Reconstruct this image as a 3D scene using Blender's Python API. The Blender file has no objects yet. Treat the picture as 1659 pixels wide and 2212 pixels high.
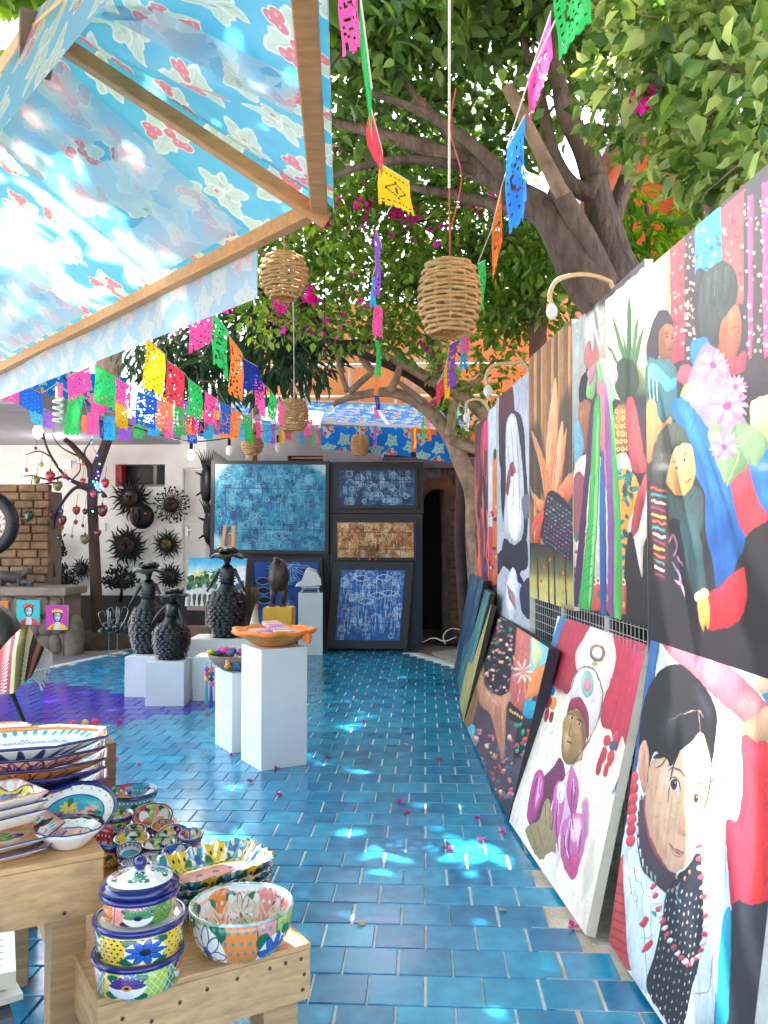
import bpy, math, random
import numpy as np
from mathutils import Vector, Matrix
R_ = math.radians
scn = bpy.context.scene
col = scn.collection
# ---------------------------------------------------------------- camera, sky, sun, exposure
FPX, CX, CY, CAMZ = 1853.0, 829.5, 1106.0, 1.55      # focal length in units of a 1659 x 2212 frame
PITCH, YAW = R_(1.67), R_(2.73)
cam_d = bpy.data.cameras.new('camera')
cam = bpy.data.objects.new('camera', cam_d); col.objects.link(cam)
cam_d.sensor_fit = 'VERTICAL'; cam_d.sensor_height = 36; cam_d.sensor_width = 27
cam_d.lens = 36 * FPX / 2212
cam_d.clip_start = .05; cam_d.clip_end = 500
cam.location = (0, 0, CAMZ); cam.rotation_euler = (R_(90) + PITCH, 0, YAW)
scn.camera = cam
SUN_EL, SUN_AZ = R_(59), R_(332)      # azimuth clockwise from +Y: high, ahead and a little to the left
SUN = Vector((math.sin(SUN_AZ) * math.cos(SUN_EL), math.cos(SUN_AZ) * math.cos(SUN_EL), math.sin(SUN_EL)))
world = bpy.data.worlds.new("World"); scn.world = world; world.use_nodes = True
wn = world.node_tree.nodes; wl = world.node_tree.links
sky = wn.new('ShaderNodeTexSky'); sky.sky_type = 'NISHITA'; sky.sun_disc = False
sky.sun_elevation = SUN_EL; sky.sun_rotation = SUN_AZ; sky.air_density = 1.0; sky.dust_density = 4.0; sky.ozone_density = .4
bg = wn['Background']; bg.inputs['Strength'].default_value = .15
wl.new(sky.outputs[0], bg.inputs['Color'])
sd = bpy.data.lights.new('sun', 'SUN'); sd.energy = 4.5; sd.angle = R_(.53); sd.color = (1, .95, .87)
sun = bpy.data.objects.new('sun', sd); col.objects.link(sun)
sun.rotation_euler = (-SUN).to_track_quat('-Z', 'Y').to_euler(); sun.location = SUN * 40
scn.view_settings.view_transform = 'Standard'; scn.view_settings.look = 'None'
scn.view_settings.gamma = 1; scn.view_settings.use_curve_mapping = False
scn.view_settings.exposure = 3.15
scn.render.engine = 'CYCLES'
scn.cycles.max_bounces = 8; scn.cycles.diffuse_bounces = 4; scn.cycles.glossy_bounces = 3
scn.cycles.transmission_bounces = 6; scn.cycles.transparent_max_bounces = 8
scn.cycles.caustics_reflective = False; scn.cycles.caustics_refractive = False
scn.cycles.use_denoising = True; scn.cycles.sample_clamp_indirect = 6
# ---------------------------------------------------------------- measuring helpers (survey of the place from the photograph)
RM = Matrix.Rotation(YAW, 3, 'Z') @ Matrix.Rotation(R_(90) + PITCH, 3, 'X')
RMn = np.array(RM)
EYE = Vector((0, 0, CAMZ))
def ray(u, v): return RM @ Vector(((u - CX) / FPX, (CY - v) / FPX, -1))
def atY(u, v, y):
    d = ray(u, v); return EYE + d * (y / d.y)
def atZ(u, v, z=0.0):
    d = ray(u, v); return EYE + d * ((z - CAMZ) / d.z)
def atP(u, v, p0, n):
    d = ray(u, v); return EYE + d * ((Vector(p0) - EYE).dot(n) / d.dot(n))
rnd = random.Random(7)
rng = np.random.default_rng(11)
def V3(*a): return Vector(a)
# ---------------------------------------------------------------- naming helpers
GROUPS = {}
def tag(o, label=None, cat=None, group=None, kind=None):
    if label: o['label'] = label
    if cat: o['category'] = cat
    if group: o['group'] = group
    if kind: o['kind'] = kind
    return o
def thing(name, label, cat, loc=(0, 0, 0), rz=0.0, group=None):
    o = bpy.data.objects.new(name, None); col.objects.link(o)
    o.empty_display_size = .1
    o.location = loc; o.rotation_euler = (0, 0, rz)
    return tag(o, label, cat, group)
# ---------------------------------------------------------------- materials
def lin(c):
    if isinstance(c, str):
        c = [int(c[i:i + 2], 16) / 255 for i in (0, 2, 4)]
    return tuple(x / 12.92 if x <= .04045 else ((x + .055) / 1.055) ** 2.4 for x in c)
MATS = {}
def mat(name, c, rough=.6, var=.15, scale=6.0, bump=0.0, bscale=40.0, metal=0.0, spec=.5, trans=0.0, coat=0.0, stretch=None, c2=None, emit=0.0, det=4.0):
    """procedural material: a base colour broken up by noise, with fine relief"""
    if name in MATS: return MATS[name]
    m = bpy.data.materials.new(name); m.use_nodes = True; MATS[name] = m
    n = m.node_tree.nodes; l = m.node_tree.links; p = n['Principled BSDF']
    c = lin(c) if isinstance(c, str) else c
    tc = n.new('ShaderNodeTexCoord'); mp = n.new('ShaderNodeMapping'); l.new(tc.outputs['Object'], mp.inputs[0])
    if stretch: mp.inputs['Scale'].default_value = stretch
    nz = n.new('ShaderNodeTexNoise'); nz.inputs['Scale'].default_value = scale; nz.inputs['Detail'].default_value = det
    nz.inputs['Roughness'].default_value = .65
    l.new(mp.outputs[0], nz.inputs['Vector'])
    rp = n.new('ShaderNodeValToRGB'); l.new(nz.outputs['Fac'], rp.inputs[0])
    a, b = rp.color_ramp.elements; a.position, b.position = .3, .7
    cc = lin(c2) if isinstance(c2, str) else c2
    a.color = (*[x * (1 - var) for x in c], 1); b.color = (*([min(1, x * (1 + var)) for x in c] if cc is None else cc), 1)
    l.new(rp.outputs[0], p.inputs['Base Color'])
    p.inputs['Roughness'].default_value = rough; p.inputs['Metallic'].default_value = metal
    p.inputs['Specular IOR Level'].default_value = spec; p.inputs['Coat Weight'].default_value = coat; p.inputs['Coat Roughness'].default_value = .08
    if emit:
        l.new(rp.outputs[0], p.inputs['Emission Color']); p.inputs['Emission Strength'].default_value = emit
    if bump:
        bz = n.new('ShaderNodeTexNoise'); bz.inputs['Scale'].default_value = bscale; bz.inputs['Detail'].default_value = 5
        l.new(mp.outputs[0], bz.inputs['Vector'])
        bp = n.new('ShaderNodeBump'); bp.inputs['Strength'].default_value = bump; bp.inputs['Distance'].default_value = .01
        l.new(bz.outputs['Fac'], bp.inputs['Height']); l.new(bp.outputs[0], p.inputs['Normal'])
    if trans:
        t = n.new('ShaderNodeBsdfTranslucent'); l.new(rp.outputs[0], t.inputs['Color'])
        mx = n.new('ShaderNodeMixShader'); mx.inputs[0].default_value = trans
        l.new(p.outputs[0], mx.inputs[1]); l.new(t.outputs[0], mx.inputs[2])
        l.new(mx.outputs[0], n['Material Output'].inputs['Surface'])
    return m
def img_mat(name, arr, rough=.5, coat=0.0, trans=0.0, bump=.0, bscale=220.0, spec=.4):
    """flat print / glaze whose colours the script computed itself (array of sRGB values, top row first)"""
    h, w = arr.shape[:2]
    im = bpy.data.images.new(name, w, h)
    px = np.ones((h, w, 4), np.float32); px[..., :3] = np.clip(arr[::-1], 0, 1)
    im.pixels.foreach_set(px.ravel()); im.update(); im.pack()
    m = bpy.data.materials.new(name); m.use_nodes = True
    n = m.node_tree.nodes; l = m.node_tree.links; p = n['Principled BSDF']
    t = n.new('ShaderNodeTexImage'); t.image = im; t.interpolation = 'Linear'
    uv = n.new('ShaderNodeUVMap'); uv.uv_map = 'uv'; l.new(uv.outputs[0], t.inputs[0])
    l.new(t.outputs[0], p.inputs['Base Color'])
    p.inputs['Roughness'].default_value = rough; p.inputs['Coat Weight'].default_value = coat; p.inputs['Coat Roughness'].default_value = .07
    p.inputs['Specular IOR Level'].default_value = spec
    if bump:
        tc = n.new('ShaderNodeTexCoord')
        bz = n.new('ShaderNodeTexNoise'); bz.inputs['Scale'].default_value = bscale
        l.new(tc.outputs['Object'], bz.inputs['Vector'])
        bp = n.new('ShaderNodeBump'); bp.inputs['Strength'].default_value = bump; bp.inputs['Distance'].default_value = .003
        l.new(bz.outputs['Fac'], bp.inputs['Height']); l.new(bp.outputs[0], p.inputs['Normal'])
    if trans:
        tb = n.new('ShaderNodeBsdfTranslucent'); l.new(t.outputs[0], tb.inputs['Color'])
        mx = n.new('ShaderNodeMixShader'); mx.inputs[0].default_value = trans
        l.new(p.outputs[0], mx.inputs[1]); l.new(tb.outputs[0], mx.inputs[2])
        l.new(mx.outputs[0], n['Material Output'].inputs['Surface'])
    return m
# ---------------------------------------------------------------- mesh building
def catmull(pts, n=6, closed=False):
    P = [Vector(p) for p in pts]; out = []
    m = len(P)
    for i in range(m if closed else m - 1):
        if closed: a, b, c, d = P[i - 1], P[i], P[(i + 1) % m], P[(i + 2) % m]
        else: a, b, c, d = P[max(i - 1, 0)], P[i], P[i + 1], P[min(i + 2, m - 1)]
        for k in range(n):
            t = k / n
            out.append(.5 * ((2 * b) + (c - a) * t + (2 * a - 5 * b + 4 * c - d) * t * t + (3 * b - a - 3 * c + d) * t ** 3))
    if not closed: out.append(P[-1])
    return out
class MB:
    def __init__(s): s.v = []; s.f = []; s.uv = []; s.mi = []; s.cur = 0
    def face(s, idx, uv=None): s.f.append(idx); s.uv.append(uv); s.mi.append(s.cur)
    def quad(s, a, b, c, d, uv=((0, 0), (1, 0), (1, 1), (0, 1))):
        k = len(s.v); s.v += [Vector(a), Vector(b), Vector(c), Vector(d)]; s.face((k, k + 1, k + 2, k + 3), uv); return s
    def hexa(s, b4, t4):
        k = len(s.v); s.v += [Vector(p) for p in b4] + [Vector(p) for p in t4]
        for q in ((3, 2, 1, 0), (4, 5, 6, 7), (0, 1, 5, 4), (1, 2, 6, 5), (2, 3, 7, 6), (3, 0, 4, 7)): s.face(tuple(k + i for i in q))
        return s
    def box(s, c, size, M=None):
        x, y, z = [q / 2 for q in size]; c = Vector(c)
        P = [Vector((sx * x, sy * y, sz * z)) for sz in (-1, 1) for sx, sy in ((-1, -1), (1, -1), (1, 1), (-1, 1))]
        if M is not None: P = [M @ p for p in P]
        P = [p + c for p in P]; return s.hexa(P[:4], P[4:])
    def beam(s, a, b, w, h, up=(0, 0, 1)):
        a, b = Vector(a), Vector(b); d = (b - a).normalized(); sd_ = d.cross(Vector(up)).normalized(); u = sd_.cross(d)
        o = [(-sd_ * w - u * h) / 2, (sd_ * w - u * h) / 2, (sd_ * w + u * h) / 2, (-sd_ * w + u * h) / 2]
        return s.hexa([a + q for q in o], [b + q for q in o])
    def tube(s, path, rad, n=7, cap=True, uvs=False):
        P = [Vector(p) for p in path]; m = len(P)
        rad = [rad] * m if isinstance(rad, (int, float)) else rad
        if len(rad) != m: rad = list(np.interp(np.linspace(0, 1, m), np.linspace(0, 1, len(rad)), rad))
        t0 = (P[1] - P[0]).normalized(); up = t0.orthogonal().normalized(); k0 = len(s.v)
        for i in range(m):
            t = (P[min(i + 1, m - 1)] - P[max(i - 1, 0)]).normalized()
            up = (up - t * up.dot(t))
            up = up.normalized() if up.length > 1e-6 else t.orthogonal().normalized()
            sdv = t.cross(up)
            for j in range(n):
                a = 2 * math.pi * j / n; s.v.append(P[i] + (up * math.cos(a) + sdv * math.sin(a)) * rad[i])
        for i in range(m - 1):
            for j in range(n):
                s.face((k0 + i * n + j, k0 + i * n + (j + 1) % n, k0 + (i + 1) * n + (j + 1) % n, k0 + (i + 1) * n + j))
        if cap:
            s.face(tuple(k0 + j for j in reversed(range(n)))); s.face(tuple(k0 + (m - 1) * n + j for j in range(n)))
        return s
    def lathe(s, prof, n=32, c=(0, 0, 0), wob=None, ang=2 * math.pi, closed_uv=(0, 1)):
        """prof: list of (r, z); wob(a, r, z) -> (r, z); u runs round, v along the profile"""
        k0 = len(s.v); m = len(prof); c = Vector(c)
        L = [0]
        for i in range(1, m): L.append(L[-1] + math.hypot(prof[i][0] - prof[i - 1][0], prof[i][1] - prof[i - 1][1]))
        for i, (r, z) in enumerate(prof):
            for j in range(n + 1):
                a = ang * j / n; rr, zz = wob(a, r, z) if wob else (r, z)
                s.v.append(c + Vector((rr * math.cos(a), rr * math.sin(a), zz)))
        for i in range(m - 1):
            v0, v1 = [closed_uv[0] + (closed_uv[1] - closed_uv[0]) * q / L[-1] for q in (L[i], L[i + 1])]
            for j in range(n):
                a, b = k0 + i * (n + 1) + j, k0 + (i + 1) * (n + 1) + j
                s.face((a, a + 1, b + 1, b), ((j / n, v0), ((j + 1) / n, v0), ((j + 1) / n, v1), (j / n, v1)))
        return s
    def ell(s, c, r, n=10, m=6, M=None, fn=None):
        k0 = len(s.v); c = Vector(c); r = (r, r, r) if isinstance(r, (int, float)) else r
        for i in range(m + 1):
            t = math.pi * i / m
            for j in range(n):
                a = 2 * math.pi * j / n
                p = Vector((math.sin(t) * math.cos(a), math.sin(t) * math.sin(a), math.cos(t)))
                if fn: p = fn(p)
                p = Vector((p.x * r[0], p.y * r[1], p.z * r[2])); s.v.append(c + (M @ p if M is not None else p))
        for i in range(m):
            for j in range(n):
                s.face((k0 + i * n + j, k0 + (i + 1) * n + j, k0 + (i + 1) * n + (j + 1) % n, k0 + i * n + (j + 1) % n))
        return s
    def prism(s, poly, a, b):
        """poly: 3-D outline, extruded by the vector from a to b"""
        k = len(s.v); d = Vector(b) - Vector(a); n = len(poly)
        s.v += [Vector(p) for p in poly] + [Vector(p) + d for p in poly]
        s.face(tuple(reversed(range(k, k + n)))); s.face(tuple(range(k + n, k + 2 * n)))
        for i in range(n): s.face((k + i, k + (i + 1) % n, k + n + (i + 1) % n, k + n + i))
        return s
    def build(s, name, m, parent=None, origin=(0, 0, 0), smooth=False, bevel=0.0):
        me = bpy.data.meshes.new(name); o_ = Vector(origin)
        me.from_pydata([v - o_ for v in s.v], [], s.f)
        if any(u is not None for u in s.uv):
            lay = me.uv_layers.new(name='uv'); k = 0
            for f, u in zip(s.f, s.uv):
                for i in range(len(f)):
                    lay.data[k].uv = u[i] if u is not None else (.5, .5); k += 1
        ms = m if isinstance(m, (list, tuple)) else [m]
        for q in ms: me.materials.append(q)
        if len(ms) > 1: me.polygons.foreach_set('material_index', s.mi)
        if smooth: me.polygons.foreach_set('use_smooth', [True] * len(me.polygons))
        me.update()
        o = bpy.data.objects.new(name, me); col.objects.link(o)
        if parent is not None: o.parent = parent
        else: o.location = o_
        if bevel:
            b = o.modifiers.new('bevel', 'BEVEL'); b.width = bevel; b.segments = 2; b.limit_method = 'ANGLE'; b.angle_limit = R_(40)
        return o
def np_mesh(name, verts, quads, m, parent=None, uv=None, origin=(0, 0, 0)):
    me = bpy.data.meshes.new(name); nv, nf = len(verts), len(quads)
    me.vertices.add(nv); me.vertices.foreach_set('co', (np.asarray(verts, np.float32) - np.float32(origin)).ravel())
    me.loops.add(nf * 4); me.loops.foreach_set('vertex_index', np.asarray(quads, np.int32).ravel())
    me.polygons.add(nf); me.polygons.foreach_set('loop_start', np.arange(0, nf * 4, 4, dtype=np.int32))
    me.materials.append(m); me.update(calc_edges=True); me.validate()
    o = bpy.data.objects.new(name, me); col.objects.link(o)
    if parent is not None: o.parent = parent
    else: o.location = origin
    return o
def copy_tree(o, parent=None):
    c = o.copy(); col.objects.link(c); c.parent = parent
    for ch in [q for q in bpy.data.objects if q.parent == o]: copy_tree(ch, c)
    return c
def Rz(a): return Matrix.Rotation(a, 3, 'Z')
# ---------------------------------------------------------------- a small painter (fills arrays; photo-space outlines are projected on to the canvas plane)
def hexc(c): return np.array([int(c[i:i + 2], 16) / 255 for i in (0, 2, 4)], np.float32) if isinstance(c, str) else np.array(c, np.float32)
def blur(a, r):
    r = int(round(r))
    if r < 1: return a
    for ax in (0, 1):
        for _ in range(2):
            p = np.pad(a, [(r, r) if i == ax else (0, 0) for i in range(a.ndim)], mode='edge')
            cs = np.cumsum(p, axis=ax, dtype=np.float64); z = np.zeros_like(np.take(cs, [0], axis=ax)); cs = np.concatenate([z, cs], axis=ax)
            n = a.shape[ax]
            a = ((np.take(cs, range(2 * r + 1, 2 * r + 1 + n), axis=ax) - np.take(cs, range(0, n), axis=ax)) / (2 * r + 1)).astype(np.float32)
    return a
def vnoise(h, w, cy, cx, rg):
    g = rg.random((cy + 2, cx + 2)).astype(np.float32)
    y = np.linspace(0, cy, h); x = np.linspace(0, cx, w)
    yi, xi = y.astype(int), x.astype(int); fy, fx = (y - yi)[:, None], (x - xi)[None]
    fy = fy * fy * (3 - 2 * fy); fx = fx * fx * (3 - 2 * fx)
    a, b = g[yi][:, xi], g[yi][:, xi + 1]; c, d = g[yi + 1][:, xi], g[yi + 1][:, xi + 1]
    return (a * (1 - fx) + b * fx) * (1 - fy) + (c * (1 - fx) + d * fx) * fy
class Paint:
    def __init__(s, w, h, bg='ffffff', proj=None, seed=1):
        s.w, s.h = w, h; s.a = np.empty((h, w, 3), np.float32); s.a[:] = hexc(bg)
        s.proj = proj or (lambda p: p); s.z = (0, 0, 1); s.form = 0; s.rg = np.random.default_rng(seed); s.wrap = False
    def zoom(s, ox, oy, k): s.z = (ox, oy, k)        # the enlargement the outlines were read from
    def pt(s, pts):
        P = np.asarray(pts, np.float64); ox, oy, k = s.z
        return s.proj(np.stack([ox + P[:, 0] * k, oy + P[:, 1] * k], 1))
    def _mask(s, Q):
        x0, y0 = np.floor(Q.min(0)).astype(int) - 1; x1, y1 = np.ceil(Q.max(0)).astype(int) + 2
        x0, y0, x1, y1 = max(x0, 0), max(y0, 0), min(x1, s.w), min(y1, s.h)
        if x1 <= x0 or y1 <= y0: return None
        S = 3; W, H = (x1 - x0) * S, (y1 - y0) * S
        acc = np.zeros((H, W + 1), np.int32); E = (Q - [x0, y0]) * S
        for (ax, ay), (bx, by) in zip(E, np.roll(E, -1, 0)):
            if ay == by: continue
            lo, hi = (ay, by) if ay < by else (by, ay)
            r0, r1 = max(int(math.ceil(lo - .5)), 0), min(int(math.ceil(hi - .5)), H)
            if r1 <= r0: continue
            rows = np.arange(r0, r1); xs = ax + (rows + .5 - ay) * (bx - ax) / (by - ay)
            acc[rows, np.clip(np.ceil(xs - .5), 0, W).astype(int)] += 1
        m = (np.cumsum(acc[:, :W], 1) & 1).astype(np.float32)
        return (x0, y0, x1, y1), m.reshape(y1 - y0, S, x1 - x0, S).mean((1, 3))
    def poly(s, pts, c, smooth=True, soft=0, alpha=1.0, c2=None, ang=90, raw=False, tex=0.0):
        P = np.asarray(pts, np.float64)
        if smooth and len(P) > 2:
            n = len(P); T = np.arange(6)[:, None] / 6; out = []
            for i in range(n):
                a, b, d, e = P[i - 1], P[i], P[(i + 1) % n], P[(i + 2) % n]
                out.append(.5 * (2 * b + (d - a) * T + (2 * a - 5 * b + 4 * d - e) * T ** 2 + (3 * b - a - 3 * d + e) * T ** 3))
            P = np.concatenate(out)
        Q = P if raw else s.pt(P)
        offs = [(i * s.w, j * s.h) for i in (-1, 0, 1) for j in (-1, 0, 1)] if s.wrap else [(0, 0)]
        for o in offs:
            r = s._mask(Q + np.array(o))
            if r is None: continue
            (x0, y0, x1, y1), m = r
            if soft:
                pad = int(soft * 2)
                X0, Y0, X1, Y1 = max(x0 - pad, 0), max(y0 - pad, 0), min(x1 + pad, s.w), min(y1 + pad, s.h)
                M = np.zeros((Y1 - Y0, X1 - X0), np.float32); M[y0 - Y0:y1 - Y0, x0 - X0:x1 - X0] = m
                m = blur(M, soft); x0, y0, x1, y1 = X0, Y0, X1, Y1
            C = hexc(c)[None, None]
            if c2 is not None:
                a = R_(ang); yy, xx = np.mgrid[y0:y1, x0:x1]
                t = xx * math.cos(a) + yy * math.sin(a); qt = Q[:, 0] * math.cos(a) + Q[:, 1] * math.sin(a)
                t = np.clip((t - qt.min() - (o[0] * math.cos(a) + o[1] * math.sin(a))) / max(qt.max() - qt.min(), 1e-6), 0, 1)[..., None].astype(np.float32)
                C = C * (1 - t) + hexc(c2) * t
            if tex:
                C = C * (1 + tex * (vnoise(y1 - y0, x1 - x0, max(2, (y1 - y0) // 5), max(2, (x1 - x0) // 14), s.rg)[..., None] - .5))
            if s.form and min(m.shape) > 14:              # brushed modelling inside each painted shape, as the artist laid it
                H_, W_ = m.shape; b = blur(m, max(2, min(H_, W_) * .09)); gy, gx = np.gradient(blur(m, max(2, min(H_, W_) * .16)))
                f = 1 + s.form * (b - .8) + s.form * 9 * np.clip(gx * .7 + gy * .7, -.06, .06)
                st = vnoise(H_, W_, max(2, H_ // 34), max(3, W_ // 7), s.rg) + .6 * vnoise(H_, W_, max(3, H_ // 9), max(2, W_ // 30), s.rg) - .8
                C = C * (f + s.form * .42 * st)[..., None]
            m = (m * alpha)[..., None]; R = s.a[y0:y1, x0:x1]
            s.a[y0:y1, x0:x1] = R * (1 - m) + C * m
        return s
    def line(s, pts, wd, c, smooth=True, raw=False, alpha=1.0, soft=0, taper=True):
        P = [Vector((p[0], p[1], 0)) for p in pts]
        if smooth and len(P) > 2: P = catmull(P, 6)
        n = len(P); L, Rr = [], []
        for i in range(n):
            t = (P[min(i + 1, n - 1)] - P[max(i - 1, 0)])
            t = t.normalized() if t.length else Vector((1, 0, 0)); q = Vector((-t.y, t.x, 0))
            w = wd / 2 * ((.35 + .65 * math.sin(math.pi * (i + .5) / n)) if taper else 1)
            L.append((P[i] + q * w)[:2]); Rr.append((P[i] - q * w)[:2])
        return s.poly(L + Rr[::-1], c, smooth=False, raw=raw, alpha=alpha, soft=soft)
    def dot(s, x, y, rx, c, ry=None, ang=0, raw=False, n=10, **k):
        ry = rx if ry is None else ry; a = R_(ang); ca, sa = math.cos(a), math.sin(a)
        return s.poly([(x + rx * math.cos(t) * ca - ry * math.sin(t) * sa, y + rx * math.cos(t) * sa + ry * math.sin(t) * ca) for t in np.linspace(0, 2 * math.pi, n, endpoint=False)], c, raw=raw, **k)
    def mottle(s, amt=.1, cells=(12, 12), hue=0.0):
        n = sum(vnoise(s.h, s.w, cells[0] * 2 ** i, cells[1] * 2 ** i, s.rg) / 2 ** i for i in range(3)) / 1.75 - .5
        s.a *= (1 + amt * 2 * n)[..., None]
        if hue:
            for ch in range(3): s.a[..., ch] += hue * (vnoise(s.h, s.w, *cells, s.rg) - .5)
    def strokes(s, n):
        """short loaded brush strokes in the colour already there, kept off the drawn edges"""
        th = vnoise(s.h, s.w, 5, 4, s.rg) * 9
        for _ in range(n):
            x, y = s.rg.uniform(2, s.w - 3), s.rg.uniform(2, s.h - 3); a = th[int(y), int(x)]; L = s.rg.uniform(7, 20); w = s.rg.uniform(2, 5)
            x2, y2 = x + math.cos(a) * L, y + math.sin(a) * L
            if not (0 <= x2 < s.w and 0 <= y2 < s.h): continue
            c = s.a[int(y), int(x)]
            if np.abs(c - s.a[int(y2), int(x2)]).max() > .09 or np.abs(c - s.a[int((y + y2) / 2), int((x + x2) / 2)]).max() > .09: continue
            c = np.clip(c * (1 + s.rg.normal(0, .075)) + s.rg.normal(0, .022, 3), 0, 1); ox, oy = -math.sin(a) * w / 2, math.cos(a) * w / 2
            s.poly([(x + ox, y + oy), (x2 + ox * .4, y2 + oy * .4), (x2 - ox * .4, y2 - oy * .4), (x - ox, y - oy)], c, smooth=False, raw=True, alpha=.6)
    def brush(s, amt=2.0):
        """drag the paint a little so that edges look hand-painted"""
        dx = (vnoise(s.h, s.w, s.h // 10, s.w // 10, s.rg) - .5) * 2 * amt; dy = (vnoise(s.h, s.w, s.h // 8, s.w // 12, s.rg) - .5) * 2 * amt
        yy, xx = np.mgrid[0:s.h, 0:s.w]
        s.a = s.a[np.clip((yy + dy).round().astype(int), 0, s.h - 1), np.clip((xx + dx).round().astype(int), 0, s.w - 1)]
        s.mottle(.06, (max(s.h // 24, 3), max(s.w // 8, 3)))
# ================================================================ SETTING
concrete = mat('concrete', '8f8681', .85, .25, 3, .35, 60)
M_dirt = mat('dirt', '4a3a33', .95, .35, 5, .8, 30)
M_white = mat('white_paint', 'e4e1dc', .55, .07, 2.2, .06, 30, c2='ebe9e6', det=8)
M_plaster = mat('white_plaster', 'e8e4de', .8, .07, 2.5, .25, 18)
M_black = mat('black_board', '1d1b22', .5, .2, 8, .1, 60)
M_blackmetal = mat('dark_metal', '100f0f', .42, .35, 14, .2, 60, metal=.55)
M_wood = mat('pine_wood', 'c49a6a', .6, .22, 4, .15, 50, stretch=(1, 14, 14))
M_wood_d = mat('weathered_wood', '7d5a40', .75, .3, 5, .3, 40, stretch=(2, 12, 12))
M_orange = mat('orange_wall', 'c47a45', .8, .08, 2, .2, 16)
M_grout = mat('grout', 'c9d2d8', .8, .12, 20, .2, 120)
g = MB(); g.quad((-120, -120, -.03), (120, -120, -.03), (120, 120, -.03), (-120, 120, -.03))
tag(g.build('ground', concrete), kind='structure')

# ---- tiled floor: the largest tiles are parts, those farther off one mass
TP = .197
def tile_mat(name, c1, c2, c3, gloss=.17):
    m = bpy.data.materials.new(name); m.use_nodes = True; n = m.node_tree.nodes; l = m.node_tree.links; p = n['Principled BSDF']
    oi = n.new('ShaderNodeObjectInfo'); ge = n.new('ShaderNodeNewGeometry')
    ad = n.new('ShaderNodeMath'); ad.operation = 'ADD'; l.new(oi.outputs['Random'], ad.inputs[0]); l.new(ge.outputs['Random Per Island'], ad.inputs[1])
    fr = n.new('ShaderNodeMath'); fr.operation = 'FRACT'; l.new(ad.outputs[0], fr.inputs[0])
    nz = n.new('ShaderNodeTexNoise'); nz.inputs['Scale'].default_value = 11; nz.inputs['Detail'].default_value = 7; nz.inputs['Roughness'].default_value = .6; l.new(ge.outputs['Position'], nz.inputs['Vector'])
    mx = n.new('ShaderNodeMix'); mx.data_type = 'FLOAT'; mx.inputs[0].default_value = .72
    l.new(fr.outputs[0], mx.inputs[2]); l.new(nz.outputs['Fac'], mx.inputs[3])
    rp = n.new('ShaderNodeValToRGB'); l.new(mx.outputs[0], rp.inputs[0])
    e = rp.color_ramp.elements; e[0].position = .25; e[1].position = .75; e[0].color = (*lin(c1), 1); e[1].color = (*lin(c3), 1)
    q = e.new(.5); q.color = (*lin(c2), 1)
    p.inputs['Specular IOR Level'].default_value = .7
    l.new(rp.outputs[0], p.inputs['Base Color'])
    r2 = n.new('ShaderNodeMapRange'); l.new(nz.outputs['Fac'], r2.inputs[0]); r2.inputs[3].default_value = gloss - .06; r2.inputs[4].default_value = gloss + .14
    l.new(r2.outputs[0], p.inputs['Roughness'])
    b2 = n.new('ShaderNodeTexNoise'); b2.inputs['Scale'].default_value = 22; l.new(ge.outputs['Position'], b2.inputs['Vector'])
    bp = n.new('ShaderNodeBump'); bp.inputs['Strength'].default_value = .07; bp.inputs['Distance'].default_value = .01; l.new(b2.outputs['Fac'], bp.inputs['Height'])
    l.new(bp.outputs[0], p.inputs['Normal'])
    return m
M_tile = tile_mat('blue_tile', '095f8a', '137fa8', '289ec2')
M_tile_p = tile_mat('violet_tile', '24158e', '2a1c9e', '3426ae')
E0, E1 = (-4.54, 9.42), (-3.99, 11.4); F0, F1 = (-.2, 11.45), (.37, 10.26)
def in_floor(x, y):
    if x < E0[0] + (y - E0[1]) * (E1[0] - E0[0]) / (E1[1] - E0[1]): return False
    if y > 11.9 or y < .8 or x < -5.2: return False
    if y > 10.26 and x > F0[0] + (y - F0[1]) * (F1[0] - F0[0]) / (F1[1] - F0[1]): return False
    if y > 11.4 and x > -.2: return False
    if y < 2.873: lim = .85
    else:
        k = int((y - 2.873) / TP); lim = {0: .74, 1: .63, 2: .52, 3: .43, 4: .52, 5: .5}.get(k, .62)
    return x < lim
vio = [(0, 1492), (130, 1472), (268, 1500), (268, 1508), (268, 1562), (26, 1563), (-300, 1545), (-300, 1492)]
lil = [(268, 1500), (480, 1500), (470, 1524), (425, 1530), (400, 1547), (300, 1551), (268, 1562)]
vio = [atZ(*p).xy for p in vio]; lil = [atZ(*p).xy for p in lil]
def inside(P, x, y):
    c = False
    for a, b in zip(P, P[1:] + P[:1]):
        if (a[1] > y) != (b[1] > y) and x < a[0] + (y - a[1]) * (b[0] - a[0]) / (b[1] - a[1]): c = not c
    return c
tiles = []
for k in range(-10, 47):
    y = 2.873 + (k + .5) * TP
    for j in range(-27, 6):
        x = (j + (.5 if k % 2 else 0)) * TP + TP / 2 + rnd.gauss(0, .0015)
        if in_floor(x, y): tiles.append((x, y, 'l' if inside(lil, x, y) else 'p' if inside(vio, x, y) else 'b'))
def cam_px(p):
    q = RM.transposed() @ (Vector(p) - EYE)
    return (CX - FPX * q.x / q.z, CY + FPX * q.y / q.z) if q.z < -.1 else None
def in_view(p, pad=60):
    c = cam_px(p); return c and -pad < c[0] < 1659 + pad and -pad < c[1] < 2212 + pad
seen = [t for t in tiles if in_view((t[0], t[1], 0)) and not (t[0] < -.55 and t[1] < 3.0)]
near = sorted(seen, key=lambda t: math.hypot(t[0], t[1]))[:296]; nset = set(near)
rest = [t for t in tiles if t not in nset]
flr = MB()
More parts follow.
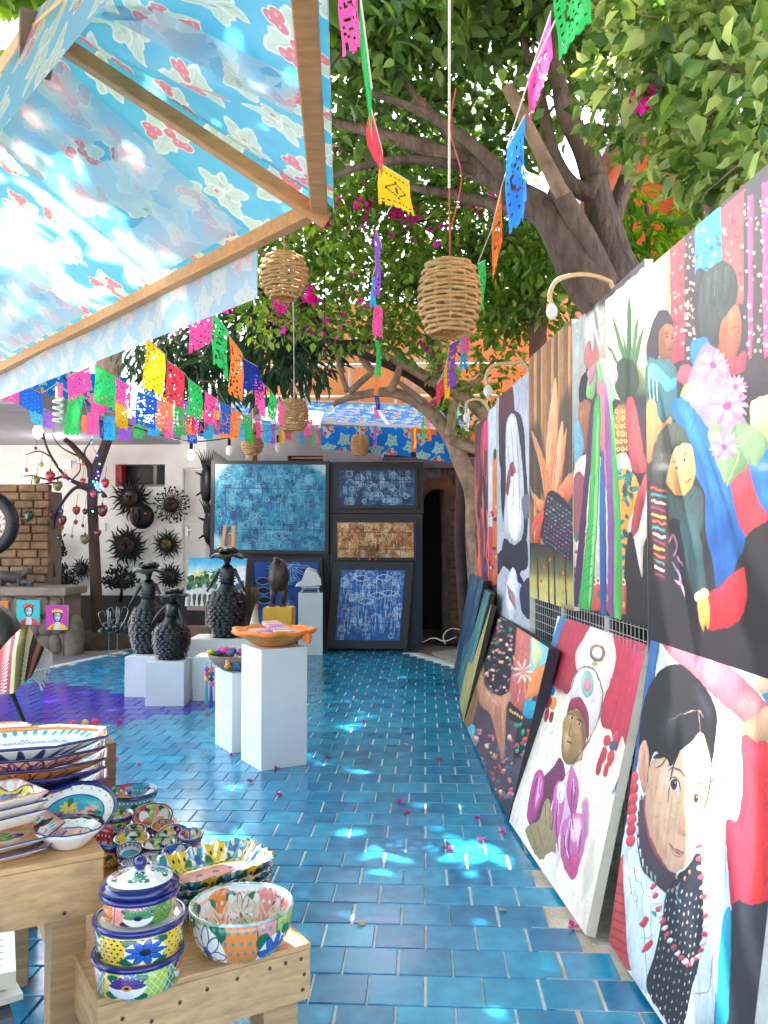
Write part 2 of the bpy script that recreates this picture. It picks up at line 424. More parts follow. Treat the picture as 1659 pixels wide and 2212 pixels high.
flr.prism([(E0[0] - 2.4, .6, -.02), (.95, .6, -.02), (.95, 2.87, -.02), (.6, 3.4, -.02), (.6, 9.8, -.02), (F1[0], F1[1], -.02), (F0[0], F0[1], -.02), (-.2, 12, -.02), (-3.8, 12, -.02), (E1[0], E1[1], -.02), (E0[0], E0[1], -.02)], (0, 0, 0), (0, 0, .02))
floor = tag(flr.build('floor', M_grout), kind='structure')
def tile_shape(m, x, y, r, g=.0032, h=.0075):
    a = TP / 2 - g; b = a - .0035
    z = [h + r.uniform(-.0006, .0006) for _ in range(4)]
    k = len(m.v); m.v += [Vector((x + sx * a, y + sy * a, -.002)) for sx, sy in ((-1, -1), (1, -1), (1, 1), (-1, 1))]
    m.v += [Vector((x + sx * b, y + sy * b, z[i])) for i, (sx, sy) in enumerate(((-1, -1), (1, -1), (1, 1), (-1, 1)))]
    m.face((k + 4, k + 5, k + 6, k + 7))
    for i in range(4): m.face((k + i, k + (i + 1) % 4, k + 4 + (i + 1) % 4, k + 4 + i))
tproto = []
for i in range(4):
    m = MB(); tile_shape(m, 0, 0, rnd); o = m.build('tile', M_tile, floor); tproto.append(o)
for i, (x, y, c) in enumerate(near):
    if i < 4: o = tproto[i]
    else: o = tproto[i % 4].copy(); col.objects.link(o)
    o.location = (x, y, 0); o.rotation_euler = (0, 0, rnd.gauss(0, .003))
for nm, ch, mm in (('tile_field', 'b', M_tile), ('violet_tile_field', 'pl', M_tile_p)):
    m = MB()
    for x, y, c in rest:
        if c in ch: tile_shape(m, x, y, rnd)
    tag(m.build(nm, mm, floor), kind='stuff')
# pale borders and concrete strips round the tiled court
def strip(name, a, b, w, z, m, side=1):
    a, b = Vector((*a, 0)), Vector((*b, 0)); d = (b - a).normalized(); n = Vector((-d.y, d.x, 0)) * side * w
    q = MB(); q.prism([(*p.xy, -.025) for p in (a, b, b + n, a + n)], (0, 0, 0), (0, 0, .025 + z)); return tag(q.build(name, m, bevel=.004), kind='structure')
M_kerb = mat('pale_kerb', 'd8d6d4', .7, .1, 8, .2, 40)
strip('kerb', (E0[0] - 2.2, E0[1] - 7.9), E1, .11, .012, M_kerb, 1)
strip('kerb', F0, (.62, 9.74), .12, .012, M_kerb, 1)
pth = MB(); pth.prism([(-8, 5, -.03), (E0[0] - 1.33, 5, -.03), (E0[0] - .115, E0[1], -.03), (E1[0] - .12, E1[1], -.03), (-3.8, 12.4, -.03), (-8, 12.2, -.03)], (0, 0, 0), (0, 0, .035))
tag(pth.build('path', mat('paving_concrete', '82787a', .9, .22, 2.5, .3, 40)), kind='structure')
ed = MB(); ed.prism([(.43, 2.6, -.03), (1.6, 2.2, -.03), (1.6, 1.0, -.03), (2.6, 1, -.03), (2, 12, -.03), (.5, 12, -.03), (.1, 11.6, -.03), (.66, 9.8, -.03), (.605, 6, -.03), (.42, 3.6, -.03)], (0, 0, 0), (0, 0, .034))
tag(ed.build('verge', mat('worn_concrete', 'b9aa97', .9, .3, 6, .6, 50, c2='cfc7bd')), kind='structure')
# ================================================================ BUILDINGS
def wall_with_holes(m, x0, x1, z0, z1, y, th, holes):
    """front wall y..y+th with rectangular holes (hx0,hx1,hz0,hz1)"""
    xs = sorted({x0, x1, *[h[0] for h in holes], *[h[1] for h in holes]}); zs = sorted({z0, z1, *[h[2] for h in holes], *[h[3] for h in holes]})
    for a, b in zip(xs, xs[1:]):
        for c, d in zip(zs, zs[1:]):
            if not any(h[0] <= (a + b) / 2 <= h[1] and h[2] <= (c + d) / 2 <= h[3] for h in holes):
                m.box(((a + b) / 2, y + th / 2, (c + d) / 2), (b - a, th, d - c))
YB = 13.5
wh = thing('white_house', 'white plastered house with dark window and panelled door behind the metal suns', 'house', (-5, YB, 0))
O = (-5, YB, 0)
wa, wb = atY(250, 1003, YB), atY(356, 1051, YB); da, db = atY(394, 1012, YB), atY(466, 1284, YB)
m = MB(); wall_with_holes(m, -9, -3.25, .62, 3.35, YB, .3, [(wa.x, wb.x, wb.z, wa.z), (da.x, -3.3, db.z, da.z)]); m.build('wall', M_plaster, wh, O)
m = MB(); m.box((-6.1, YB + .1, .31), (5.9, .35, .615)); m.build('plinth', mat('dark_base', '37302f', .9, .3, 4, .4, 30), wh, O)
m = MB(); m.box(((wa.x + wb.x) / 2, YB + .32, (wa.z + wb.z) / 2), (wb.x - wa.x + .1, .04, .45)); win = m.build('window', mat('dark_room', '17151a', .4, .2), wh, O)
m = MB(); m.box((wa.x + .05, YB + .1, (wa.z + wb.z) / 2), (.1, .22, wa.z - wb.z - .01)); m.build('shutter', mat('red_paint', '9c1f2c', .5), win, O)
m = MB(); m.box((wb.x - .2, YB + .15, (wa.z + wb.z) / 2), (.05, .05, wa.z - wb.z)); m.box(((wa.x + wb.x) / 2, YB + .15, wb.z + .02), (wb.x - wa.x, .06, .04)); m.build('frame', mat('grey_frame', '8d8a88', .5), win, O)
dw = -3.3 - da.x
m = MB(); m.box((da.x + dw / 2, YB + .12, (da.z + db.z) / 2), (dw - .02, .06, da.z - db.z - .02)); dr = m.build('door', mat('door_paint', 'd3d0cc', .5, .05), wh, O, bevel=.004)
for i, (za, zb) in enumerate(((.08, .36), (.42, .58), (.64, .95))):
    zz0, zz1 = da.z + (db.z - da.z) * za, da.z + (db.z - da.z) * zb
    m = MB(); m.box((da.x + dw / 2, YB + .085, (zz0 + zz1) / 2), (dw * .66, .02, zz0 - zz1)); m.build('panel', MATS['door_paint'], dr, O, bevel=.008)
m = MB(); m.box((da.x + .06, YB + .07, 1.64), (.05, .03, .14)); m.box((da.x + .12, YB + .05, 1.66), (.12, .02, .02)); m.build('handle', mat('steel', '9a9a9a', .3, metal=.9), dr, O)
m = MB(); m.box((da.x + dw / 2, YB - .03, da.z + .06), (dw + .2, .07, .08)); m.build('lintel', M_white, wh, O)
m = MB(); m.box((atY(223, 1138, YB).x, YB - .01, atY(223, 1138, YB).z), (.09, .03, .13)); m.build('switch_box', M_white, wh, O, bevel=.004)
# porch slab reaching out over the left end of the court
m = MB(); m.prism([(-9, 9.3, 3.03), (-4.55, 9.3, 3.03), (-3.9, 13.5, 3.03), (-9, 13.5, 3.03)], (0, 0, 0), (0, 0, .2))
tag(m.build('porch_roof', mat('slab_plaster', '8f8d93', .85, .1, 3, .2)), 'flat grey porch slab jutting over the stone counter and bare tree', 'roof')
# back wall with arch
YS = 12.55
sw = thing('stone_building', 'weathered low building with a dark brick-edged archway behind the black panels', 'building', (-1, YS, 0)); O = (-1, YS, 0)
M_stone = mat('grey_stone', '77747a', .9, .3, 5, .5, 25)
ax0, ax1 = atY(912, 1200, YS).x, atY(978, 1200, YS).x; az = atY(940, 1055, YS).z; ar = (ax1 - ax0) / 2; ac = (ax0 + ax1) / 2
m = MB()
def arch_wall(m, x0, x1, z1, y, th):
    n = 12; sp = az - ar
    m.box(((x0 + ax0) / 2, y + th / 2, z1 / 2), (ax0 - x0, th, z1)); m.box(((x1 + ax1) / 2, y + th / 2, z1 / 2), (x1 - ax1, th, z1))
    for i in range(n):
        a, b = math.pi * i / n, math.pi * (i + 1) / n
        p = [(ac + ar * math.cos(a), y, sp + ar * math.sin(a)), (ac + ar * math.cos(a), y, z1), (ac + ar * math.cos(b), y, z1), (ac + ar * math.cos(b), y, sp + ar * math.sin(b))]
        m.prism(p, (0, 0, 0), (0, th, 0))
arch_wall(m, -.62, 1.6, 2.72, YS, .5); m.build('wall', M_stone, sw, O)
m = MB(); wall_with_holes(m, -3.24, -.625, .0, 3.3, YS, .4, [(-2.02, -1.5, 2.4, 2.75)]); m.build('side_wall', mat('pale_block', 'b7b1b0', .9, .15, 4, .4, 20), sw, O)
m = MB(); m.box((-1.76, YS + .3, 2.57), (.5, .05, .33)); m.build('window', MATS['dark_room'], sw, O)
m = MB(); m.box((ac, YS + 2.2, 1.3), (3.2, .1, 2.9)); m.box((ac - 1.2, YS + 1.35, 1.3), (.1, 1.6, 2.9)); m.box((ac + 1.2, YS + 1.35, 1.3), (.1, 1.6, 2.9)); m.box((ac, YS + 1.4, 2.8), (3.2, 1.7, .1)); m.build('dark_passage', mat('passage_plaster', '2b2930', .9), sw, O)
M_brick = mat('brick', '7a5444', .9, .3, 9, .5, 40)
bproto = None
nb = 17
for i in range(nb):
    m = MB(); m.box((ax1 + .06 + rnd.uniform(-.01, .01), YS - .03, .06 + i * (az - ar) / nb + .02), (.2, .12, (az - ar) / nb - .018)); m.build('brick', M_brick, sw, O, bevel=.01)
for i in range(11):
    a = math.pi * (i + .5) / 11; c_ = V3(ac + (ar + .07) * math.cos(a), YS - .025, az - ar + (ar + .07) * math.sin(a))
    m = MB(); m.box(c_, (.17, .1, .1), Matrix.Rotation(-a, 3, 'Y')); m.build('brick', M_brick, sw, O, bevel=.008)
m = MB(); m.box((.1, YS - .06, 2.6), (1.7, .14, .1)); m.build('cornice', M_stone, sw, O, bevel=.01)
m = MB(); m.box((.62, YS - .45, 1.25), (.16, .1, 2.5))
tag(m.build('painted_post', mat('flaking_paint', '8f8a84', .85, .6, 9, .4, 30, stretch=(6, 6, .7), c2='d9d4cc')), 'post of flaking white paint beside the dark archway', 'post')
# upper orange storey far behind, with railing and bamboo screen
YO = 16.2
ob = thing('orange_house', 'far orange upper storey with a pale terrace railing, seen through the branches', 'house', (-1, YO, 0)); O = (-1, YO, 0)
m = MB(); wall_with_holes(m, -3.4, 2.6, 0, 6.0, YO, .3, [(-.4, .4, 4.3, 5.4)]); m.build('wall', M_orange, ob, O)
m = MB(); m.box((0, YO + .28, 4.85), (.82, .04, 1.12)); m.build('window', mat('warm_window', 'd9b79a', .5, .2), ob, O)
m = MB(); m.box((-.5, YO - .7, 3.75), (6.4, 1.4, .18)); m.build('terrace', mat('terrace_plaster', 'cfc7c2', .8), ob, O)
m = MB()
for z in (4.0, 4.54): m.tube([(-3.7, YO - 1.38, z), (2.7, YO - 1.38, z)], .014 if z < 4.5 else .028, 6)
for i in range(9): m.tube([(-3.7 + i * .8, YO - 1.38, 3.8), (-3.7 + i * .8, YO - 1.38, 4.54)], .022, 6)
m.build('railing', mat('rail_paint', 'a9a6a2', .6), ob, O)
# orange house to the right behind the tree
rb = thing('orange_villa', 'bright orange wall with a lavender column, sunlit behind the big tree', 'house', (3, 8, 0)); O = (3, 8, 0)
m = MB(); m.box((5.2, 11, 2.75), (6.4, 5, 5.5)); m.build('wall', mat('sun_orange', 'e0682a', .8, .06, 2, .2), rb, O)
m = MB(); m.box((2.75, 8.2, 2.9), (.34, .34, 5.8)); m.build('column', mat('lavender_paint', 'bdbacb', .7, .08), rb, O, bevel=.01)
m = MB(); m.box((5.2, 11, 5.58), (6.7, 5.3, .14)); m.build('roof', mat('roof_edge', 'cfc6bb', .7), rb, O)
bs = thing('bamboo_screen', 'weathered bamboo screen on the terrace behind the paper flags', 'screen', (-4, 14.6, 0)); O = (-4, 14.6, 0)
M_bam = mat('bamboo', '8f8677', .7, .35, 6, stretch=(8, 8, 1))
for i in range(26):
    x = -4.55 + i * .062; m = MB(); m.tube([(x + rnd.uniform(-.008, .008), 14.6, 3.3), (x + rnd.uniform(-.02, .02), 14.6, 5.0 + rnd.uniform(-.1, .12))], .024, 6); m.build('bamboo_pole', M_bam, bs, O)
m = MB(); m.box((-3.75, 14.65, 3.3), (1.8, .06, .12)); m.box((-3.75, 14.65, 4.6), (1.8, .03, .04)); m.build('rail', M_bam, bs, O)
# ---- backing wall added to keep the gaps dark, and wire frame carrying the big paintings
WN = V3(1, .1, 0).normalized(); WP0 = V3(1.257, 0, 0); WD = V3(.1, -1, 0).normalized()    # WD: along the wall towards the viewer
def WP(u, v, off=0.0): return atP(u, v, WP0 - WN * off, WN)
def wpos(y, z, off=0.0): return V3(1.257 - .1 * y, y, z) - WN * off
m = MB(); a, b = wpos(11.2, 0, -.75), wpos(.8, 0, -.75)
m.prism([a, b, b + WN * .25, a + WN * .25], (0, 0, 0), (0, 0, 1.9)); tag(m.build('dark_backing_wall', mat('dark_backing', '3b3531', .95, .4, 6, .7, 18)), 'low dark stone garden wall behind the wire frame of paintings', 'wall')
wf = thing('mesh_display_stand', 'wire mesh display frame on grey posts behind the leaning paintings', 'display frame', wpos(4, 0)); O = wpos(4, 0)
M_pole = mat('galvanised', 'b4b1ad', .5, .15, 8, metal=.5)
for y in (1.3, 2.4, 3.45, 4.15, 4.95, 5.75, 6.85, 7.9):
    m = MB(); m.tube([wpos(y, 0, -.03), wpos(y, 2.6, -.03)], .017, 8); m.build('post', M_pole, wf, O)
m = MB()
for i in range(26): z = .12 + i * .05; m.tube([wpos(8, z, -.008), wpos(1.0, z, -.008)], .0022, 4, False)
for i in range(140): y = 1.0 + i * .05; m.tube([wpos(y, .1, -.003), wpos(y, 1.4, -.003)], .0022, 4, False)
tag(m.build('wire_grid', M_pole, wf, O), kind='stuff')
m = MB(); m.tube([wpos(8, 2.56, -.03), wpos(1.0, 2.5, -.03)], .016, 8); m.build('top_rail', M_pole, wf, O)
# ---- brick pillar and stone counter at the left end
M_brick2 = mat('sandy_brick', '8d6a4c', .9, .35, 7, .5, 35, c2='a98a66')
PY = 11.75
bp_ = thing('brick_pillar', 'old sandy brick pillar behind the stone counter', 'pillar', (-5.6, PY, 0)); O = (-5.6, PY, 0)
p0, p1 = atY(-60, 1268, PY), atY(108, 1050, PY)
m = MB(); m.box(((p0.x + p1.x) / 2, PY + .25, (1.62 + .4) / 2 + .3), (p1.x - p0.x - .04, .4, p1.z - .5)); m.build('core', mat('mortar', '8b7a68', .95, .2, 10, .5), bp_, O)
z = .8; r = 0
while z < p1.z:
    x = p0.x - (.15 if r % 2 else 0); h = .115
    while x < p1.x - .02:
        w = min(.3 * rnd.uniform(.85, 1.15), p1.x - x)
        if w > .05:
            m = MB(); m.box((x + w / 2, PY + .03 + rnd.uniform(-.012, .012), z + h / 2), (w - .018, .12, h - .016)); m.build('brick', M_brick2, bp_, O, bevel=.012)
        x += w
    z += h; r += 1
CYY = 11.0
sc_ = thing('stone_counter', 'rough stone counter with a pale slab top along the left wall', 'counter', (-5, CYY, 0)); O = (-5, CYY, 0)
c1 = atY(143, 1285, CYY); x0 = -6.3
m = MB(); m.box(((x0 + c1.x) / 2, CYY + .3, .42), (c1.x - x0 - .08, .55, .84)); m.build('core', MATS['mortar'], sc_, O)
m = MB(); m.box(((x0 + c1.x) / 2, CYY + .28, .84), (c1.x - x0 + .06, .72, .11)); m.build('slab', mat('counter_slab', '8f7d6d', .85, .25, 4, .5, 20), sc_, O, bevel=.02)
M_rock = mat('rubble_stone', '7c6a5b', .92, .4, 5, .6, 22)
for i in range(30):
    cx_ = x0 + .1 + (i % 10) * (c1.x - x0 - .15) / 9.5 + rnd.uniform(-.04, .04); cz_ = .13 + (i // 10) * .26 + rnd.uniform(-.02, .02)
    m = MB(); sq = [rnd.uniform(.8, 1.2) for _ in range(6)]
    m.ell((cx_, CYY + .02, cz_), (.1 * sq[0], .06, .12 * sq[1]), 8, 5, Matrix.Rotation(rnd.uniform(-.4, .4), 3, 'Y'), fn=lambda p: V3(*[math.copysign(abs(q) ** .6, q) for q in p]))
    m.build('stone', M_rock, sc_, O, smooth=True)
m = MB(); bx = atZ(160, 1415)
m.ell((bx.x, bx.y, .2), (.12, .14, .34), 8, 6, fn=lambda p: V3(*[math.copysign(abs(q) ** .7, q) for q in p])); m.build('stone', M_rock, sc_, O, smooth=True)
# ---- blue oilcloth awning over the back wall is made with the cloth below
# ================================================================ TREES AND VINES
M_bark = mat('bark', '55433b', .9, .4, 7, .8, 22, stretch=(1, 1, .35), c2='7a665a')
for q in M_bark.node_tree.nodes:
    if q.type == 'BUMP': q.inputs['Distance'].default_value = .05
M_bark_l = mat('pale_bark', '8a6d58', .85, .35, 8, .6, 25, c2='a58a72')
M_bark_d = mat('dark_bark', '43322c', .9, .35, 7, .6, 25)
def leaf_mat(name, cols, trans=.4, rough=.45):
    m = bpy.data.materials.new(name); m.use_nodes = True; n = m.node_tree.nodes; l = m.node_tree.links; p = n['Principled BSDF']
    ge = n.new('ShaderNodeNewGeometry'); rp = n.new('ShaderNodeValToRGB'); l.new(ge.outputs['Random Per Island'], rp.inputs[0])
    e = rp.color_ramp.elements
    while len(e) < len(cols): e.new(.5)
    for i, c in enumerate(cols): e[i].position = i / (len(cols) - 1); e[i].color = (*lin(c), 1)
    l.new(rp.outputs[0], p.inputs['Base Color']); p.inputs['Roughness'].default_value = rough; p.inputs['Specular IOR Level'].default_value = .35
    hs = n.new('ShaderNodeHueSaturation'); hs.inputs['Hue'].default_value = .47; hs.inputs['Saturation'].default_value = 1.15; hs.inputs['Value'].default_value = 2.2
    l.new(rp.outputs[0], hs.inputs['Color'])
    t = n.new('ShaderNodeBsdfTranslucent'); l.new(hs.outputs[0], t.inputs['Color'])
    mx = n.new('ShaderNodeMixShader'); mx.inputs[0].default_value = trans; l.new(p.outputs[0], mx.inputs[1]); l.new(t.outputs[0], mx.inputs[2])
    l.new(mx.outputs[0], n['Material Output'].inputs['Surface']); return m
L_dark = leaf_mat('dark_leaf', ['35552a', '4d7036', '668a44', '3d5f36', '82a254'])
L_mid = leaf_mat('mid_leaf', ['3a5c22', '54792e', '6f943c', '45682f', '86a348'])
L_light = leaf_mat('light_leaf', ['35562a', '55793a', '7b9a50', 'a0b274', '4a6a34', '8a9c58'])
L_long = leaf_mat('long_leaf', ['1f3526', '2c4631', '3a5538', '27402c'])
L_pink = leaf_mat('bract', ['b0206f', 'd0358a', 'e0559f'], .5)
def leaf_cloud(name, clumps, m, parent, origin, size, asp=.55, droop=.35, hollow=.0, skip=None, fold=.25):
    """clumps: (centre, radius, number). Every leaf is a folded, pointed blade of its own"""
    C, N, Rr = [], [], []
    for c, r, k in clumps:
        d = rng.normal(size=(k, 3)); d /= np.linalg.norm(d, axis=1)[:, None]
        q = rng.random(k) ** (1 / 2.2); r3 = np.array(r if hasattr(r, '__len__') else (r, r, r * .8))
        C.append(np.array(c) + d * q[:, None] * r3); N.append(d)
    C = np.concatenate(C); N = np.concatenate(N)
    if skip is not None: k = ~skip(C); C, N = C[k], N[k]
    n = len(C)
    ax = N + rng.normal(size=(n, 3)) * .9; ax[:, 2] -= droop; ax /= np.linalg.norm(ax, axis=1)[:, None]
    up = rng.normal(size=(n, 3)) * .6 + [0, 0, 1.0]; sd_ = np.cross(ax, up); sd_ /= np.linalg.norm(sd_, axis=1)[:, None] + 1e-9
    up = np.cross(sd_, ax)
    L = (size * rng.uniform(.65, 1.3, n))[:, None]; W = L * asp * .5
    f = up * W * fold
    v = np.stack([C, C + ax * L * .3 + sd_ * W + f, C + ax * L * .68 + sd_ * W * .72 + f * .8, C + ax * L - up * L * .12, C + ax * L * .68 - sd_ * W * .72 + f * .8, C + ax * L * .3 - sd_ * W + f], 1).reshape(-1, 3)
    b = np.arange(n)[:, None] * 6
    q = np.concatenate([b + [0, 1, 2, 3], b + [0, 3, 4, 5]], 1).reshape(-1, 4)
    return np_mesh(name, v, q, m, parent, origin=origin)
K, E3 = atZ(690, 428, 2.6), atZ(-190, 886, 2.6); K3 = atZ(78, 22, 3.06) + (E3 - K)
GAPS = [(atZ(790, 1815), .13), (atZ(870, 1840), .15), (atZ(970, 1850), .06), (atZ(455, 1810), .26), (atZ(300, 2000, .62), .16), (atZ(420, 2110, .46), .1), (atZ(585, 1360, .85), .12), (WP(1640, 600), 0.33), (WP(1560, 520), 0.23), (WP(1430, 620), 0.23), (WP(1390, 640), 0.21), (WP(1450, 700), 0.21), (WP(1410, 1000), 0.23), (WP(1590, 1700), 0.25), (atZ(1010, 1850), .14), (atZ(20, 1620, .9), .2), (atZ(500, 2000, .5), .12), (atZ(1560, 1650), .12)]
def skip_gap(C):  # leaves left out along sun rays so sun patches land on set spots
    k = np.zeros(len(C), bool); s = np.array(SUN)
    for p, r in GAPS:
        d = C - np.array(p); pr = d - (d @ s)[:, None] * s; k |= (pr ** 2).sum(1) < (r + .09) ** 2
    for q in range(10):                                    # openings cut along the sun rays so blotches of sun reach the awning
        p = np.array(K.lerp(E3, .15 + .09 * q).lerp(K3, rng.random() * .8)); d = C - p; pr = d - (d @ s)[:, None] * s; k |= (pr ** 2).sum(1) < (.16 + .16 * (q > 2)) ** 2
    return k
def limb(m, pts, rad, n=9, sub=5): m.tube(catmull(pts, sub), rad, n)
def cl(L, r, k, jy=.4):
    out = []
    for u, v, y in L:
        out.append((atY(u, v, y + rnd.uniform(-jy, jy)), (r * rnd.uniform(.8, 1.2), r * rnd.uniform(.8, 1.3), r * rnd.uniform(.65, .95)), int(k * rnd.uniform(.8, 1.2))))
    return out
# ---- the big tree behind the paintings
B = V3(1.2, 6.0, 0)
bt = thing('big_tree', 'big old tree with several thick leaning trunks behind the hung paintings', 'tree', B)
m = MB(); limb(m, [B + V3(.12, 0, 0), B + V3(.1, 0, .9), B + V3(.1, 0, 2.0), atY(1335, 645, 6.05), atY(1322, 560, 6.05), atY(1297, 450, 6.1), atY(1285, 384, 6.1)], [.3, .24, .22, .19, .15, .11, .09]); trunk = m.build('trunk', M_bark, bt, B, smooth=True)
limbs = [
    ([(1310, 660, 6.0), (1255, 590, 5.95), (1186, 468, 6.0), (1120, 420, 6.1), (1040, 370, 6.2), (904, 312, 6.35), (724, 264, 6.5)], [.17, .15, .115, .095, .08, .06, .03]),
    ([(1285, 384, 6.1), (1262, 320, 6.15), (1221, 240, 6.2), (1205, 150, 6.2), (1190, 30, 6.2)], [.1, .085, .07, .05, .03]),
    ([(1305, 620, 5.95), (1270, 530, 5.9), (1222, 436, 5.86), (1208, 410, 5.85)], [.12, .09, .07, .06]),
    ([(1290, 420, 6.05), (1235, 400, 6.1), (1195, 330, 6.2), (1165, 200, 6.3), (1120, 60, 6.4)], [.08, .06, .05, .04, .02]),
    ([(1290, 560, 6.1), (1330, 450, 6.3), (1370, 330, 6.4), (1400, 200, 6.4)], [.1, .07, .05, .03]),
    ([(1186, 468, 6.0), (1100, 450, 6.3), (980, 420, 6.6), (850, 400, 6.9)], [.07, .055, .04, .02]),
    ([(1120, 420, 6.1), (1040, 330, 6.0), (930, 250, 6.0), (800, 200, 5.9)], [.06, .045, .035, .02]),
    ([(1040, 370, 6.2), (960, 280, 6.3), (860, 160, 6.3)], [.05, .04, .02]),
    ([(1060, 380, 6.2), (950, 350, 6.1), (820, 350, 6.0), (700, 390, 6.0)], [.045, .035, .03, .015]),
    ([(1255, 590, 5.95), (1215, 560, 6.0), (1180, 480, 6.05), (1200, 380, 6.1)], [.06, .04, .03, .02])]
for i, (p, r) in enumerate(limbs):
    m = MB(); limb(m, [atY(*q) for q in p], r); m.build('limb', M_bark, bt, B, smooth=True)
m = MB(); limb(m, [atY(1216, 424, 5.84), atY(1185, 362, 5.8), atY(1148, 290, 5.8), atY(1096, 186, 5.75)], [.058, .05, .047, .042]); m.build('sawn_limb', M_bark_l, bt, B, smooth=True)
OVER = [(720, 40, 5.8), (850, 50, 6.2), (980, 70, 6.4), (1100, 50, 6.6), (760, 170, 6.3), (900, 170, 6.6), (1020, 190, 6.8), (720, 300, 6.8), (860, 290, 6.9), (1230, 70, 6.4), (1180, 220, 6.8), (1290, 170, 6.6), (940, -60, 6), (1080, -60, 6), (780, -80, 5.8), (1220, -60, 6.2), (1090, 300, 7)]
crown = leaf_cloud('crown', cl(OVER, .42, 165), L_dark, bt, B, .135, skip=skip_gap)
twig = MB()
for u, v, y in OVER:
    for _ in range(3):
        a = atY(u + rnd.uniform(-70, 70), v + rnd.uniform(-60, 60), y); b = a + V3(rnd.uniform(-.5, .5), rnd.uniform(-.3, .3), rnd.uniform(-.25, .25)); limb(twig, [a, (a + b) / 2 + V3(0, 0, .06), b], [.012, .009, .004], 5, 3)
tag(twig.build('twigs', M_bark_d, bt, B), kind='stuff')
# second trunk beside it
B2 = V3(.98, 7.2, 0)
t2 = thing('shade_tree', 'straight reddish trunk with a dense leafy crown left of the big leaning tree', 'tree', B2)
m = MB(); limb(m, [B2, atY(1163, 1000, 7.2), atY(1162, 760, 7.2), atY(1160, 640, 7.2), atY(1130, 560, 7.3), atY(1080, 480, 7.4)], [.11, .085, .075, .07, .05, .03]); m.build('trunk', mat('red_bark', '5b3a30', .85, .3, 6, .5, 25), t2, B2, smooth=True)
MID = [(1120, 560, 7.6), (1170, 590, 7.3), (1090, 640, 7.4), (1150, 520, 7.6), (1060, 520, 7.8), (1040, 620, 7.9), (1110, 690, 7.5), (1000, 560, 8.2), (1190, 540, 6.9), (1080, 580, 7.6), (1180, 640, 7.0)]
leaf_cloud('crown', cl(MID, .36, 280, .2), L_mid, t2, B2, .1, asp=.5, skip=skip_gap)
# ---- bougainvillea over the court
B3 = V3(.5, 9.9, 0)
bv = thing('bougainvillea', 'tangled bougainvillea with magenta flowers arching over the court behind the basket lamps', 'vine', B3)
BOU = [(700, 430, 7.8), (760, 480, 7.6), (830, 430, 7.8), (900, 480, 7.6), (960, 400, 7.9), (1010, 470, 7.7), (700, 570, 8.2), (790, 590, 8), (870, 560, 8.3), (930, 620, 8.1), (560, 600, 8.4), (590, 680, 8.6), (650, 640, 8.5), (740, 690, 8.4), (840, 690, 8.6), (900, 720, 8.5), (980, 680, 8.6), (950, 560, 8), (800, 360, 7.4), (880, 370, 7.4), (1000, 340, 7.6), (640, 530, 8.0), (690, 500, 8.4), (620, 480, 8.6), (1030, 400, 8), (730, 400, 8.3), (560, 540, 8.8)]
leaf_cloud('foliage', cl(BOU, .42, 260), L_mid, bv, B3, .085, asp=.62, skip=skip_gap)
far_green = [(640, 420, 11), (760, 350, 11.5), (900, 330, 11.6), (1020, 380, 11.4), (700, 520, 11), (860, 520, 11.2), (980, 560, 11.2), (760, 640, 11), (1000, 220, 11.5), (860, 200, 11.6), (730, 200, 11.4)]
tag(leaf_cloud('flower', [(atY(u + rnd.uniform(-50, 50), v + rnd.uniform(-40, 40), y - .35), .22, 13) for u, v, y in BOU if rnd.random() < .75] + [(atY(u, v, y), .06, 26) for u, v, y in ((610, 655, 8.0), (490, 660, 8.3), (668, 640, 8), (1400, 205, 4.2), (700, 480, 7.3), (785, 440, 7.2), (860, 460, 7.3))], L_pink, bv, B3, .06, asp=.9), kind='stuff')
m = MB(); wires = [[(640, 640, 8.5), (690, 700, 8.6), (720, 740, 8.6), (800, 735, 8.7)], [(535, 625, 8.5), (600, 640, 8.6), (650, 660, 8.5), (690, 705, 8.6)], [(1000, 350, 7.7), (900, 420, 8), (780, 440, 8.2)], [(700, 350, 7), (640, 420, 7.6), (560, 460, 8)], [(800, 600, 8.2), (880, 620, 8.3), (970, 600, 8.3)]]
for w in wires: limb(m, [atY(*q) for q in w], [.05, .04, .035, .03], 7)
for _ in range(46):
    u, v, y = rnd.choice(BOU); a = atY(u, v, y); b = a + V3(rnd.uniform(-.8, .8), rnd.uniform(-.3, .3), rnd.uniform(-.8, .5)); limb(m, [a, (a + b) / 2 + V3(rnd.uniform(-.1, .1), 0, .1), b], [.009, .007, .004], 4, 3)
m.tube(catmull([B3, B3 + V3(-.1, 0, 1.5), B3 + V3(-.1, -.2, 2.6), B3 + V3(-.5, -.6, 3.2), atY(720, 740, 8.6)], 5), [.07, .06, .05, .04], 8)
m.build('stem', M_bark_d, bv, B3, smooth=True)
B3b = V3(.4, 12.6, 0)
ft = thing('leafy_tree', 'sunlit green tree standing far behind the bougainvillea', 'tree', B3b)
leaf_cloud('crown', cl(far_green, .8, 330), L_light, ft, B3b, .13, skip=skip_gap)
m = MB(); limb(m, [B3b, B3b + V3(-.1, 0, 3), atY(900, 520, 12), atY(860, 330, 11.8)], [.16, .13, .09, .04]); m.build('trunk', M_bark, ft, B3b, smooth=True)
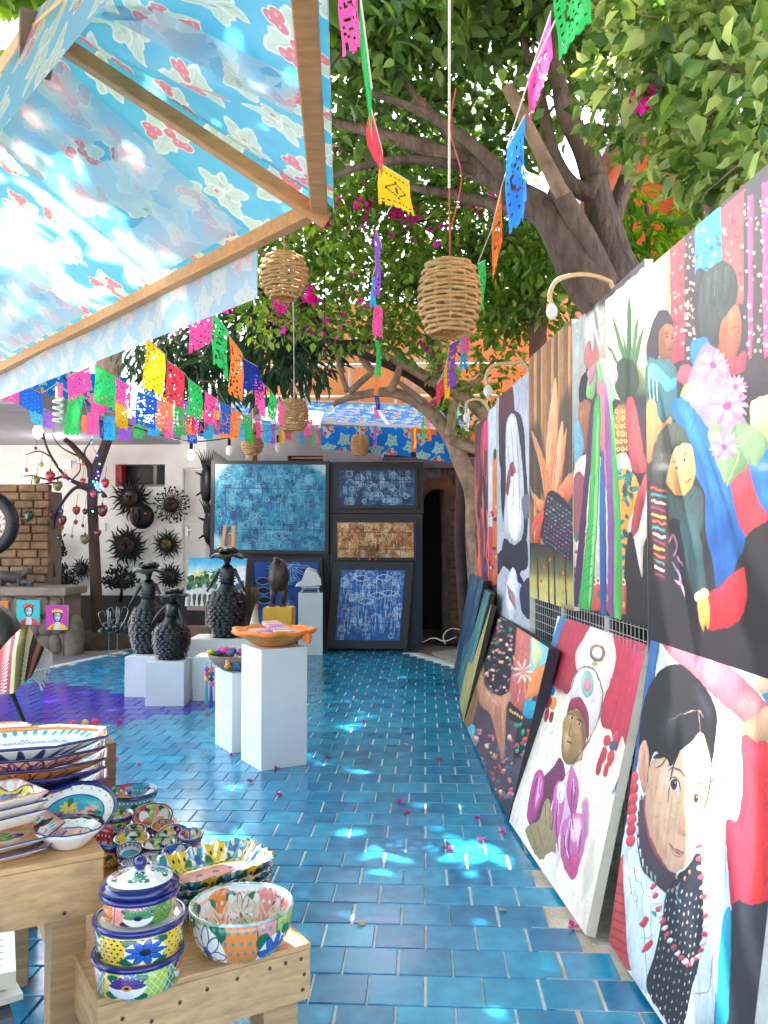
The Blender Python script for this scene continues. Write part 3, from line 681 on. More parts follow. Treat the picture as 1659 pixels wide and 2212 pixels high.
# ---- overhanging shrub at upper right
B4 = V3(2.05, 4.6, 0)
rs = thing('climbing_shrub', 'light green climbing shrub hanging over the painting of the women', 'shrub', B4)
RGT = [(1340, 40, 4.4), (1430, 60, 4.2), (1520, 50, 4.0), (1610, 70, 3.8), (1390, 150, 4.4), (1480, 150, 4.2), (1570, 160, 3.9), (1640, 180, 3.7), (1340, 230, 4.8), (1430, 240, 4.6), (1560, 250, 4.1), (1640, 290, 3.8), (1600, 350, 4.0), (1540, 330, 4.4), (1650, 380, 3.9), (1500, -40, 4), (1630, -30, 3.6), (1380, -40, 4.4), (1480, 300, 4.9), (1380, 300, 5.2), (1560, 400, 4.6)]
leaf_cloud('crown', cl(RGT, .25, 84, .25), L_light, rs, B4, .108, asp=.6, fold=.5, skip=skip_gap)
m = MB()
limb(m, [B4, B4 + V3(.05, 0, 1.5), atY(1525, 420, 4.55), atY(1515, 330, 4.5), atY(1480, 160, 4.4), atY(1400, 40, 4.3)], [.05, .045, .035, .03, .025, .015])
limb(m, [B4 + V3(.1, 0, 0), B4 + V3(.3, -.1, 1.8), atY(1600, 330, 4.2), atY(1590, 160, 4.0), atY(1560, 0, 3.9)], [.045, .04, .03, .025, .015])
for u, v, y in RGT:
    for _ in range(2):
        a = atY(u, v, y); b = a + V3(rnd.uniform(-.35, .35), rnd.uniform(-.2, .2), rnd.uniform(-.25, .2)); limb(m, [a, (a + b) / 2, b], [.008, .006, .003], 4, 2)
m.build('stem', mat('twig_bark', '8a7460', .85, .3, 9), rs, B4, smooth=True)
B4b = V3(1.75, 6.9, 0)
mg = thing('mango_sapling', 'young tree with long bright leaves in front of the orange villa', 'tree', B4b)
leaf_cloud('crown', [(atY(u, v, 6.7), .16, 34) for u, v in ((1350, 470), (1410, 490), (1460, 470), (1390, 520), (1370, 420), (1430, 540), (1340, 540))], leaf_mat('bright_leaf', ['3f6b22', '5a8c2e', '74a63c'], .45), mg, B4b, .17, asp=.26, droop=.8)
m = MB(); limb(m, [B4b, B4b + V3(0, 0, 2), atY(1400, 520, 6.7), atY(1390, 430, 6.7)], [.035, .03, .02, .01]); m.build('trunk', M_bark, mg, B4b, smooth=True)
# ---- dark long-leaved tree over the back of the court
B5 = V3(-2.6, 12.0, 0)
dk = thing('mango_tree', 'dark drooping long-leaved tree hanging over the porch behind the paper flags', 'tree', B5)
leaf_cloud('crown', cl([(470, 770, 11.2), (540, 700, 11), (600, 750, 11.2), (660, 770, 11), (430, 720, 11.6), (520, 640, 11.2), (690, 720, 11.4), (640, 690, 11.3), (585, 810, 11), (460, 830, 11.4), (320, 760, 11.6), (380, 790, 11.6)], .5, 150, .3), L_long, dk, B5, .24, asp=.24, droop=1.3)
m = MB(); limb(m, [B5, B5 + V3(.1, 0, 2), atY(560, 760, 11.4), atY(540, 660, 11.3)], [.1, .09, .06, .03])
for _ in range(70):
    a = atY(rnd.uniform(330, 480), rnd.uniform(690, 850), rnd.uniform(11, 12.4)); b = a + V3(rnd.uniform(-.9, .9), rnd.uniform(-.2, .2), rnd.uniform(-.45, .3)); limb(m, [a, (a + b) / 2 + V3(0, 0, rnd.uniform(-.15, .15)), b], [.014, .01, .005], 4, 2)
m.build('trunk', M_bark_l, dk, B5, smooth=True)
# ---- thin twisted tree at the back, right of the blue awning
B6 = V3(.72, 9.1, 0)
tw = thing('twisted_tree', 'slim twisted tree with bare brown branches in front of the blue oilcloth awning', 'tree', B6)
def z4(pts, y): return [atY(398.2 + .4 * a, 630.4 + .4 * b, y + (c[0] if c else 0)) for a, b, *c in pts]
m = MB(); limb(m, [B6, B6 + V3(-.05, 0, .6)] + [atY(1030, 1160, 9.1)] + z4([(1560, 1080), (1500, 930), (1440, 790), (1350, 670), (1230, 580), (1100, 540), (960, 555), (860, 580), (800, 612)], 9.1), [.12, .11, .105, .1, .095, .085, .075, .065, .055, .045, .035, .025]); m.build('trunk', M_bark_l, tw, B6, smooth=True)
for p, r in (([(1430, 780), (1445, 690), (1455, 590)], [.06, .05, .04]), ([(1640, 690), (1540, 590), (1420, 520), (1300, 455), (1190, 395), (1080, 340), (990, 260)], [.075, .07, .065, .06, .05, .04, .03]), ([(1110, 540), (1150, 450), (1185, 330)], [.045, .04, .025]), ([(890, 545), (950, 490), (1020, 430)], [.04, .035, .03]),
             ([(880, 540), (850, 450), (830, 360), (870, 290)], [.035, .03, .02, .012]), ([(1020, 430), (960, 350), (985, 220), (1030, 60)], [.04, .045, .04, .03]), ([(1440, 790), (1530, 830), (1620, 860)], [.07, .07, .06]), ([(1420, 520), (1560, 500), (1680, 360)], [.045, .035, .02]), ([(1300, 600), (1150, 480)], [.04, .02]), ([(1640, 690), (1700, 800), (1660, 1000)], [.075, .08, .085])):
    m = MB(); limb(m, z4(p, 9.0), r); m.build('limb', M_bark_l, tw, B6, smooth=True)
leaf_cloud('crown', [(atY(u, v, 9), .22, 70) for u, v in ((950, 800), (1020, 830), (1060, 860), (1040, 760), (1010, 930), (1090, 790), (980, 860))], L_mid, tw, B6, .09)
# ---- bare ornament tree at left
B7 = atZ(212, 1376, .0); B7 = V3(atY(210, 1372, 12).x, 12, .18)
ot = thing('ornament_tree', 'bare slim tree wound with coloured lights and hung with glass hearts', 'tree', B7)
def z5(pts, y): return [atY(.28 * a, 895.9 + .28 * b, y + (c[0] if c else 0)) for a, b, *c in pts]
m = MB(); limb(m, [B7] + z5([(745, 1500), (735, 1200), (722, 900), (712, 620), (735, 450), (790, 300), (835, 170), (860, 60)], 12), [.105, .085, .08, .075, .075, .085, .075, .07, .05], 10); m.build('trunk', mat('ornament_bark', '4b3932', .85, .3, 6, .5, 30), ot, B7, smooth=True)
for p, r in (([(712, 560), (600, 530), (500, 470), (400, 330), (345, 200), (330, 60)], [.05, .035, .025, .02, .015, .008]), ([(700, 480), (690, 400), (640, 330), (560, 240), (500, 190)], [.05, .05, .05, .045, .04]), ([(690, 400), (650, 300), (690, 220), (720, 170)], [.02, .015, .01, .006]), ([(712, 600), (590, 560), (480, 680), (420, 820), (410, 880), (300, 890), (190, 975)], [.03, .025, .02, .02, .02, .012, .006]),
             ([(500, 470), (380, 500), (250, 470), (160, 480)], [.02, .015, .01, .006]), ([(400, 330), (300, 280), (200, 310)], [.014, .01, .006]), ([(430, 520), (300, 540), (200, 560), (130, 600)], [.014, .012, .008, .005]), ([(345, 200), (240, 80), (220, 40)], [.012, .008, .005]), ([(560, 500), (620, 420), (600, 300)], [.012, .009, .005]), ([(730, 560), (800, 620), (810, 640)], [.04, .04, .035]), ([(410, 880), (400, 1050), (420, 1250)], [.015, .02, .02]), ([(640, 330), (560, 300), (460, 240), (400, 150)], [.02, .014, .01, .006]), ([(250, 470), (230, 700), (260, 860)], [.006, .005, .004])):
    m = MB(); limb(m, z5(p, 11.95), r, 6, 4); m.build('limb', MATS['ornament_bark'], ot, B7, smooth=True)
m = MB(); m.ell((B7.x, B7.y, -.02), (.62, .55, .24), 16, 8); tag(m.build('soil_mound', M_dirt, smooth=True), kind='structure')
# ================================================================ OILCLOTH
def oilcloth(seed, base, leafc, leafc2, berry, berry2, edge, n=512):
    p = Paint(n, n, base, seed=seed); p.wrap = True; r = random.Random(seed)
    def leaf(x, y, a, L, c):
        a = R_(a); W = L * .36
        pts = [(0, 0), (L * .25, W * .8), (L * .5, W), (L * .62, W * .62), (L * .8, W * .5), (L, 0), (L * .8, -W * .5), (L * .62, -W * .62), (L * .5, -W), (L * .25, -W * .8)]
        for k, cc in ((1.22, edge), (1.0, c)):
            p.poly([(x + (q[0] * k - L * (k - 1) * .5) * math.cos(a) - q[1] * k * math.sin(a), y + (q[0] * k - L * (k - 1) * .5) * math.sin(a) + q[1] * k * math.cos(a)) for q in pts], cc, raw=True)
        p.line([(x + math.cos(a) * 4, y + math.sin(a) * 4), (x + math.cos(a) * L * .85, y + math.sin(a) * L * .85)], 2.2, leafc2, raw=True)
    def motif(x, y, rot, kind):
        if kind == 0:
            for a in (20, 118, 232): leaf(x, y, rot + a + r.uniform(-18, 18), r.uniform(64, 90), leafc)
            bs = [(x + 41 * math.cos(R_(rot + a)) * k, y + 41 * math.sin(R_(rot + a)) * k) for a, k in ((75, .7), (95, 1.2), (60, 1.25), (200, .8), (190, 1.3), (215, 1.35), (320, .8), (335, 1.3), (0, .15))]
            for bx, by in bs: p.line([(x, y), (bx, by)], 3, edge, raw=True); p.dot(bx, by, 19, edge, 17, rot, raw=True)
            for bx, by in bs: p.dot(bx, by, 15.5, berry, 13.5, rot, raw=True); p.dot(bx - 3, by - 3, 5, berry2, 3.6, raw=True)
        else:
            for a in (0, 75, 150, 200, 285): leaf(x, y, rot + a + r.uniform(-14, 14), r.uniform(56, 84), leafc)
            for a in (30, 160, 285): p.dot(x + 20 * math.cos(R_(rot + a)), y + 20 * math.sin(R_(rot + a)), 8, leafc2, raw=True)
            p.dot(x + 16, y - 8, 9, edge, raw=True); p.dot(x + 16, y - 8, 6.5, berry, raw=True)
    for i in range(3):
        for j in range(3):
            motif((i + .5) * n / 3 + r.uniform(-20, 20), (j + (.6, .2, .85)[i]) * n / 3 + r.uniform(-20, 20), r.uniform(0, 360), (i + j) % 2)
    p.mottle(.04, (20, 20)); return p.a
def cloth_mat(name, arr, trans, face, facemix, rough=.35):
    m = img_mat(name, arr, rough); n = m.node_tree.nodes; l = m.node_tree.links; p = n['Principled BSDF']; t = next(q for q in n if q.type == 'TEX_IMAGE')
    mx = n.new('ShaderNodeMix'); mx.data_type = 'RGBA'; mx.inputs[0].default_value = facemix
    l.new(t.outputs[0], mx.inputs[6]); mx.inputs[7].default_value = (*lin(face), 1); l.new(mx.outputs[2], p.inputs['Base Color'])
    tb = n.new('ShaderNodeBsdfTranslucent'); l.new(t.outputs[0], tb.inputs['Color'])
    ms = n.new('ShaderNodeMixShader'); ms.inputs[0].default_value = trans; l.new(p.outputs[0], ms.inputs[1]); l.new(tb.outputs[0], ms.inputs[2]); l.new(ms.outputs[0], n['Material Output'].inputs['Surface'])
    return m
oil_a = oilcloth(3, '5cc2e4', 'd6e2d2', 'b9cab9', 'ee7d88', 'f7b3b8', 'f4f2ea')
oil_b = oilcloth(8, '1c6ec4', '7fb5a8', '4f8f86', 'b83050', 'd27a88', 'b4ccd0')
M_awn = cloth_mat('awning_oilcloth', oil_a, .72, 'd5dde0', .55)
M_awg = cloth_mat('awning_lining', 1 - (1 - oil_a) * .42, .5, 'c3c9d0', .8)
M_awb = cloth_mat('blue_oilcloth', oil_b, .1, '1767c4', .0, .8); M_awb.node_tree.nodes['Principled BSDF'].inputs['Specular IOR Level'].default_value = .08
def cloth(m, a, b, c, d, nu, nv, rep, sag=0.0, nrm=None, org=None, tri=False):
    """cloth between corners a-b (top) and d-c (bottom); pattern laid in real size"""
    a, b, c, d = map(Vector, (a, b, c, d)); U = (b - a).normalized(); N = (b - a).cross(d - a).normalized(); Vv = N.cross(U); O_ = org or a
    P = lambda s, t: (a * (1 - s) + b * s) * (1 - t) + (d * (1 - s) + c * s) * t + N * (sag * math.sin(math.pi * s) * math.sin(math.pi * t) + .03 * math.sin(s * 15 + t * 6) * math.sin(math.pi * s) * math.sin(math.pi * t) * (1 if sag else 0))
    k0 = len(m.v)
    for i in range(nv + 1):
        for j in range(nu + 1): m.v.append(P(j / nu, i / nv))
    uvf = lambda q: (((q - O_).dot(U)) / rep, ((q - O_).dot(Vv)) / rep)
    for i in range(nv):
        for j in range(nu):
            q = (k0 + i * (nu + 1) + j, k0 + i * (nu + 1) + j + 1, k0 + (i + 1) * (nu + 1) + j + 1, k0 + (i + 1) * (nu + 1) + j)
            m.face(q, tuple(uvf(m.v[w]) for w in q))
AZ = 2.6
K, E3, E2 = atZ(690, 428, AZ), atZ(-190, 886, AZ), atZ(628, -480, AZ); H = atZ(78, 22, 3.06)
K3 = H + (E3 - K); E2b = E2 + (E3 - K)
aw = thing('floral_awning', 'big blue oilcloth awning with red berries on a wooden frame, overhead at left', 'awning', K)
m = MB(); cloth(m, K + (K - E3).normalized() * .02, E3, K3, H, 20, 12, .68, -.004); m.build('cloth_panel', M_awn, aw, K, smooth=True)
m = MB(); out = (K - H).normalized() * .05; cloth(m, K + out, E2 + out, H + V3(0, 0, .0), H, 12, 12, .68, .002); m.build('cloth_panel', M_awn, aw, K, smooth=True)
m = MB(); cloth(m, H, E2, E2b, K3, 14, 10, .8, .0); m.build('cloth_panel', M_awn, aw, K, smooth=True)
# second layers of cloth, sewn over as bands
Nl = (E3 - K).cross(H - K).normalized(); Nl = Nl if Nl.z > 0 else -Nl
def band(p4, off):
    q = [atP(u, v, K, Nl) + Nl * off for u, v in p4]; m = MB(); cloth(m, *q, 10, 6, .8, -.004, org=q[0]); m.build('overlay_band', M_awg, aw, K, smooth=True)
band([(95, 92), (528, 486), (330, 596), (0, 300)], -.016); band([(190, 672), (-40, 460), (-120, 640), (30, 755)], -.018)
Nr = (E2 - K).cross(H - K).normalized(); Nr = Nr if Nr.z > 0 else -Nr
q = [atP(u, v, K, Nr) + Nr * -.016 for u, v in ((190, 0), (640, 236), (655, 160), (330, 0))]; m = MB(); cloth(m, *q, 10, 4, .8, -.004, org=q[0]); m.build('overlay_band', M_awg, aw, K, smooth=True)
dn = V3(0, 0, -1)
F0_, F1_ = K + (E3 - K) * ((atZ(532, 510, AZ) - K).length / (E3 - K).length), E3
for off in (0, .012):
    m = MB(); a_, b_ = F0_ + V3(.03, .02, .02) + Nl * off, F1_ + V3(.03, .02, .02); cloth(m, a_, b_, b_ + dn * .2, a_ + dn * .235, 20, 3, .5, .01); m.build('valance', M_awg, aw, K, smooth=True)
m = MB(); a_ = K + out * 1.05; b_ = E2 + out * 1.05; cloth(m, a_, b_, b_ + dn * .05, a_ + dn * .05, 10, 1, .5); m.build('valance', M_awn, aw, K, smooth=True)
M_beam = mat('awning_wood', 'b98752', .6, .2, 4, .15, 40, stretch=(3, 12, 12))
for a_, b_, w, h in ((K + (K - E3).normalized() * .02 + dn * .028, E3 + dn * .028, .045, .05), (K + dn * .03 + (K - E2).normalized() * .03, E2 + dn * .03, .05, .055), (K + (K - H).normalized() * .03 + dn * .055, H + dn * .05, .045, .042), (H + dn * .05, K3 + dn * .05, .045, .05), (H + dn * .05, E2b + dn * .03, .05, .05), (H + dn * .08, E2 + dn * .05, .04, .05)):
    m = MB(); m.beam(a_, b_, w, h); m.build('beam', M_beam, aw, K, bevel=.004)
m = MB(); m.box(H + dn * .1, (.09, .09, .15), Rz(.5)); m.build('bracket', mat('rusty_bracket', '6b5545', .6, .4, 20, metal=.3), aw, K, bevel=.004)
m = MB(); m.tube([E3 + V3(-.3, .2, 0), V3(E3.x - .3, E3.y + .2, 0)], .045, 8); m.tube([H + V3(-.9, .7, -.1), V3(H.x - .9, H.y + .7, 0)], .04, 8); m.build('post', M_beam, aw, K)
# ---- blue awning over the back
ba = thing('blue_awning', 'blue floral oilcloth awning with hanging valance over the black painting panels', 'awning', atY(700, 905, 11.2)); O = ba.location.copy()
YA0, YA1 = 11.1, 13.2
tl, tr = atY(440, 858, YA1), atY(1010, 880, YA1 - .6); bl, br = atY(540, 905, YA0 + .6), atY(1010, 928, YA0)
m = MB(); cloth(m, tl, tr, br, bl, 30, 10, .62, .05); m.build('cloth', M_awb, ba, O, smooth=True)
for (u0, v0, u1, v1, h0, h1, y) in ((694, 920, 888, 924, 50, 62, YA0), (899, 936, 1010, 944, 54, 60, YA0 - .05)):
    a_, b_ = atY(u0, v0, y), atY(u1, v1, y); m = MB(); c_, d_ = atY(u1, v1 + h1, y - .02), atY(u0, v0 + h0, y - .02)
    cloth(m, a_, b_, c_, d_, 16, 4, .62, .03); m.build('valance', M_awb, ba, O, smooth=True)
m = MB(); m.beam(bl, br, .05, .04); m.beam(tl, tr, .05, .04); m.beam(bl + V3(.05, 0, 0), V3(bl.x + .05, 11.95, bl.z - .1), .04, .04)
for t in (0, .33, .66, 1): m.beam(tl.lerp(tr, t) + V3(0, 0, -.03), bl.lerp(br, t) + V3(0, 0, -.03), .03, .03)
m.build('frame', M_white, ba, O)
m = MB(); a_, b_, c_, d_ = atY(545, 906, 11.4), atY(690, 918, 11.2), atY(692, 926, 11.2), atY(545, 914, 11.4); m.prism([a_, b_, c_, d_], (0, 0, 0), (0, .5, .25)); tag(m.build('roof_sheet', mat('milky_sheet', 'e2e6ea', .4, .04, trans=.3)), 'milky white roofing sheet left of the hanging blue valance', 'roof')
al = thing('blue_tarp', 'blue floral oilcloth edge above the grey porch slab', 'tarp', atY(20, 830, 9.4)); O = al.location.copy()
m = MB(); cloth(m, V3(-6.5, 9.4, 3.75), V3(-4.1, 11.6, 3.75), V3(-4.1, 11.5, 3.26), V3(-6.5, 9.25, 3.26), 14, 4, .6, .04); m.build('cloth', M_awb, al, O, smooth=True)
# ================================================================ PAPER FLAGS
FC = dict(pink='f0509a', green='2fb85a', orange='f5813a', blue='1f5fc0', navy='1a2f8e', yellow='f2b818', red='ee3f52', cyan='2aa6dc', purple='8a4fc0', coral='f7806a')
FM = {k: mat('paper_' + k, v, .6, .06, 8, trans=.5) for k, v in FC.items()}
def flag_mesh(TL, TR, h, r, flap=0.0):
    NX, NY = 15, 24; m = MB(); U = TR - TL; N = V3(U.y, -U.x, 0).normalized() if U.xy.length > 1e-4 else V3(0, -1, 0)
    ph, sl = r.uniform(0, 6), r.uniform(-.06, .06); kind = r.randrange(4)
    idx = {}
    def vid(i, j):
        if (i, j) not in idx:
            s, t = i / NX, j / NY
            p = TL + U * s + V3(0, 0, -h * t) + N * (h * t * (sl + .07 * math.sin(s * 6 + ph + t * 2) + .05 * math.sin(t * 5 + ph) + flap * s)) + U * (.06 * t * math.sin(ph + t * 2)) + V3(0, 0, h * .35 * flap * s * t)
            idx[(i, j)] = len(m.v); m.v.append(p)
        return idx[(i, j)]
    for j in range(NY):
        for i in range(NX):
            x, y = i - NX / 2 + .5, j - NY / 2 + .5; hole = False
            if 1 <= i < NX - 1 and 2 <= j < NY - 2:
                if kind == 0: hole = (i % 3 == 1 and j % 3 == 1) or (abs(math.hypot(x, y) - 4) < .5)
                elif kind == 1: hole = (i + j) % 4 == 0 and j % 2 == 0 and not (abs(x) < 2 and abs(y) < 3)
                elif kind == 2: hole = (abs(abs(x) + abs(y) * .8 - 4) < .45) or (j in (3, NY - 4) and i % 2) or (abs(x) < 1 and abs(y) < 2)
                else: hole = r.random() < .2
            if j == NY - 1: hole = i % 3 == 1 or r.random() < .1
            if j == NY - 2: hole = hole or i % 3 == 1 and r.random() < .4
            if not hole: m.face((vid(i, j), vid(i + 1, j), vid(i + 1, j + 1), vid(i, j + 1)))
    return m
ORD = ['first', 'second', 'third', 'fourth', 'fifth', 'sixth', 'seventh', 'eighth', 'ninth', 'tenth']
def string(sname, where, flags, dd, end0=None, end1=None, w=.23):
    """flags: (colour,u0,v0,u1,v1,hpx,depth[,flap])"""
    tops = []; r = random.Random(len(flags) * 31 + int(flags[0][1]))
    cnt = {}; lab = []
    for i, f in enumerate(flags):
        pv, nx = (flags[i - 1][0] if i else None), (flags[i + 1][0] if i + 1 < len(flags) else None)
        lab.append(f'{f[0]} cut-paper flag ' + (f'between the {pv} and {nx} flags' if pv and nx else f'at the near end beside the {nx} flag' if nx else f'at the far end after the {pv} flag') + f' on the {where} string')
    for i, f in enumerate(flags):
        c, u0, v0, u1, v1, hp, d = f[:7]; flap = f[7] if len(f) > 7 else 0
        TL = atY(u0, v0, d); TR = atY(u1, v1, d); sgn = 1 if dd >= 0 else -1
        if (TR - TL).length < w:
            lo, hi = 0, w * 1.3
            for _ in range(24):
                md = (lo + hi) / 2
                if (atY(u1, v1, d + sgn * md) - TL).length < w: lo = md
                else: hi = md
            TR = atY(u1, v1, d + sgn * lo)
        same = [k for k in range(len(flags)) if lab[k] == lab[i]]
        L = lab[i]
        if len(same) > 1: L = ORD[same.index(i)] + ' ' + L
        o = flag_mesh(TL, TR, hp * d / FPX, r, flap).build('paper_flag', FM[c], None, TL); tag(o, L, 'paper flag', 'cut paper flags strung over the court')
        tops += ([TL, TR] if (TL - EYE).length < (TR - EYE).length or sgn > 0 else [TR, TL])
    P = ([end0] if end0 else []) + tops + ([end1] if end1 else [])
    P.sort(key=lambda p: p.y) if dd >= 0 else None
    m = MB(); m.tube(P, .0035, 4, False); o = m.build('flag_string', mat('string', 'cfc8bb', .8), None, P[0]); tag(o, f'thin string of paper flags, the {where} one', 'string', 'strings of cut paper flags')
string('s1', 'awning-corner', [('pink', 406, 686, 456, 660, 84, 5.3), ('green', 459, 672, 493, 716, 118, 5.6), ('orange', 494, 724, 522, 762, 116, 6), ('navy', 526, 775, 556, 792, 66, 6.6, .3), ('pink', 550, 806, 573, 834, 72, 7.2), ('green', 582, 840, 598, 862, 60, 8), ('pink', 600, 860, 614, 878, 54, 8.6), ('pink', 658, 911, 675, 906, 32, 10), ('green', 674, 918, 681, 922, 44, 10.3), ('pink', 681, 917, 687, 918, 46, 10.6)], 1)
string('s6', 'steep middle', [('yellow', 314, 728, 356, 765, 106, 5.4), ('red', 361, 778, 398, 806, 94, 6), ('green', 405, 816, 435, 838, 78, 7), ('pink', 442, 845, 469, 862, 72, 7.8), ('blue', 474, 868, 496, 878, 66, 8.4), ('orange', 500, 884, 520, 892, 62, 9), ('green', 525, 896, 545, 905, 56, 9.6), ('pink', 551, 904, 562, 906, 42, 10), ('cyan', 566, 908, 584, 910, 50, 10.3), ('purple', 586, 916, 596, 916, 44, 10.6), ('yellow', 601, 930, 613, 930, 28, 10.7), ('red', 617, 926, 630, 928, 24, 10.8), ('cyan', 649, 926, 657, 927, 32, 10.9)], 1)
string('s5', 'left-hand upper', [('pink', 146, 814, 195, 791, 56, 6.3), ('green', 204, 787, 248, 812, 84, 6.6), ('pink', 250, 816, 285, 835, 56, 7), ('blue', 297, 845, 340, 862, 72, 7.6), ('coral', 338, 862, 369, 875, 62, 8), ('green', 376, 878, 402, 882, 64, 8.4), ('orange', 403, 900, 419, 902, 40, 9), ('pink', 412, 888, 431, 896, 44, 9.1), ('navy', 428, 904, 440, 905, 40, 9.3), ('cyan', 442, 906, 460, 907, 44, 9.5), ('purple', 463, 906, 476, 907, 34, 9.8)], 1)
string('s7', 'left-hand lower', [('green', 147, 848, 178, 852, 94, 7.4), ('pink', 189, 891, 215, 893, 50, 8), ('cyan', 225, 898, 250, 900, 54, 8.2), ('purple', 259, 920, 284, 923, 32, 8.6), ('cyan', 318, 914, 343, 916, 26, 9), ('pink', 355, 902, 373, 905, 44, 9.2), ('blue', 403, 930, 424, 932, 28, 9.6), ('yellow', 495, 904, 507, 905, 46, 10)], 1)
string('s8', 'short slack', [('pink', 196, 850, 226, 852, 46, 7.7), ('yellow', 246, 854, 273, 872, 62, 8.1), ('purple', 284, 884, 296, 886, 36, 8.6)], 1)
string('s4', 'porch-edge', [('pink', -12, 814, 44, 828, 50, 6.4), ('blue', 41, 826, 90, 850, 50, 6.6), ('pink', 126, 826, 137, 830, 32, 7)], 1)
string('s9', 'sagging left', [('cyan', 66, 868, 92, 884, 44, 8.6), ('purple', 98, 884, 120, 893, 40, 8.8), ('orange', 178, 896, 200, 902, 36, 9.2), ('navy', 214, 906, 238, 912, 40, 9.4), ('green', 286, 900, 310, 906, 44, 9.8), ('yellow', 330, 884, 350, 890, 44, 10), ('pink', 384, 896, 404, 902, 40, 10.2), ('green', 444, 912, 462, 916, 36, 10.4), ('orange', 474, 900, 490, 906, 46, 10.6), ('cyan', 520, 914, 536, 918, 38, 10.8)], 1)
string('s10', 'high left-hand', [('red', 212, 846, 236, 852, 40, 8.4), ('blue', 310, 838, 336, 848, 50, 8.6), ('yellow', 352, 856, 374, 864, 46, 8.8), ('purple', 390, 862, 408, 870, 44, 9.0), ('coral', 430, 884, 448, 890, 46, 9.4), ('yellow', 462, 884, 478, 888, 44, 9.8), ('coral', 486, 894, 500, 898, 50, 10)], 1)
string('s2', 'overhead middle', [('pink', 735, -50, 776, -60, 180, 2.3), ('green', 777, -20, 803, 190, 120, 2.7), ('red', 796, 215, 826, 330, 90, 3.3), ('yellow', 820, 352, 884, 392, 92, 4, .2), ('purple', 811, 495, 824, 530, 120, 5), ('cyan', 803, 604, 812, 596, 62, 5.7), ('pink', 806, 655, 826, 668, 72, 6.4), ('green', 809, 735, 819, 738, 80, 7.2), ('orange', 810, 815, 818, 816, 38, 8), ('navy', 809, 853, 819, 855, 32, 8.6), ('pink', 808, 880, 818, 882, 22, 9), ('purple', 809, 918, 815, 920, 46, 9.8)], 1)
string('s3', 'right-hand overhead', [('green', 1196, -20, 1268, -100, 165, 2.6), ('pink', 1141, 170, 1190, 25, 110, 3.3), ('blue', 1095, 320, 1134, 248, 190, 4), ('orange', 1062, 495, 1083, 405, 125, 4.8), ('green', 1032, 570, 1048, 562, 110, 5.8), ('pink', 996, 722, 1014, 717, 42, 7), ('cyan', 991, 727, 1008, 724, 75, 7.4), ('purple', 972, 744, 989, 734, 95, 7.8), ('yellow', 963, 782, 974, 774, 82, 8.2), ('red', 944, 830, 963, 806, 46, 8.6), ('green', 945, 856, 952, 854, 62, 9), ('pink', 929, 866, 943, 854, 36, 9.1), ('orange', 920, 888, 929, 886, 66, 9.6), ('green', 913, 902, 919, 900, 52, 9.9), ('yellow', 894, 924, 899, 924, 46, 10.4)], 1)
# ================================================================ BASKET LAMPS
M_rope = mat('rope', 'bd9360', .8, .28, 30, .5, 120)
M_glass = mat('bulb_glass', 'f1efe8', .15, .03, trans=.5)
def lantern(u, v, y, R, Hh, label, prof, ztop, cordmat, rings=17):
    c = atY(u, v, y); t = thing('basket_lamp', label, 'lamp', c, 0, 'woven basket lamps')
    rad = lambda s: R * np.interp(s, [q[0] for q in prof], [q[1] for q in prof])
    m = MB()
    for k in range(12):
        a = 2 * math.pi * k / 12; m.tube([(rad(s) * math.cos(a), rad(s) * math.sin(a), Hh * (.5 - s)) for s in np.linspace(0, 1, 9)], R * .035, 5)
    m.build('rib', M_rope, t, smooth=True)
    m = MB()
    for i in range(rings):
        s = (i + .5) / rings; z = Hh * (.5 - s); n = 36; pts = []
        for k in range(n + 1):
            a = 2 * math.pi * k / n; w = rad(s) + R * .05 * math.sin(a * 6 + math.pi * (i % 2)); pts.append((w * math.cos(a), w * math.sin(a), z + R * .015 * math.sin(a * 3 + i * 2) + .4 * R * .02 * math.sin(a * 7 + i)))
        m.tube(pts, Hh / rings * (.42 if 1 < i < rings - 2 else .5), 5, False)
    m.build('weave', M_rope, t, smooth=True)
    m = MB(); m.ell((0, 0, 0), R * .2, 8, 6); m.tube([(0, 0, R * .15), (0, 0, Hh * .5)], R * .08, 6); m.build('bulb', M_glass, t, smooth=True)
    m = MB(); pts = [(0, 0, Hh * .4), (.004, 0, Hh * .5 + .2), (0, .004, (ztop - c.z) * .6), (0, 0, ztop - c.z)]; m.tube(catmull(pts, 4), .0045, 5); m.build('cord', cordmat, t)
    return t
M_red = mat('red_cord', 'cc4a3e', .6); M_wcord = mat('white_cord', 'dcd7cf', .6)
pr_barrel = [(0, .72), (.1, .84), (.3, .97), (.5, 1), (.7, .95), (.85, .82), (1, .66)]; pr_round = [(0, .55), (.12, .8), (.35, .98), (.55, 1), (.75, .88), (.9, .66), (1, .5)]
lantern(971, 647, 5.0, .176, .42, 'largest barrel-shaped rope basket lamp, hanging from a red cord in front of the leaves', pr_barrel, 3.62, M_red)
lantern(613, 598, 6.2, .172, .33, 'round rope basket lamp hanging just beyond the awning corner', pr_round, 4.6, M_red, 14)
lantern(634, 898, 9.6, .165, .35, 'small barrel basket lamp hanging in front of the blue awning roof', pr_barrel, 4.9, M_wcord, 18)
lantern(545, 962, 11.2, .14, .24, 'half-hidden shallow basket lamp above the big turquoise painting', pr_round, 3.6, M_wcord, 11)
lantern(777, 962, 10.9, .112, .26, 'smallest grey-brown basket lamp in front of the hanging blue valance', pr_barrel, 3.6, M_wcord, 14)
m = MB(); q = atY(971, 647, 5.0); m.tube([V3(q.x, q.y, 3.6), V3(q.x + .01, q.y, 6.2)], .008, 6); tag(m.build('white_cable', M_wcord, None, V3(q.x, q.y, 3.6)), 'taut white cable above the red cord of the largest basket lamp', 'cable')
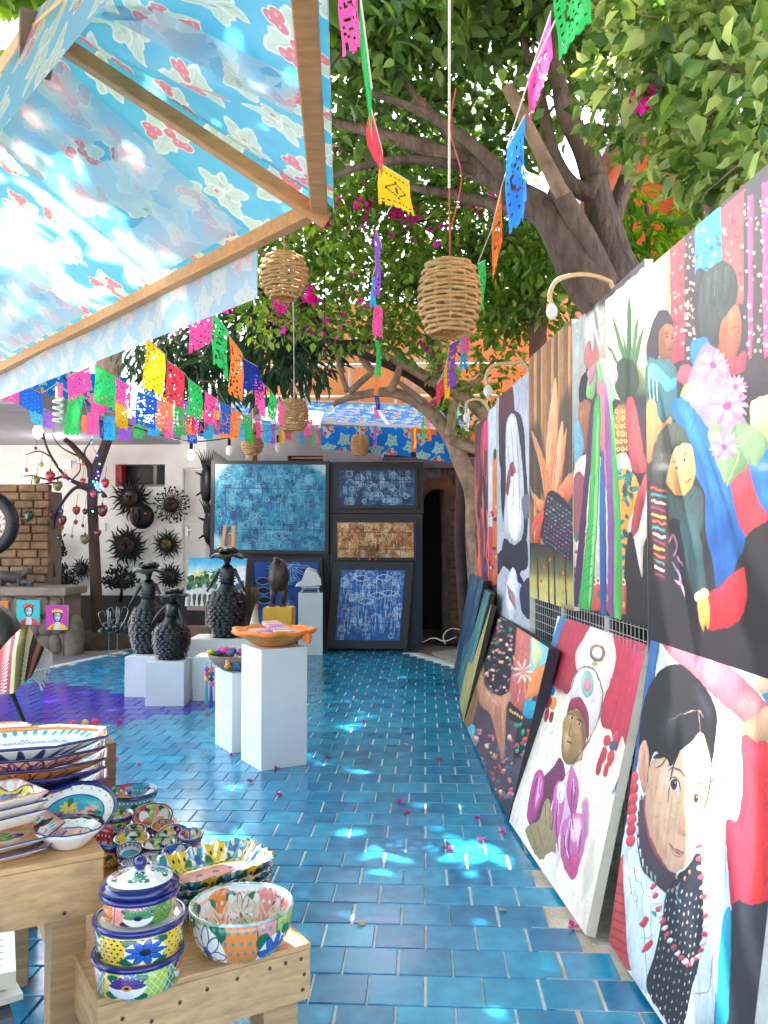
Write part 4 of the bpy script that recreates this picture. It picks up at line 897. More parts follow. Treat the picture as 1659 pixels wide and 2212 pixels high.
m = MB(); m.tube(catmull([atY(985, 190, 4.9), atY(973, 280, 4.95), atY(996, 370, 4.9), atY(990, 430, 5), atY(972, 500, 5)], 6), .004, 5); tag(m.build('red_cable', M_red, None, atY(972, 500, 5)), 'loose red cord looping beside the cord of the largest basket lamp', 'cord')
m = MB(); m.tube(catmull([atY(628, 560, 6.2), atY(632, 640, 6.3), atY(634, 700, 7.5), atY(636, 860, 9.6)], 6), .006, 5); tag(m.build('hanging_rope', M_wcord, None, atY(632, 640, 6.3)), 'pale rope falling from the branch to the small barrel lamp', 'rope')
# cane arms with little lamps over the paintings
M_cane = mat('cane', 'c9a878', .6, .15, 12)
for lab, pts, r in (('bent cane lamp arm arching over the top edge of the pineapple painting', [(1332, 640, 4.45), (1310, 605, 4.4), (1255, 593, 4.35), (1205, 605, 4.3), (1188, 635, 4.28), (1192, 660, 4.27)], .012), ('bent cane lamp arm low among the twisted branches above the white dove painting', [(1140, 800, 5.6), (1110, 785, 5.6), (1065, 790, 5.6), (1050, 815, 5.6), (1054, 835, 5.6)], .011), ('bent cane lamp arm drooping beside the dark red textile painting', [(1065, 905, 7), (1040, 865, 7), (1010, 868, 7), (1008, 895, 7)], .012)):
    P = [atY(*p) for p in pts]; t = thing('cane_lamp', lab, 'lamp', P[-1], 0, 'cane lamp arms over the paintings'); m = MB(); m.tube(catmull([P[0] + V3(.25, .0, -.6)] + P, 6), r, 6); m.build('arm', M_cane, t, P[-1], smooth=True)
    m = MB(); m.ell((0, 0, -.03), (.03, .03, .042), 8, 6); m.build('bulb', M_glass, t, smooth=True)
# cable with bulbs across the porch
cab = [atY(138, 815, 7), atY(190, 870, 8), atY(255, 908, 9.2), atY(330, 935, 10.2), atY(413, 953, 11.2), atY(500, 945, 11.4), atY(600, 925, 11.5)]
m = MB(); m.tube(catmull(cab, 6), .009, 5); tag(m.build('light_cable', M_blackmetal, None, cab[0]), 'black cable with bulbs sagging under the paper flags', 'cable')
def glow(name, c, e):
    m = bpy.data.materials.new(name); m.use_nodes = True; p = m.node_tree.nodes['Principled BSDF']; p.inputs['Base Color'].default_value = (*lin(c), 1); p.inputs['Emission Color'].default_value = (*lin(c), 1); p.inputs['Emission Strength'].default_value = e; return m
G_w, G_y = glow('lit_bulb', 'fff6e4', 6), glow('yellow_lamp', 'ffe79a', 2.2)
for (u, v, y, lab, lit) in ((413, 955, 11.2, 'bare bulb on the black cable in front of the white door', 1), (495, 946, 11.4, 'bare bulb on the black cable above the turquoise painting', 0), (601, 940, 11.5, 'bare bulb on the black cable beside the far lantern over the panels', 0)):
    c = atY(u, v, y); t = thing('hanging_bulb', lab, 'bulb', c, 0, 'bulbs on the black cable'); m = MB(); m.tube([(0, 0, 0), (0, 0, -.1)], .022, 8); m.build('socket', M_blackmetal, t)
    m = MB(); m.ell((0, 0, -.17), (.045, .045, .07), 10, 8); m.build('glass', G_w if lit else M_glass, t, smooth=True)
    if lit:
        L = bpy.data.lights.new('bulb_light', 'POINT'); L.energy = 2.2; L.color = (1, .93, .8); L.shadow_soft_size = .05; lo = bpy.data.objects.new('bulb_light', L); col.objects.link(lo); lo.location = c + V3(0, -.02, -.3)
c = atY(82, 930, 9.0); t = thing('yellow_lamp', 'glowing yellow lamp on the cable at the porch edge', 'lamp', c); m = MB(); m.lathe([(.0, .05), (.03, .05), (.055, .0), (.04, -.06), (0, -.09)], 10); m.build('shade', G_y, t, smooth=True)
m = MB(); m.tube([(0, 0, .04), (0, 0, .12)], .02, 6); m.build('socket', M_blackmetal, t)
c = atY(126, 884, 7.6); t = thing('spiral_bulb', 'white spiral energy-saving bulb among the paper flags', 'bulb', c); m = MB(); m.tube([(.04 * math.cos(a), .04 * math.sin(a), .1 - .018 * a * .5) for a in np.linspace(0, 8 * math.pi, 60)], .013, 6); m.build('tube', M_white, t, smooth=True)
m = MB(); m.tube([(0, 0, .1), (0, 0, .2)], .03, 8); m.build('socket', M_white, t)
c = atY(143, 1003, 12.6); t = thing('flood_lamp', 'bright white flood lamp mounted behind the bare branches', 'lamp', c); m = MB(); m.box((0, 0, 0), (.16, .1, .12)); m.box((.15, .12, .05), (.3, .04, .05)); m.build('housing', M_white, t, bevel=.01)
m = MB(); m.ell((-.02, -.06, 0), (.07, .02, .06), 10, 6); m.build('lens', glow('flood_lens', 'ffffff', 9), t)
L = bpy.data.lights.new('flood_light', 'POINT'); L.energy = 3; L.shadow_soft_size = .05; lo = bpy.data.objects.new('flood_light', L); col.objects.link(lo); lo.location = c + V3(-.02, -.2, 0)
# ================================================================ PLINTHS AND SCULPTURES
def plinth(u, v, w, d, h, rz, label, corner=(0, 0)):
    """u, v: where its nearest corner stands on the floor; the box then runs w along its own x and d along its own y"""
    c = atZ(u, v); t = thing('plinth', label, 'plinth', c, rz, 'white display plinths')
    m = MB(); m.box((w / 2 - corner[0] * w, d / 2 - corner[1] * d, h / 2 + .004), (w, d, h)); m.build('block', M_white, t, bevel=.004)
    return t, Matrix.Translation(c) @ Matrix.Rotation(rz, 4, 'Z')
pa, A1 = plinth(563.5, 1668.4, .338, .35, .8, R_(34), 'tallest white plinth in front, carrying the orange dish')
pb, A2 = plinth(512, 1628, .34, .34, .57, R_(34), 'mid-height white plinth half hidden behind the tallest one, under the pompom basket', (.12, 0))
pc, A3 = plinth(397.2, 1527, .355, .36, .40, R_(4), 'low white cube nearest the violet tiles, under the smallest black figure', (1, 0))
pd_, A4 = plinth(268.5, 1507, .36, .38, .39, R_(-4), 'low white cube at the left, under the hatted black figure by the tree')
pe_, A5 = plinth(415.5, 1516, .33, .4, .41, R_(2), 'low empty white cube between the black figures and the pompom basket')
pf_, A6 = plinth(405, 1488, .75, .5, .5, R_(2), 'broad white plinth behind, under the right-hand black figure')
ph_, A7 = plinth(697, 1416, .32, .3, .81, R_(8), 'slim white plinth by the leaning blue painting, carrying the wrapped book stand', (1, 0))
py_ = thing('yellow_pedestal', 'ridged yellow box pedestal under the dark bird sculpture', 'pedestal', atY(603, 1400, 9.6)); yz = atY(603, 1310, 9.6).z
M_yel = mat('yellow_box', 'efb844', .6, .08, 10); py_.location.z = 0
m = MB(); m.box((0, 0, yz / 2), (.31, .28, yz - .01)); m.build('box', M_yel, py_)
for i in range(18):
    m = MB(); m.box((0, 0, yz - .02 - i * .024), (.325, .295, .014)); m.build('slat', M_yel, py_, bevel=.003)
M_clay = mat('black_clay', '0a0a0d', .32, .35, 22, .5, 60, spec=.6)
def catrina(loc, rz, h, sw_, label, wide=1.0, lean=0):
    t = thing('lady_figure', label, 'sculpture', loc, rz); r = random.Random(int(h * 1000))
    hs = h * .52; prof = [(.0, 0), (sw_ * .7, 0), (sw_ * .74, hs * .06), (sw_ * .93, hs * .25), (sw_, hs * .5), (sw_ * .97, hs * .72), (sw_ * .72, hs * .93), (sw_ * .44, hs * 1.06), (sw_ * .36, hs * 1.14)]
    m = MB(); m.lathe(prof, 20); m.build('skirt', M_clay, t, smooth=True)
    m = MB(); ny = 14
    for j in range(ny):
        z = hs * (.04 + .95 * j / ny); R = np.interp(z, [p[1] for p in prof[1:]], [p[0] for p in prof[1:]]); n = max(8, int(20 * R / sw_))
        for k in range(n):
            a = 2 * math.pi * (k + .5 * (j % 2) + r.uniform(-.2, .2)) / n; w = 4.9 * R / n; e = V3(math.cos(a), math.sin(a), 0); s_ = V3(-math.sin(a), math.cos(a), 0); b = e * R + V3(0, 0, z + hs * .07); o = e * r.uniform(.01, .022)
            k0 = len(m.v); m.v += [b - s_ * w * .45, b + s_ * w * .45, b + o + s_ * w * .5 - V3(0, 0, hs * .05), b + o * 1.5 - V3(0, 0, hs * .1), b + o - s_ * w * .5 - V3(0, 0, hs * .05), b + o * .9 - V3(0, 0, hs * .02)]
            for q in ((0, 1, 5), (1, 2, 5), (2, 3, 5), (3, 4, 5), (4, 0, 5)): m.face(tuple(k0 + x for x in q))
    tag(m.build('petal_scales', M_clay, t), kind='stuff')
    m = MB(); m.tube([(0, 0, hs * 1.08), (0, 0, hs * 1.25), (lean, 0, hs * 1.46), (lean, 0, hs * 1.56)], [sw_ * .36, sw_ * .34, sw_ * .4, sw_ * .2], 10)
    for i in range(5): m.tube([(lean + sw_ * .42 * math.cos(a), sw_ * .32 * math.sin(a), hs * (1.2 + .06 * i)) for a in np.linspace(0, 2 * math.pi, 13)], hs * .02, 4, False)
    m.tube([(lean, 0, hs * 1.52), (lean, 0, hs * 1.66)], sw_ * .14, 8); m.build('torso', M_clay, t, smooth=True)
    for s in (-1, 1):
        m = MB(); m.tube(catmull([(lean + s * sw_ * .36, 0, hs * 1.46), (s * sw_ * .62, -.03, hs * 1.28), (s * sw_ * .95, -.06, hs * 1.02)], 4), [sw_ * .13, sw_ * .1, sw_ * .07], 6); m.ell((s * sw_ * .97, -.06, hs * 1.0), sw_ * .07, 6, 5); m.build('arm', M_clay, t, smooth=True)
    m = MB(); m.ell((lean, -.005, hs * 1.7), (sw_ * .22, sw_ * .23, hs * .12), 12, 8); m.box((lean, -.01, hs * 1.61), (sw_ * .23, sw_ * .22, hs * .07)); m.build('skull', M_clay, t, smooth=True)
    wv = lambda a, r_, z: (r_, z + .018 * h * math.sin(a * 5) * (r_ / (sw_ * .9)) ** 2)
    W = sw_ * .9 * wide; m = MB(); m.lathe([(0, hs * 1.9), (sw_ * .25, hs * 1.89), (sw_ * .32, hs * 1.82), (W * .7, hs * 1.8), (W, hs * 1.75), (W * .98, hs * 1.71), (W * .6, hs * 1.74), (0, hs * 1.76)], 26, (lean, 0, 0), wv)
    m.build('hat', M_clay, t, smooth=True)
    m = MB()
    for k in range(9):
        a = k * .7; m.ell((lean + sw_ * .42 * math.cos(a), sw_ * .42 * math.sin(a), hs * (1.86 + .02 * (k % 3))), (sw_ * .2, sw_ * .2, hs * .05), 7, 5, Matrix.Rotation(.4, 3, 'X'))
    m.build('hat_flowers', M_clay, t, smooth=True)
    return t
catrina(V3(atY(320, 1400, 8.5).x, 8.5, .394), .1, .9, .178, 'black clay lady with a wide feathered hat, tallest figure on the left white cube')
catrina(V3(atY(370, 1400, 8.02).x, 8.02, .404), -.2, .66, .165, 'smallest black clay lady with a drooping hat on the front white cube', .95, .02)
catrina(V3(atY(490, 1400, 8.95).x, 8.95, .504), 0, .93, .2, 'black clay lady with a stiff double-brimmed hat in front of the easel')
t = thing('feather_plume', 'brown feathery plume figure behind the right-hand black lady', 'sculpture', V3(atY(532, 1300, 9.1).x, 9.1, .504)); m = MB()
for k in range(22):
    a = -.5 + k * .05; m.tube(catmull([(.0, 0, .02), (.03 + a * .08, .02 * (k % 3), .3), (a * .28, 0, .56 - abs(a) * .2 - rnd.uniform(0, .08))], 3), [.014, .012, .003], 4)
m.build('plume', mat('brown_feather', '4c3a30', .7, .4, 30), t)
# bird
t = thing('bird_figure', 'dark bronze bird with human-like legs standing on the yellow pedestal', 'sculpture', V3(py_.location.x, 9.55, yz)); M_brz = mat('bronze', '4a3b33', .38, .35, 18, .3, 50, metal=.4)
m = MB(); m.lathe([(.03, .17), (.085, .2), (.115, .3), (.11, .4), (.085, .48), (.05, .53), (.0, .545)], 18, wob=lambda a, r, z: (r * (1 + .12 * math.sin(a * 9) * (z < .42)), z)); m.build('body', M_brz, t, smooth=True)
m = MB(); m.tube(catmull([(0, -.04, .5), (-.02, -.09, .53), (-.01, -.13, .5)], 4), [.045, .03, .006], 8); m.build('head', M_brz, t, smooth=True)
for s in (-1, 1):
    m = MB(); m.tube([(s * .055, 0, .23), (s * .06, 0, .12), (s * .055, 0, .03)], [.05, .035, .026], 8)
    for q in (-.03, 0, .03): m.tube([(s * .055, 0, .03), (s * .06 + q, -.07, .012)], [.02, .01], 5)
    m.build('leg', M_brz, t, smooth=True)
# wrapped book on its stand
c = A7 @ V3(-.16, .15, .815); t = thing('book_stand', 'little pale stand holding a book wrapped in patchwork print on the slim plinth', 'stand', c, .1)
m = MB()
for s in (-1, 1): m.tube(catmull([(s * .11, -.08, 0), (s * .1, -.05, .06), (s * .07, .06, .07), (s * .11, .09, 0)], 4), .01, 5)
m.box((0, -.02, .075), (.24, .16, .015)); m.tube([(-.11, -.07, .05), (.11, -.07, .05)], .008, 5); m.build('stand', mat('silver', 'b9bbc0', .3, .1, metal=.7), t)
pp = Paint(128, 96, 'e9e0df', seed=4); pp.wrap = False
for _ in range(26): pp.poly([(x + rnd.uniform(-10, 24), y + rnd.uniform(-8, 18)) for x, y in [(rnd.uniform(0, 128), rnd.uniform(0, 96))] for _ in range(5)], rnd.choice(['d99aa8', '7a5f86', '4d5b86', 'e6b7a4', 'c65f6a', 'f1ecec', 'efe6ea']), raw=True, alpha=.8)
m = MB(); prof = [(-.2, .08), (-.13, .12), (-.07, .27), (-.02, .3), (.08, .27), (.14, .17), (.15, .1)]
for i in range(len(prof) - 1):
    (x0, z0), (x1, z1) = prof[i], prof[i + 1]; m.quad((x0, -.1, z0), (x1, -.1, z1), (x1 * .95, .1, z1 + .03), (x0 * .95, .1, z0 + .03), ((i / 6, 0), ((i + 1) / 6, 0), ((i + 1) / 6, 1), (i / 6, 1)))
m.build('wrapped_book', img_mat('patchwork', pp.a, .6), t)
m = MB(); m.prism([(x, -.1, z) for x, z in prof], (0, 0, 0), (0, .015, 0)); m.build('pages', img_mat('patchwork_front', pp.a[::-1], .6), t)
# orange dish with pouches
c = A1 @ V3(.165, .175, .806); t = thing('orange_dish', 'wide orange clay dish with a rough drooping rim on the tallest plinth', 'dish', c)
M_od = mat('orange_cloth', 'ef7f2b', .65, .14, 14, .4, 30); wv = lambda a, r, z: (r * (1 + .03 * math.sin(a * 7) + .02 * math.sin(a * 13 + 1)), z + .006 * math.sin(a * 9) * (r > .2))
m = MB(); m.lathe([(0, .0), (.1, .0), (.15, .018), (.25, .085), (.275, .1)], 40, wob=wv); m.build('base', mat('orange_straw', 'd98a3f', .7, .25, 60, .6, 160), t, smooth=True)
m = MB(); m.lathe([(.262, .083), (.285, .088), (.292, .108), (.27, .118), (.2, .06), (.1, .04), (0, .035)], 44, wob=wv); m.build('lining', M_od, t, smooth=True)
m = MB(); m.ell((.25, -.14, .07), (.035, .02, .035), 8, 6); m.ell((.262, -.15, .05), (.02, .015, .025), 7, 5); m.build('knot', M_od, t, smooth=True)
sp = Paint(64, 128, 'c9a9c9', seed=9)
for i in range(30): sp.poly([(0, i * 4.3), (64, i * 4.3), (64, i * 4.3 + rnd.uniform(2, 5)), (0, i * 4.3 + rnd.uniform(2, 5))], rnd.choice(['9a3fae', 'd76a9a', 'e9d7c6', '7a2f9c', 'b9c178', 'f2e6e6', 'e08a5a']), smooth=False, raw=True)
M_pouch = img_mat('striped_weave', sp.a, .8)
for i, (dx, dy, dz, a, pt, lab) in enumerate(((-.07, -.03, .085, .5, .12, 'striped violet pouch lying flat in the orange dish'), (.03, .0, .12, .7, .25, 'striped pink pouch propped on the other pouches in the orange dish'), (.08, -.02, .1, .9, .2, 'striped dark red pouch rolled at the right of the orange dish'))):
    m = MB(); M_ = Rz(a) @ Matrix.Rotation(pt, 3, 'X'); L, W, T = .24, .13, .018
    p = [M_ @ V3(x, y, z) for x, y, z in ((-W / 2, -L / 2, -T / 2), (W / 2, -L / 2, -T / 2), (W / 2, L / 2, -T / 2), (-W / 2, L / 2, -T / 2))]; q = [x + M_ @ V3(0, 0, T) for x in p]
    m.hexa(p, q); m.uv[1] = ((0, 0), (1, 0), (1, 1), (0, 1)); m.uv[2] = ((0, 0), (1, 0), (1, .1), (0, .1)); m.uv[4] = ((0, 0), (1, 0), (1, .1), (0, .1))
    m.uv[3] = m.uv[5] = ((0, 0), (0, 1), (.1, 1), (.1, 0)); o = m.build('striped_pouch', M_pouch, None, (0, 0, 0), bevel=.004); o.location = c + V3(dx, dy, dz); tag(o, lab, 'pouch', 'woven pouches in the orange dish')
# pompom basket
c = A2 @ V3(.06, .17, .576); t = thing('pompom_basket', 'grey basket heaped with bright crocheted trinkets on the mid-height plinth', 'basket', c)
m = MB(); m.lathe([(0, 0), (.1, 0), (.17, .05), (.21, .11), (.2, .115), (.15, .05), (0, .02)], 26); m.build('bowl', mat('grey_basket', '7d7266', .85, .3, 40, .7, 120), t, smooth=True)
TC = ['e0508a', 'f08ab0', '6fa4d8', 'e8c24a', '58a85a', 'd8435a', '8a5fc0', 'f0a060', '39699c', 'e9d9cc']
TMT = [mat('yarn_' + k, k, .9, .25, 60, .6, 200) for k in TC]
for i in range(34):
    a, r = rnd.uniform(0, 6.28), rnd.uniform(.02, .2); m = MB(); m.ell((r * math.cos(a), r * math.sin(a), .115 + rnd.uniform(-.005, .035) - r * .1), (rnd.uniform(.02, .045), rnd.uniform(.02, .04), rnd.uniform(.014, .026)), 8, 6, Rz(a)); m.build('trinket', rnd.choice(TMT), t, smooth=True)
for (x, y, z, k) in ((-.02, -.2, .06, 7), (.05, -.2, .055, 8), (.11, -.18, .045, 4)):
    m = MB()
    for _ in range(5): m.ell((x + rnd.uniform(-.02, .02), y + rnd.uniform(-.012, .012), z + rnd.uniform(-.025, .02)), rnd.uniform(.012, .02), 7, 5)
    m.build('trinket', TMT[k], t, smooth=True)
t2_ = thing('pompom_tassel', 'pair of hanging pompom strings with teal and blue tassels on the basket edge', 'tassel', c + V3(-.175, -.14, .05))
for (x, seq, tc_) in ((-.012, ['8a5fc0', 'd8435a', 'f0a060'], '2f9c96'), (.022, ['f07a3c', '2f6f86', '2a3f5f', 'e0508a'], '3b3fb0')):
    m = MB(); m.tube([(x, 0, .02), (x, 0, -.24)], .002, 4); m.build('thread', M_blackmetal, t2_)
    for i, k in enumerate(seq): m = MB(); m.ell((x + .004 * (i % 2), 0, -.03 - i * .036), .019, 8, 6); m.build('pompom', mat('yarn_' + k, k, .9, .25, 60, .6, 200), t2_, smooth=True)
    m = MB(); zz = -.03 - len(seq) * .036
    for k in range(12): a = k * .52; m.tube([(x + .004 * math.cos(a), .004 * math.sin(a), zz + .02), (x + .013 * math.cos(a), .013 * math.sin(a), zz - .13 - rnd.uniform(0, .012))], .0035, 4)
    m.build('tassel', mat('yarn_' + tc_, tc_, .9, .25, 60, .6, 200), t2_)
# ---- metal suns on the wall
def metal_sun(x5, y5, R, r, n, tip, label, core, moon=False):
    p = z5([(x5, y5)], YB - .12)[0]; k = .28 / FPX * YB; R *= k; r *= k; t = thing('metal_sun', label, 'wall ornament', p, 0, 'metal suns on the white wall')
    m = MB(); m.ell((0, 0, 0), (r, .03, r), 18, 8); m.ell((0, -.05, .0), (r * .12, .03, r * .25), 6, 5); m.ell((-r * .35, -.045, r * .2), r * .13, 6, 5); m.ell((r * .35, -.045, r * .2), r * .13, 6, 5); m.ell((0, -.05, -r * .4), (r * .3, .012, r * .07), 8, 4); m.build('face', core, t, smooth=True)
    m = MB()
    for i in range(n):
        a = 2 * math.pi * i / n; L = R * (1 if i % 2 else .82); e = V3(math.cos(a), 0, math.sin(a)); s_ = V3(-e.z, 0, e.x); pts = []
        for q in np.linspace(0, 1, 7): pts.append(e * (r * .85 + (L - r * .85) * q) + s_ * (.035 * R / .37 * math.sin(q * 7 + i) * q) + V3(0, .02, 0))
        if tip: m.tube(pts, r * .07, 5); m.ell(pts[-1], r * .16, 6, 5)
        else: m.tube(pts, [r * .2, r * .2, r * .17, r * .14, r * .1, r * .06, r * .01], 5)
    m.build('rays', M_blackmetal, t, smooth=True)
    m = MB(); m.tube([(r * .92 * math.cos(a), -.01, r * .92 * math.sin(a)) for a in np.linspace(0, 2 * math.pi, 25)], r * .09, 5, False); m.build('ring', M_blackmetal, t, smooth=True)
M_cop = mat('copper_face', '2a1a15', .4, .4, 20, metal=.4); M_grn = mat('green_metal', '1f2d28', .4, .4, 20, metal=.6); M_rdm = mat('red_metal', '2a1414', .4, .4, 20, metal=.5); M_gold = mat('brass_face', '5a4520', .4, .3, 20, metal=.7)
metal_sun(1005, 640, 190, 66, 26, 0, 'largest metal sun with a copper face under the dark window', M_cop)
metal_sun(1320, 695, 138, 58, 34, 1, 'metal sun with ball-tipped rays beside the white door', M_rdm)
metal_sun(975, 1010, 178, 72, 28, 0, 'reddish metal sun with flame rays right of the ornament tree', M_rdm)
metal_sun(1285, 1000, 138, 46, 26, 0, 'greenish metal sun with a brass face beside the door', M_gold)
metal_sun(1310, 1250, 128, 50, 22, 0, 'dark red metal sun low behind the hatted black figures', M_rdm)
metal_sun(625, 1190, 110, 38, 20, 0, 'small blackened metal sun left of the ornament tree trunk', M_grn)
p = z5([(1095, 785)], YB - .2)[0]; t = thing('metal_moon', 'round dark metal moon hung over the lower edge of the largest sun', 'wall ornament', p); m = MB(); m.ell((0, 0, 0), (.2, .07, .2), 22, 10); m.build('disc', M_blackmetal, t, smooth=True)
m = MB(); m.ell((.08, -.055, .04), (.035, .02, .04), 8, 6); m.ell((-.14, -.05, .1), (.03, .02, .04), 8, 6); m.build('eye', M_gold, t, smooth=True)
m = MB(); m.tube(catmull([(-.05, -.07, .12), (-.02, -.08, 0), (-.06, -.07, -.1)], 4), [.01, .025, .01], 6); m.build('nose', M_blackmetal, t, smooth=True)
def metal_tree(x5, y5, w, h, label, seed):
    r = random.Random(seed); p = z5([(x5, y5)], YB - .15)[0]; k = .28 / FPX * YB; t = thing('metal_tree', label, 'wall ornament', p); m = MB(); lf = MB(); w *= k; h *= k
    m.tube([(0, 0, -h * .9), (.02, 0, -h * .3), (0, 0, 0)], [.035, .025, .02], 6)
    for i in range(13):
        a = math.pi * (.04 + .92 * i / 12); e = V3(math.cos(a) * w, r.uniform(-.04, .04), math.sin(a) * h); b = V3(0, 0, -h * .2 * r.random()); q = catmull([b, e * .45 + V3(0, 0, -.03), e * r.uniform(.8, 1)], 4); m.tube(q, [.016, .011, .005], 5)
        for s in q[2:]:
            for _ in range(2): lf.ell(s + V3(r.uniform(-.05, .05), -.02, r.uniform(-.05, .05)), (.035, .008, .016), 6, 4, Matrix.Rotation(r.uniform(0, 3), 3, 'Y'))
    m.build('branches', M_blackmetal, t, smooth=True); lf.build('leaves', M_blackmetal, t, smooth=True)
metal_tree(930, 1310, 150, 150, 'blackened metal tree of life on the wall right of the tree trunk', 2)
metal_tree(480, 1330, 110, 190, 'blackened metal flower bush against the wall left of the tree trunk', 5)
metal_tree(440, 1080, 70, 150, 'tall narrow metal flower spray above the stone counter end', 8)
for (u, v, s, lab) in ((447, 1045, 1, 'upper black metal armadillo hanging beside the turquoise painting'), (452, 1140, .9, 'lower black metal armadillo hanging beside the turquoise painting')):
    p = atY(u, v, 11.85); t = thing('metal_armadillo', lab, 'wall ornament', p, 0, 'metal armadillos beside the panels'); m = MB(); m.ell((0, 0, 0), (.1 * s, .08, .27 * s), 12, 10); m.build('body', M_blackmetal, t, smooth=True)
    m = MB()
    for k in range(9): a = -.9 + k * .22; m.tube(catmull([(a * .06, 0, .22 * s), (a * .1, 0, .34 * s), (a * .16, -.02, .45 * s + .03 * (k % 2))], 3), [.015, .01, .003], 5)
    m.tube(catmull([(0, 0, -.24 * s), (.04, 0, -.36 * s), (.0, 0, -.46 * s)], 3), [.03, .02, .004], 6); tag(m.build('spines', M_blackmetal, t, smooth=True), kind='stuff')
    for q in (-1, 1): m = MB(); m.tube([(q * .07, -.03, .12 * s), (q * .15, -.05, .16 * s)], [.02, .01], 5); m.tube([(q * .07, -.03, -.12 * s), (q * .14, -.05, -.17 * s)], [.02, .01], 5); m.build('legs', M_blackmetal, t, smooth=True)
# ---- glass ornaments on the bare tree
OC = dict(red='b81f2a', maroon='6a1626', olive='6d6a33', green='1f4a38', teal='1f6a72', blue='1f58a8', pink='d03a64', amber='b0702a', navy='1f2a4a', black='17151a', lime='8fae3a', orange='d8662a', grey='8d8a86')
OM = {k: mat('glass_' + k, v, .18, .15, 8, coat=.8) for k, v in OC.items()}
orn = [(205, 425, 16, 'red'), (275, 258, 13, 'maroon'), (388, 470, 42, 'red'), (283, 500, 30, 'olive'), (497, 470, 21, 'red'), (640, 510, 22, 'red'), (445, 545, 38, 'olive'), (330, 680, 40, 'red'), (250, 690, 33, 'teal'), (300, 605, 18, 'maroon'), (375, 620, 14, 'blue'), (220, 775, 42, 'green'), (385, 770, 40, 'maroon'), (470, 745, 22, 'blue'), (480, 810, 38, 'maroon'), (590, 735, 32, 'red'), (718, 610, 24, 'pink', -.15), (790, 735, 46, 'maroon'), (812, 525, 34, 'red'), (655, 955, 38, 'olive'), (170, 830, 20, 'maroon'), (225, 900, 22, 'blue'), (585, 828, 17, 'maroon'), (638, 855, 13, 'black'), (555, 938, 15, 'grey'), (755, 910, 26, 'maroon', -.15), (470, 870, 24, 'amber'), (460, 945, 20, 'navy'), (375, 730, 19, 'amber'), (320, 385, 20, 'lime'), (640, 378, 17, 'orange'), (655, 745, 22, 'black')]
for o in orn:
    x, y, s, c = o[:4]; same = sorted([q for q in orn if q[3] == c], key=lambda q: q[1]); i = same.index(o)
    p = z5([(x, y)], 11.8 + (o[4] if len(o) > 4 else rnd.uniform(-.12, .12)))[0]; R = s * .28 / FPX * 11.8
    lab = (f'{ORD[i]} {c} glass ornament counted from the top of the bare tree' if len(same) > 1 else f'only {c} glass ornament hung on the bare tree')
    heart = lambda q: V3(q.x, q.y, q.z) if q.length < 1e-6 else V3(q.x * (1 + .15 * q.z), q.y, q.z * 1.08 - .32 * (1 - min(1, abs(q.x) * 1.6)) * (q.z > .2) * q.z - .12 * (q.z < -.5))
    t = thing('glass_ornament', lab, 'ornament', p, rnd.uniform(-.4, .4), 'glass hearts and balls on the bare tree'); m = MB(); m.ell((0, 0, 0), (R, R * .62, R), 16, 12, fn=heart if c not in ('blue', 'grey', 'lime', 'orange') else None); m.build('body', OM[c], t, smooth=True)
    m = MB(); m.tube([(0, 0, R * .6), (0, 0, R * 1.25)], R * .18, 6); m.tube([(0, 0, R * 1.2), (.01, .02, R * 1.2 + .16)], .003, 4); m.build('cap', M_gold, t)
t = thing('fairy_lights', 'string of tiny blue and green fairy lights wound round the bare tree trunk', 'lights', z5([(740, 600)], 11.85)[0]); O = t.location.copy(); m = MB(); g1, g2 = MB(), MB()
pts = z5([(710, 175), (705, 215), (750, 315), (770, 380), (755, 440), (760, 470), (720, 515), (750, 520), (775, 535), (760, 560), (735, 545), (770, 585), (715, 745), (540, 510), (180, 480), (290, 555), (375, 1080), (345, 540), (385, 560)], 11.82)
m.tube(catmull(pts[:13], 3), .003, 4); m.build('wire', M_blackmetal, t, O)
for i, q in enumerate(pts + [p + V3(rnd.uniform(-.07, .07), 0, rnd.uniform(-.06, .06)) for p in pts[6:12] for _ in range(2)]): (g1 if i % 3 else g2).ell(q, .011, 6, 4)
tag(g1.build('blue_bulbs', glow('blue_light', '3a3cff', 5), t, O), kind='stuff'); tag(g2.build('green_bulbs', glow('green_light', '2fe08a', 3), t, O), kind='stuff')
for (x5, y5, lab) in ((840, 1560, 'curly wire stand with glass balls left of the black figures'), (905, 1540, 'taller curly wire stand with glass balls touching the black figures')):
    p = z5([(x5, 1740)], 10.9)[0]; p.z = .02; t = thing('wire_stand', lab, 'stand', p); hh = .52 if x5 < 900 else .56; m = MB()
    m.tube([(0, 0, 0), (0, 0, hh)], .006, 5); m.tube([(.09 * math.cos(a), .09 * math.sin(a), .01) for a in np.linspace(0, 6.283, 14)], .005, 4, False)
    for k in range(4): a = k * 1.57 + .5; m.tube(catmull([(0, 0, hh * .55), (.1 * math.cos(a), .1 * math.sin(a), hh * .85), (.13 * math.cos(a), .13 * math.sin(a), hh * 1.05), (.07 * math.cos(a), .07 * math.sin(a), hh * 1.12), (.05 * math.cos(a), .05 * math.sin(a), hh * .98)], 4), .005, 4)
    m.build('wire', mat('bright_wire', '9a9a98', .3, metal=.8), t)
    for k in range(5): a = k * 1.25; m = MB(); m.ell((.1 * math.cos(a), .1 * math.sin(a), hh * (.62 + .07 * (k % 3))), .042, 10, 8); m.build('glass_ball', OM['green'] if k % 2 else OM['black'], t, smooth=True)
